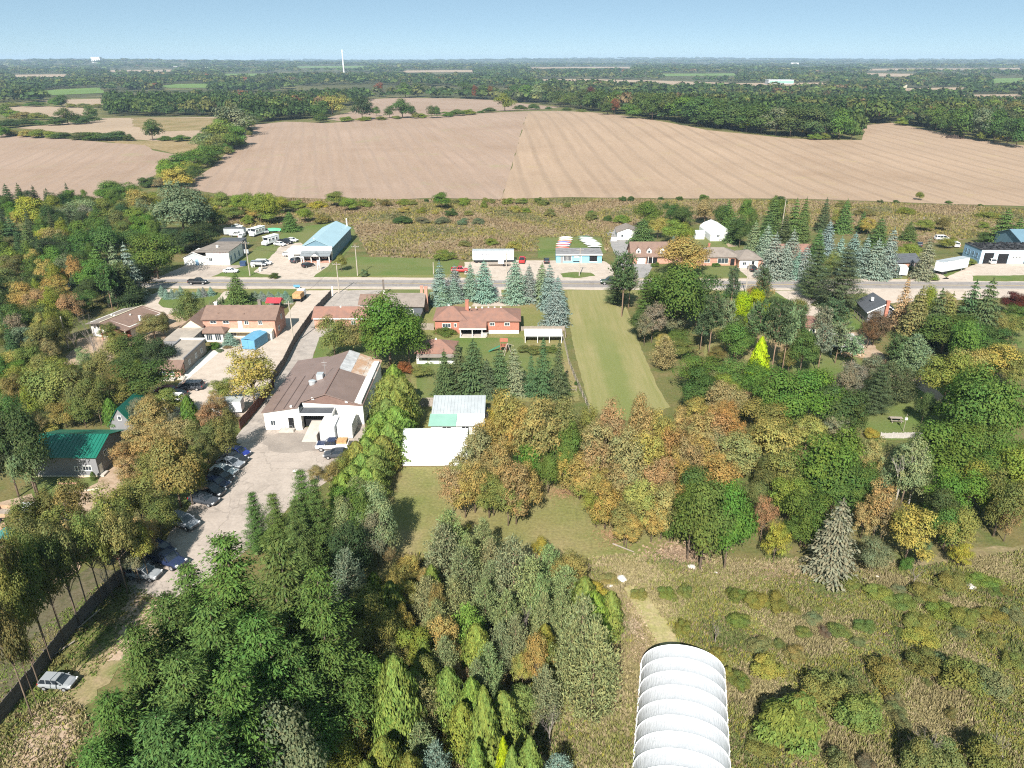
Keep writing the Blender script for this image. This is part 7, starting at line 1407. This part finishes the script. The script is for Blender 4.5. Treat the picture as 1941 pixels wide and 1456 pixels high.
grove('along the parked car row', *A4, """
D ol 1210 600 1080 360;L ol 1050 700 930 260;L bu 880 590 830 180;D do 1330 720 1060 220;D ol 960 870 1200 280;D do 1110 1000 1290 240;L ol 760 930 1380 280;L bu 1000 1150 1480 230;D ol 680 1050 1440 220;T ol 380 1065 1480 280;D gg 260 1050 1290 150;L ol 130 1280 1560 240;L bu 840 1130 1460 220;L ol 1390 640 880 170;D do 1440 540 820 170;L do 560 1080 1420 180;L br_ 900 700 960 160
""")
F1 = (0, 60, 2.986)
grove('in the hedgerow between fields', *F1, """
B dg 815 820 885 60;B dg 855 818 880 50;B bu 900 820 880 60;B yo 990 765 880 120;B yg 950 730 830 100;E g 1000 715 790 110;E g 1110 680 750 110;B yg 1060 730 800 90;E g 1190 660 730 90;E g 1160 670 760 70;E ol 1200 610 690 90;E gg 1180 590 670 100;E yg 1250 560 660 110;E g 1290 600 670 80;E g 1340 560 650 80;E yg 1260 520 600 80;E gg 1310 450 590 130;E dg 1300 470 580 80;B g 1130 570 625 60;B dg 1180 530 570 70;E gg 1400 490 550 60;E yg 1390 500 560 60;E dg 1440 480 525 50
B ol 1030 790 870 70;B yo 930 790 860 60;B g 1270 630 690 60;B dg 1350 600 650 60
""", 1.35)
grove('in the left field hedges', *F1, """
B g 0 530 600 60;B ol 60 550 590 80;B yo 140 550 595 70;B yg 230 555 600 90;B yg 290 565 605 60;B dg 350 567 605 70;B dg 450 568 612 90;B dg 540 566 615 110;B dg 640 566 618 90;B dg 720 580 617 50;E dg 848 528 618 65;B g 925 588 617 50;B g 960 595 617 40;B g 1030 587 620 65
B dg 30 500 545 90;B dg 130 495 535 90;B g 210 500 530 70;B dg 310 482 530 80;E dg 370 455 525 70;B dg 440 475 525 70;B dg 500 470 515 80;E dg 505 440 500 50;B ol 120 450 500 90;B yg 210 455 500 80;B yg 60 445 490 80;E g 20 430 490 50;B g 200 395 425 80;B yg 60 400 425 90;B g 310 375 425 60;E dg 340 375 425 50;B yg 400 405 430 60;B ol 470 405 430 60;B ol 540 410 432 50
""", 1.35)
F2 = (600, 60, 2.986)
grove('along the hilltop hedge', *F2, """
E dk 250 368 500 105;E dg 335 418 480 40;E dg 410 420 490 55;E dg 480 380 490 100;E dg 540 420 485 40;B yg 170 470 510 80;B yg 270 470 505 90;B yg 370 470 500 80;B ol 450 470 495 60;B yg 600 450 490 70;E dg 650 412 490 50;E dg 680 415 490 40;B g 740 440 485 70;B g 800 430 478 80;B yg 860 428 472 80;B g 930 440 462 50;B dg 985 422 458 70;E cl 1065 350 450 85;B dg 1150 402 445 70;B dg 1230 395 442 90;B dg 1310 418 440 50;B g 1420 420 448 70;B ol 1500 430 455 70;B dg 20 450 515 80;B ol 560 440 492 50;B ol 890 440 468 40
""")
F3 = (1250, 60, 2.809)
grove('at the right wood edge', *F3, """
E dg 60 330 470 120;E g 130 345 480 130;E dg 220 340 495 130;E dg 320 370 515 130;E cl 335 440 515 70;E dg 400 370 520 140;E dg 480 380 535 130;E li 470 445 535 50;E dg 560 390 545 130;E gg 640 400 555 130;E dg 720 390 560 140;X gy 755 410 540 80;L ye 765 485 560 60;E dg 830 395 565 150;E dg 900 420 570 110;E g 980 415 575 110;E g 1040 470 575 80;B yg 830 530 575 70;B yg 880 530 575 60;B g 250 460 500 60;E dg 1120 370 480 100;L rd 1170 370 470 60;E g 1200 400 470 80;B yg 1300 440 500 70;E g 1350 400 490 90
E dg 1420 400 505 100;E g 1500 390 530 110;E dg 1580 400 550 110;E g 1660 390 570 110;E gg 1740 400 580 110;E dg 1820 420 590 100;E dg 1890 440 610 100;E dg 1940 450 620 90;E ye 1830 515 590 50;E yg 1720 530 585 50;B yg 1480 480 520 60;B yg 1540 485 535 60;B ol 1600 520 555 60;E ol 1900 360 480 100;E yg 1780 350 470 110;E g 1640 350 450 110;E g 1560 350 440 110;L ye 1700 378 450 60;L og 1870 410 480 40
""")
grove('at the hilltop wood edge', *F2, """
E dg 1380 330 425 100;E g 1440 340 430 90;E dg 1500 330 440 110;L mr 1555 310 430 90;E dg 1610 330 450 110;L rd 1690 375 470 60;E og 1785 370 440 50;E g 1790 410 490 90;E dg 1850 330 480 110;E dg 1910 350 500 100;E g 1700 330 450 100;E dg 1650 400 470 80;E dg 1300 290 400 90;E pl 1250 300 400 80;E g 1180 300 400 80;E dg 1110 300 395 90;L rd 895 300 385 40;L rd 980 305 385 50;E dg 940 300 385 60;E dg 840 280 380 80;E dg 570 290 370 90;E g 500 290 375 80;L rd 350 285 370 60;E yo 80 360 470 110;E dg 20 390 500 90;E ol 120 340 430 80
""")
fill('deep in the far left wood', P(-180, 398, 260, 398, 345, 440, 340, 475, 295, 500, 275, 545, 245, 560, 190, 580, 150, 610, 120, 650, 60, 690, -120, 740), 5.0, [('D', 'dg', 7, 11, .8), ('D', 'dk', 7, 11, .8), ('T', 'g', 8, 12, .6), ('D', 'ol', 6, 9, .9), ('S', 'dk', 8, 13, .45), ('L', 'yo', 6, 9, .8), ('D', 'do', 6, 10, .85), ('T', 'yg', 7, 10, .6), ('D', 'g', 7, 11, .85)], 3)
fill('behind the tall left fence', P(-200, 1330, -20, 1190, 110, 1095, 190, 1045, 160, 1010, 40, 1070, -200, 1180), 3.6, [('A', 'ol', 8, 11, .6), ('A', 'do', 8, 11, .6)], 14)
fill('along the field hedgerow', P(352, 340, 378, 318, 420, 285, 445, 262, 462, 240, 478, 240, 474, 264, 440, 292, 395, 322, 365, 350), 9, [('E', 'g', 5, 8, 1.1), ('E', 'yg', 4, 7, 1.2), ('E', 'dg', 5, 8, 1.1), ('E', 'ol', 4, 6, 1.2)], 15)
fill('below the balcony house', P(-100, 740, 60, 715, 120, 725, 300, 755, 310, 770, 230, 790, 120, 800, 40, 835, -140, 900), 4.5, [('D', 'ol', 5, 8, .95), ('D', 'do', 5, 8, .95), ('L', 'yg', 5, 7, .9), ('L', 'ol', 5, 7, .9), ('D', 'g', 5, 8, .9)], 4)
fill('between car row and green roof', P(300, 800, 420, 795, 370, 870, 285, 960, 210, 1040, 120, 1120, 60, 1180, 60, 1140, 170, 1080, 240, 1010, 260, 905), 4.0, [('D', 'ol', 6, 9, .9), ('L', 'ol', 6, 9, .9), ('D', 'do', 6, 9, .9), ('L', 'bu', 5, 8, .9)], 5)
fill('in the autumn clump middle', P(900, 880, 1000, 862, 1280, 862, 1420, 880, 1415, 970, 1300, 1000, 1170, 950, 1100, 890, 1030, 900, 950, 940), 6, [('L', 'yo', 6, 9, .9), ('L', 'br_', 6, 9, .9), ('L', 'bu', 6, 9, .9), ('L', 'ol', 6, 8, .9)], 6)
fill('deep in the right wood', P(1300, 760, 1420, 740, 1450, 820, 1560, 880, 1640, 960, 1780, 970, 1880, 920, 1990, 860, 2080, 1000, 1850, 1020, 1700, 1030, 1560, 1050, 1440, 1040, 1420, 930, 1440, 820, 1300, 800), 5.5, [('D', 'g', 8, 12, .85), ('D', 'dg', 8, 12, .85), ('D', 'ol', 7, 10, .9), ('L', 'yo', 7, 10, .9), ('D', 'yg', 7, 10, .9), ('L', 'br_', 6, 9, .9)], 7)
fill('among the right front pines', P(1210, 640, 1260, 590, 1380, 600, 1500, 620, 1560, 660, 1400, 690, 1300, 700), 5.5, [('D', 'g', 6, 10, .9), ('D', 'dg', 6, 10, .9), ('P', 'ps', 10, 14, .4), ('D', 'do', 5, 8, .9)], 8)
fill('behind the right edge spruces', P(1720, 620, 1880, 610, 1880, 730, 1790, 700), 5.5, [('D', 'g', 7, 11, .9), ('D', 'dg', 7, 11, .9), ('S', 'do', 9, 13, .45), ('L', 'yo', 6, 9, .9)], 9)
fill('filling the young conifer thicket', P(730, 1120, 870, 1070, 1080, 1120, 1180, 1240, 1150, 1330, 1060, 1400, 760, 1560, 560, 1560, 630, 1340, 680, 1200), 3.2, [('C', 'sc', 6, 9, .6), ('K', 'cl', 5, 8, .5), ('D', 'ol', 4, 7, .75), ('K', 'yg', 5, 8, .5), ('D', 'yg', 4, 6, .8)], 10)
fill('in the shadow behind the pines', P(560, 990, 640, 1000, 700, 1040, 640, 1180, 600, 1400, 560, 1456, 540, 1200), 4.0, [('D', 'dk', 6, 9, .8), ('T', 'dk', 7, 10, .6)], 11)
plant_all()
NT = len([o for o in bpy.data.objects if o.parent is None])
# ------------------------------------------------------------ stuff: far woods, tufts of the meadows
def blob_protos(n, m):
    out = []
    for _ in range(n):
        d = rdir(m); d[:, 2] = np.abs(d[:, 2]) * 1.1 - .25; d = norm(d)
        lump = 1 + .16 * np.sin(d[:, 0] * 7 + rs.uniform(0, 6)) * np.sin(d[:, 1] * 6 + rs.uniform(0, 6)) + .14 * np.sin(d[:, 2] * 9 + rs.uniform(0, 6))
        p = d * (lump * rs.uniform(.82, 1.05, m))[:, None] * np.array([.5, .5, .42]); p[:, 2] += .56
        sz = 1.9 / math.sqrt(m)
        wd = sz * rs.uniform(.6, 1.3, m); V = cards(p, norm(d + rdir(m) * .5 + np.array([0, 0, .2])), norm(rdir(m)), wd, wd * 1.2)
        out.append((V.reshape(m, 4, 3), rs.uniform(.55, 1.45, m)))
    return out
FARPAL = np.array([(.060, .098, .028), (.046, .078, .028), (.085, .118, .034), (.115, .122, .042), (.075, .088, .04), (.15, .11, .06), (.20, .09, .045), (.14, .16, .04), (.04, .062, .032)])
FARP = np.array([.26, .26, .15, .10, .11, .03, .012, .028, .05])
def wood(name, x, y, wd, h, protos, label, pal=FARP):
    n = len(x); V = []; Cc = []
    u = (np.sin(x / 61 + 1.4 * np.sin(y / 83)) + np.sin(y / 97 + 1.2 * np.sin(x / 71 + 2))) / 4 + .5; u = np.clip(.5 * u + .5 * rs.uniform(0, 1, n) + rs.normal(0, .06, n), 0, .999)
    ch = np.clip(np.searchsorted(np.cumsum(pal) / np.sum(pal), u), 0, len(FARPAL) - 1); z = T(x, y)
    rot = rs.uniform(0, 6.28, n); pr = rs.randint(0, len(protos), n)
    for k in range(len(protos)):
        q = np.nonzero(pr == k)[0]
        if not len(q): continue
        v, b = protos[k]; c, s = np.cos(rot[q]), np.sin(rot[q])
        X = v[None, :, :, 0]; Y = v[None, :, :, 1]; Zz = v[None, :, :, 2]
        c = c[:, None, None]; s = s[:, None, None]; W = wd[q][:, None, None]
        out = np.stack([(X * c - Y * s) * W + x[q][:, None, None], (X * s + Y * c) * W + y[q][:, None, None], Zz * h[q][:, None, None] + z[q][:, None, None]], -1)
        V.append(out.reshape(-1, 3))
        col = FARPAL[ch[q]] * rs.uniform(.74, 1.14, (len(q), 1)); Cc.append((col[:, None, :] * b[None, :, None]).reshape(-1, 3))
    me = color_mesh(name, np.concatenate(V), np.concatenate(Cc))
    o = link(name, me, m_stuff); tag(o, label, None, None, 'stuff'); return o
def free(x, y, margin=0):
    k = np.ones(len(x), bool)
    for f in fields:
        e = [(p[0], p[1]) for p in f]
        for q in ((1.0, 1.03, 1.06, 1.1, 1.14, 1.18, 1.22) if min(p[1] for p in e) > 1100 else (1.0,)): k &= ~pip(x * q, y * q, e)      # nothing tall close in front of a far field
    return k
def scatter(d0, d1, cover, n):
    """woodland points between two distances, evenly spread in angle and log distance, in patches of wood with clearings"""
    a = rs.uniform(-.70, .70, n); d = d0 * (d1 / d0) ** rs.uniform(0, 1, n)
    x = d * np.tan(a) * .95; y = d
    pat = np.sin(x / 310 + 1.3 * np.sin(y / 420)) + np.sin(y / 260 + 1.7 * np.sin(x / 500)) + .6 * np.sin((x + y) / 140)
    k = (pat > cover) & free(x, y)
    return x[k], y[k]
# the wood that closes the fields: solid, pixel rows 165-235
x, y = scatter(560, 1150, -9, 8200)
edge = np.interp(x / y, *EDGE)
k = y > edge + 3; x, y = x[k], y[k]
k = y < 1150; x, y = x[k], y[k]
pr1 = blob_protos(7, 112); pr2 = blob_protos(6, 46); pr3 = blob_protos(6, 28)
n = len(x); wood('woodland', x, y, rs.uniform(7, 17, n), rs.uniform(8, 19, n), pr1, 'continuous mixed woodland closing off the ploughed fields')
x, y = scatter(1150, 3200, -1.05, 10000); n = len(x); wood('woodland', x, y, rs.uniform(9, 26, n), rs.uniform(8, 19, n), pr2, 'far woodland patches stretching across the plain')
x, y = scatter(3200, 13500, -1.2, 10000); n = len(x); s = np.maximum(1, y / 4200); wood('woodland', x, y, rs.uniform(24, 42, n) * s, rs.uniform(11, 20, n) * (s ** .35), pr3, 'hazy woodland bands along the horizon', np.array([.3, .24, .18, .10, .10, .03, .0, .03, .02]))
# brush floor of the wood at the far left, under the trees that are built singly
def tufts(name, poly, n, size, hgt, cols, probs, label, lumps=.05, spread=1.0, z0=0.0, blades=4):
    e = [(p[0], p[1]) for p in poly]; a = np.array(e)
    x = rs.uniform(a[:, 0].min(), a[:, 0].max(), n * 3); y = rs.uniform(max(a[:, 1].min(), 36), a[:, 1].max(), n * 3)
    k = pip(x, y, e); x, y = x[k][:n], y[k][:n]; m = len(x)
    cols = np.array(cols); nz = (np.sin(x * lumps * 6.1 + 1.7 * np.sin(y * lumps * 4.3)) + np.sin(y * lumps * 7.3 + 1.9 * np.sin(x * lumps * 3.7)) + rs.normal(0, .55, m)) / 3.4 + .5
    cp = np.cumsum(probs) / np.sum(probs); ci = np.clip(np.searchsorted(cp, np.clip(nz, 0, .999)), 0, len(cols) - 1)
    dens = (np.sin(x * lumps * 9 + 2) + np.sin(y * lumps * 11 + x * lumps * 3)) * .22 + 1
    V = []; Cc = []; z = T(x, y) + z0
    for b in range(blades):
        an = rs.uniform(0, 6.283, m); h = hgt * rs.uniform(.45, 1.25, m) * dens; wv = size * rs.uniform(.35, .8, m)
        ox, oy = rs.normal(0, size * .3 * spread, (2, m)); lx, ly = rs.normal(0, size * .35, (2, m))
        ca, sa = np.cos(an) * wv * .5, np.sin(an) * wv * .5
        V.append(np.stack([np.stack([x + ox - ca, y + oy - sa, z], -1), np.stack([x + ox + ca, y + oy + sa, z], -1), np.stack([x + ox + lx + ca * .2, y + oy + ly, z + h], -1)], 1))
        Cc.append(cols[ci] * rs.uniform(.82, 1.18, (m, 1)))
    me = color_mesh(name, np.concatenate(V).reshape(-1, 3), np.concatenate(Cc), True)
    return tag(link(name, me, m_stuff), label, None, None, 'stuff')
DRY = [(.275, .235, .12), (.32, .265, .155), (.25, .24, .095), (.20, .215, .068), (.28, .265, .06), (.25, .195, .12), (.15, .175, .062)]
tufts('tall_grass', P(1215, 1110, 1420, 1080, 1560, 1095, 1700, 1082, 1941, 1045, 2150, 1040, 2260, 1600, 1385, 1600, 1380, 1300, 1330, 1235, 1290, 1220), 60000, .34, .4, DRY, [.16, .17, .16, .17, .12, .1, .12], 'tall dry grass and goldenrod over the meadow', .06)
tufts('tall_grass', P(1080, 1082, 1175, 1075, 1190, 1180, 1215, 1300, 1195, 1600, 600, 1600, 640, 1300, 700, 1150, 760, 1050, 900, 1060), 22000, .34, .45, DRY, [.2, .2, .16, .15, .05, .14, .1], 'tall dry grass between the young conifers', .07)
tufts('tall_grass', P(1100, 1078, 1330, 1068, 1500, 1085, 1300, 1130, 1250, 1120, 1160, 1110), 3000, .4, .35, DRY, [.2, .3, .2, .1, .03, .2, .05], 'short tan grass behind the tunnel', .07)
tufts('marsh_brush', MARSH, 34000, .9, .62, [(.235, .175, .10), (.28, .215, .14), (.235, .19, .09), (.19, .18, .065), (.25, .215, .06), (.20, .165, .08), (.13, .135, .06)], [.18, .16, .17, .16, .12, .1, .1], 'brown brush and goldenrod over the wet meadow behind the road', .02)
tufts('tall_grass', P(20, 1360, 130, 1310, 200, 1400, 130, 1560, -40, 1560), 1500, .35, .3, DRY, [.3, .3, .1, .1, .02, .15, .03], 'dry grass on the bare ground in the bottom left corner', .1)
tufts('weeds', P(-40, 1290, 90, 1180, 210, 1095, 300, 1130, 330, 1170, 230, 1230, 170, 1290, 60, 1400, -40, 1500), 2600, .36, .2, [(.15, .19, .05), (.12, .17, .042), (.24, .20, .10), (.19, .18, .065)], [.3, .25, .2, .25], 'green weeds along the foot of the left fence', .1)

def litter(px, py, rx, ry, n, hgt, cols, label, name='leaf_litter'):
    """fallen leaves or short dry stalks thinning out from a centre"""
    g = G(px, py); a = rs.uniform(0, 6.283, n); q = np.abs(rs.normal(0, .48, n)); x = g.x + np.cos(a) * q * rx; y = g.y + np.sin(a) * q * ry
    c = np.array(cols)[rs.randint(0, len(cols), n)] * rs.uniform(.75, 1.25, (n, 1)); V = []
    an = rs.uniform(0, 6.283, n); s = rs.uniform(.08, .22, n)
    p = np.stack([x, y, rs.uniform(.03, .05, n)], -1); t = np.stack([np.cos(an), np.sin(an), np.zeros(n)], -1); b = np.stack([-np.sin(an), np.cos(an), np.zeros(n)], -1)
    tip = p + t * s[:, None] * .5; tip[:, 2] += hgt * rs.uniform(.3, 1.2, n)
    V = np.stack([p - b * s[:, None], p + b * s[:, None], tip], 1)
    return tag(link(name, color_mesh(name, V.reshape(-1, 3), c, True), m_stuff), label, None, None, 'stuff')
RUST = [(.30, .17, .10), (.34, .22, .13), (.26, .16, .09), (.28, .22, .11)]
litter(1075, 932, 4.5, 2.6, 1800, .05, RUST, 'rust coloured fallen leaves under the forked autumn tree'); litter(1160, 1015, 2.6, 4.0, 1200, .05, RUST, 'rust coloured fallen leaves round the pale leaning trunk')
litter(1292, 1052, 5.5, 3.5, 3200, .30, [(.31, .22, .15), (.27, .19, .13), (.35, .27, .19)], 'heap of dry pinkish brush beside the two-trunked tree', 'dry_brush'); litter(1460, 1090, 9, 2.6, 2600, .35, [(.33, .25, .16), (.30, .22, .14), (.36, .29, .19)], 'pinkish dry grass along the wood edge', 'dry_grass'); litter(1210, 1190, 1.6, 6, 900, .12, [(.40, .31, .22), (.36, .27, .19)], 'bare tan track wear on the mown path', 'worn_track')
tufts('tall_grass', P(1090, 1060, 1200, 1050, 1420, 1060, 1700, 1062, 1700, 1090, 1200, 1085, 1080, 1090), 2600, .35, .3, DRY, [.3, .3, .15, .1, .03, .1, .05], 'ragged grass where the mown lawn meets the meadow', .1)
tufts('tall_grass', P(1090, 1085, 1160, 1078, 1190, 1130, 1222, 1185, 1262, 1238, 1215, 1260, 1150, 1240, 1100, 1180), 2600, .3, .28, [(.31, .24, .15), (.28, .23, .12), (.25, .21, .10), (.33, .27, .18)], [.3, .3, .2, .2], 'thin tan grass left of the mown path', .1)
# ------------------------------------------------------------ the air
bpy.context.view_layer.update()
HTOP = max([92.0] + [max((o.matrix_world @ Vector(q)).z for q in o.bound_box) for o in sc.objects if o.type == 'MESH']) + 3.0
hz = MB(); hz.box(-XMAX - 300, -400, float(gz.min()) - 1.5, XMAX + 300, YMAX + 400, HTOP)
hm = bpy.data.materials.new('haze'); hm.use_nodes = True; nt = hm.node_tree; nt.nodes.clear()
pv = nt.nodes.new('ShaderNodeVolumePrincipled'); pv.inputs['Color'].default_value = (.58, .78, 1.0, 1); pv.inputs['Density'].default_value = HAZE_D; pv.inputs['Anisotropy'].default_value = .0
om = nt.nodes.new('ShaderNodeOutputMaterial'); nt.links.new(pv.outputs[0], om.inputs['Volume'])
ho = hz.obj('haze', hm); ho['kind'] = 'stuff'; ho['label'] = 'thin blue autumn haze over the whole plain'
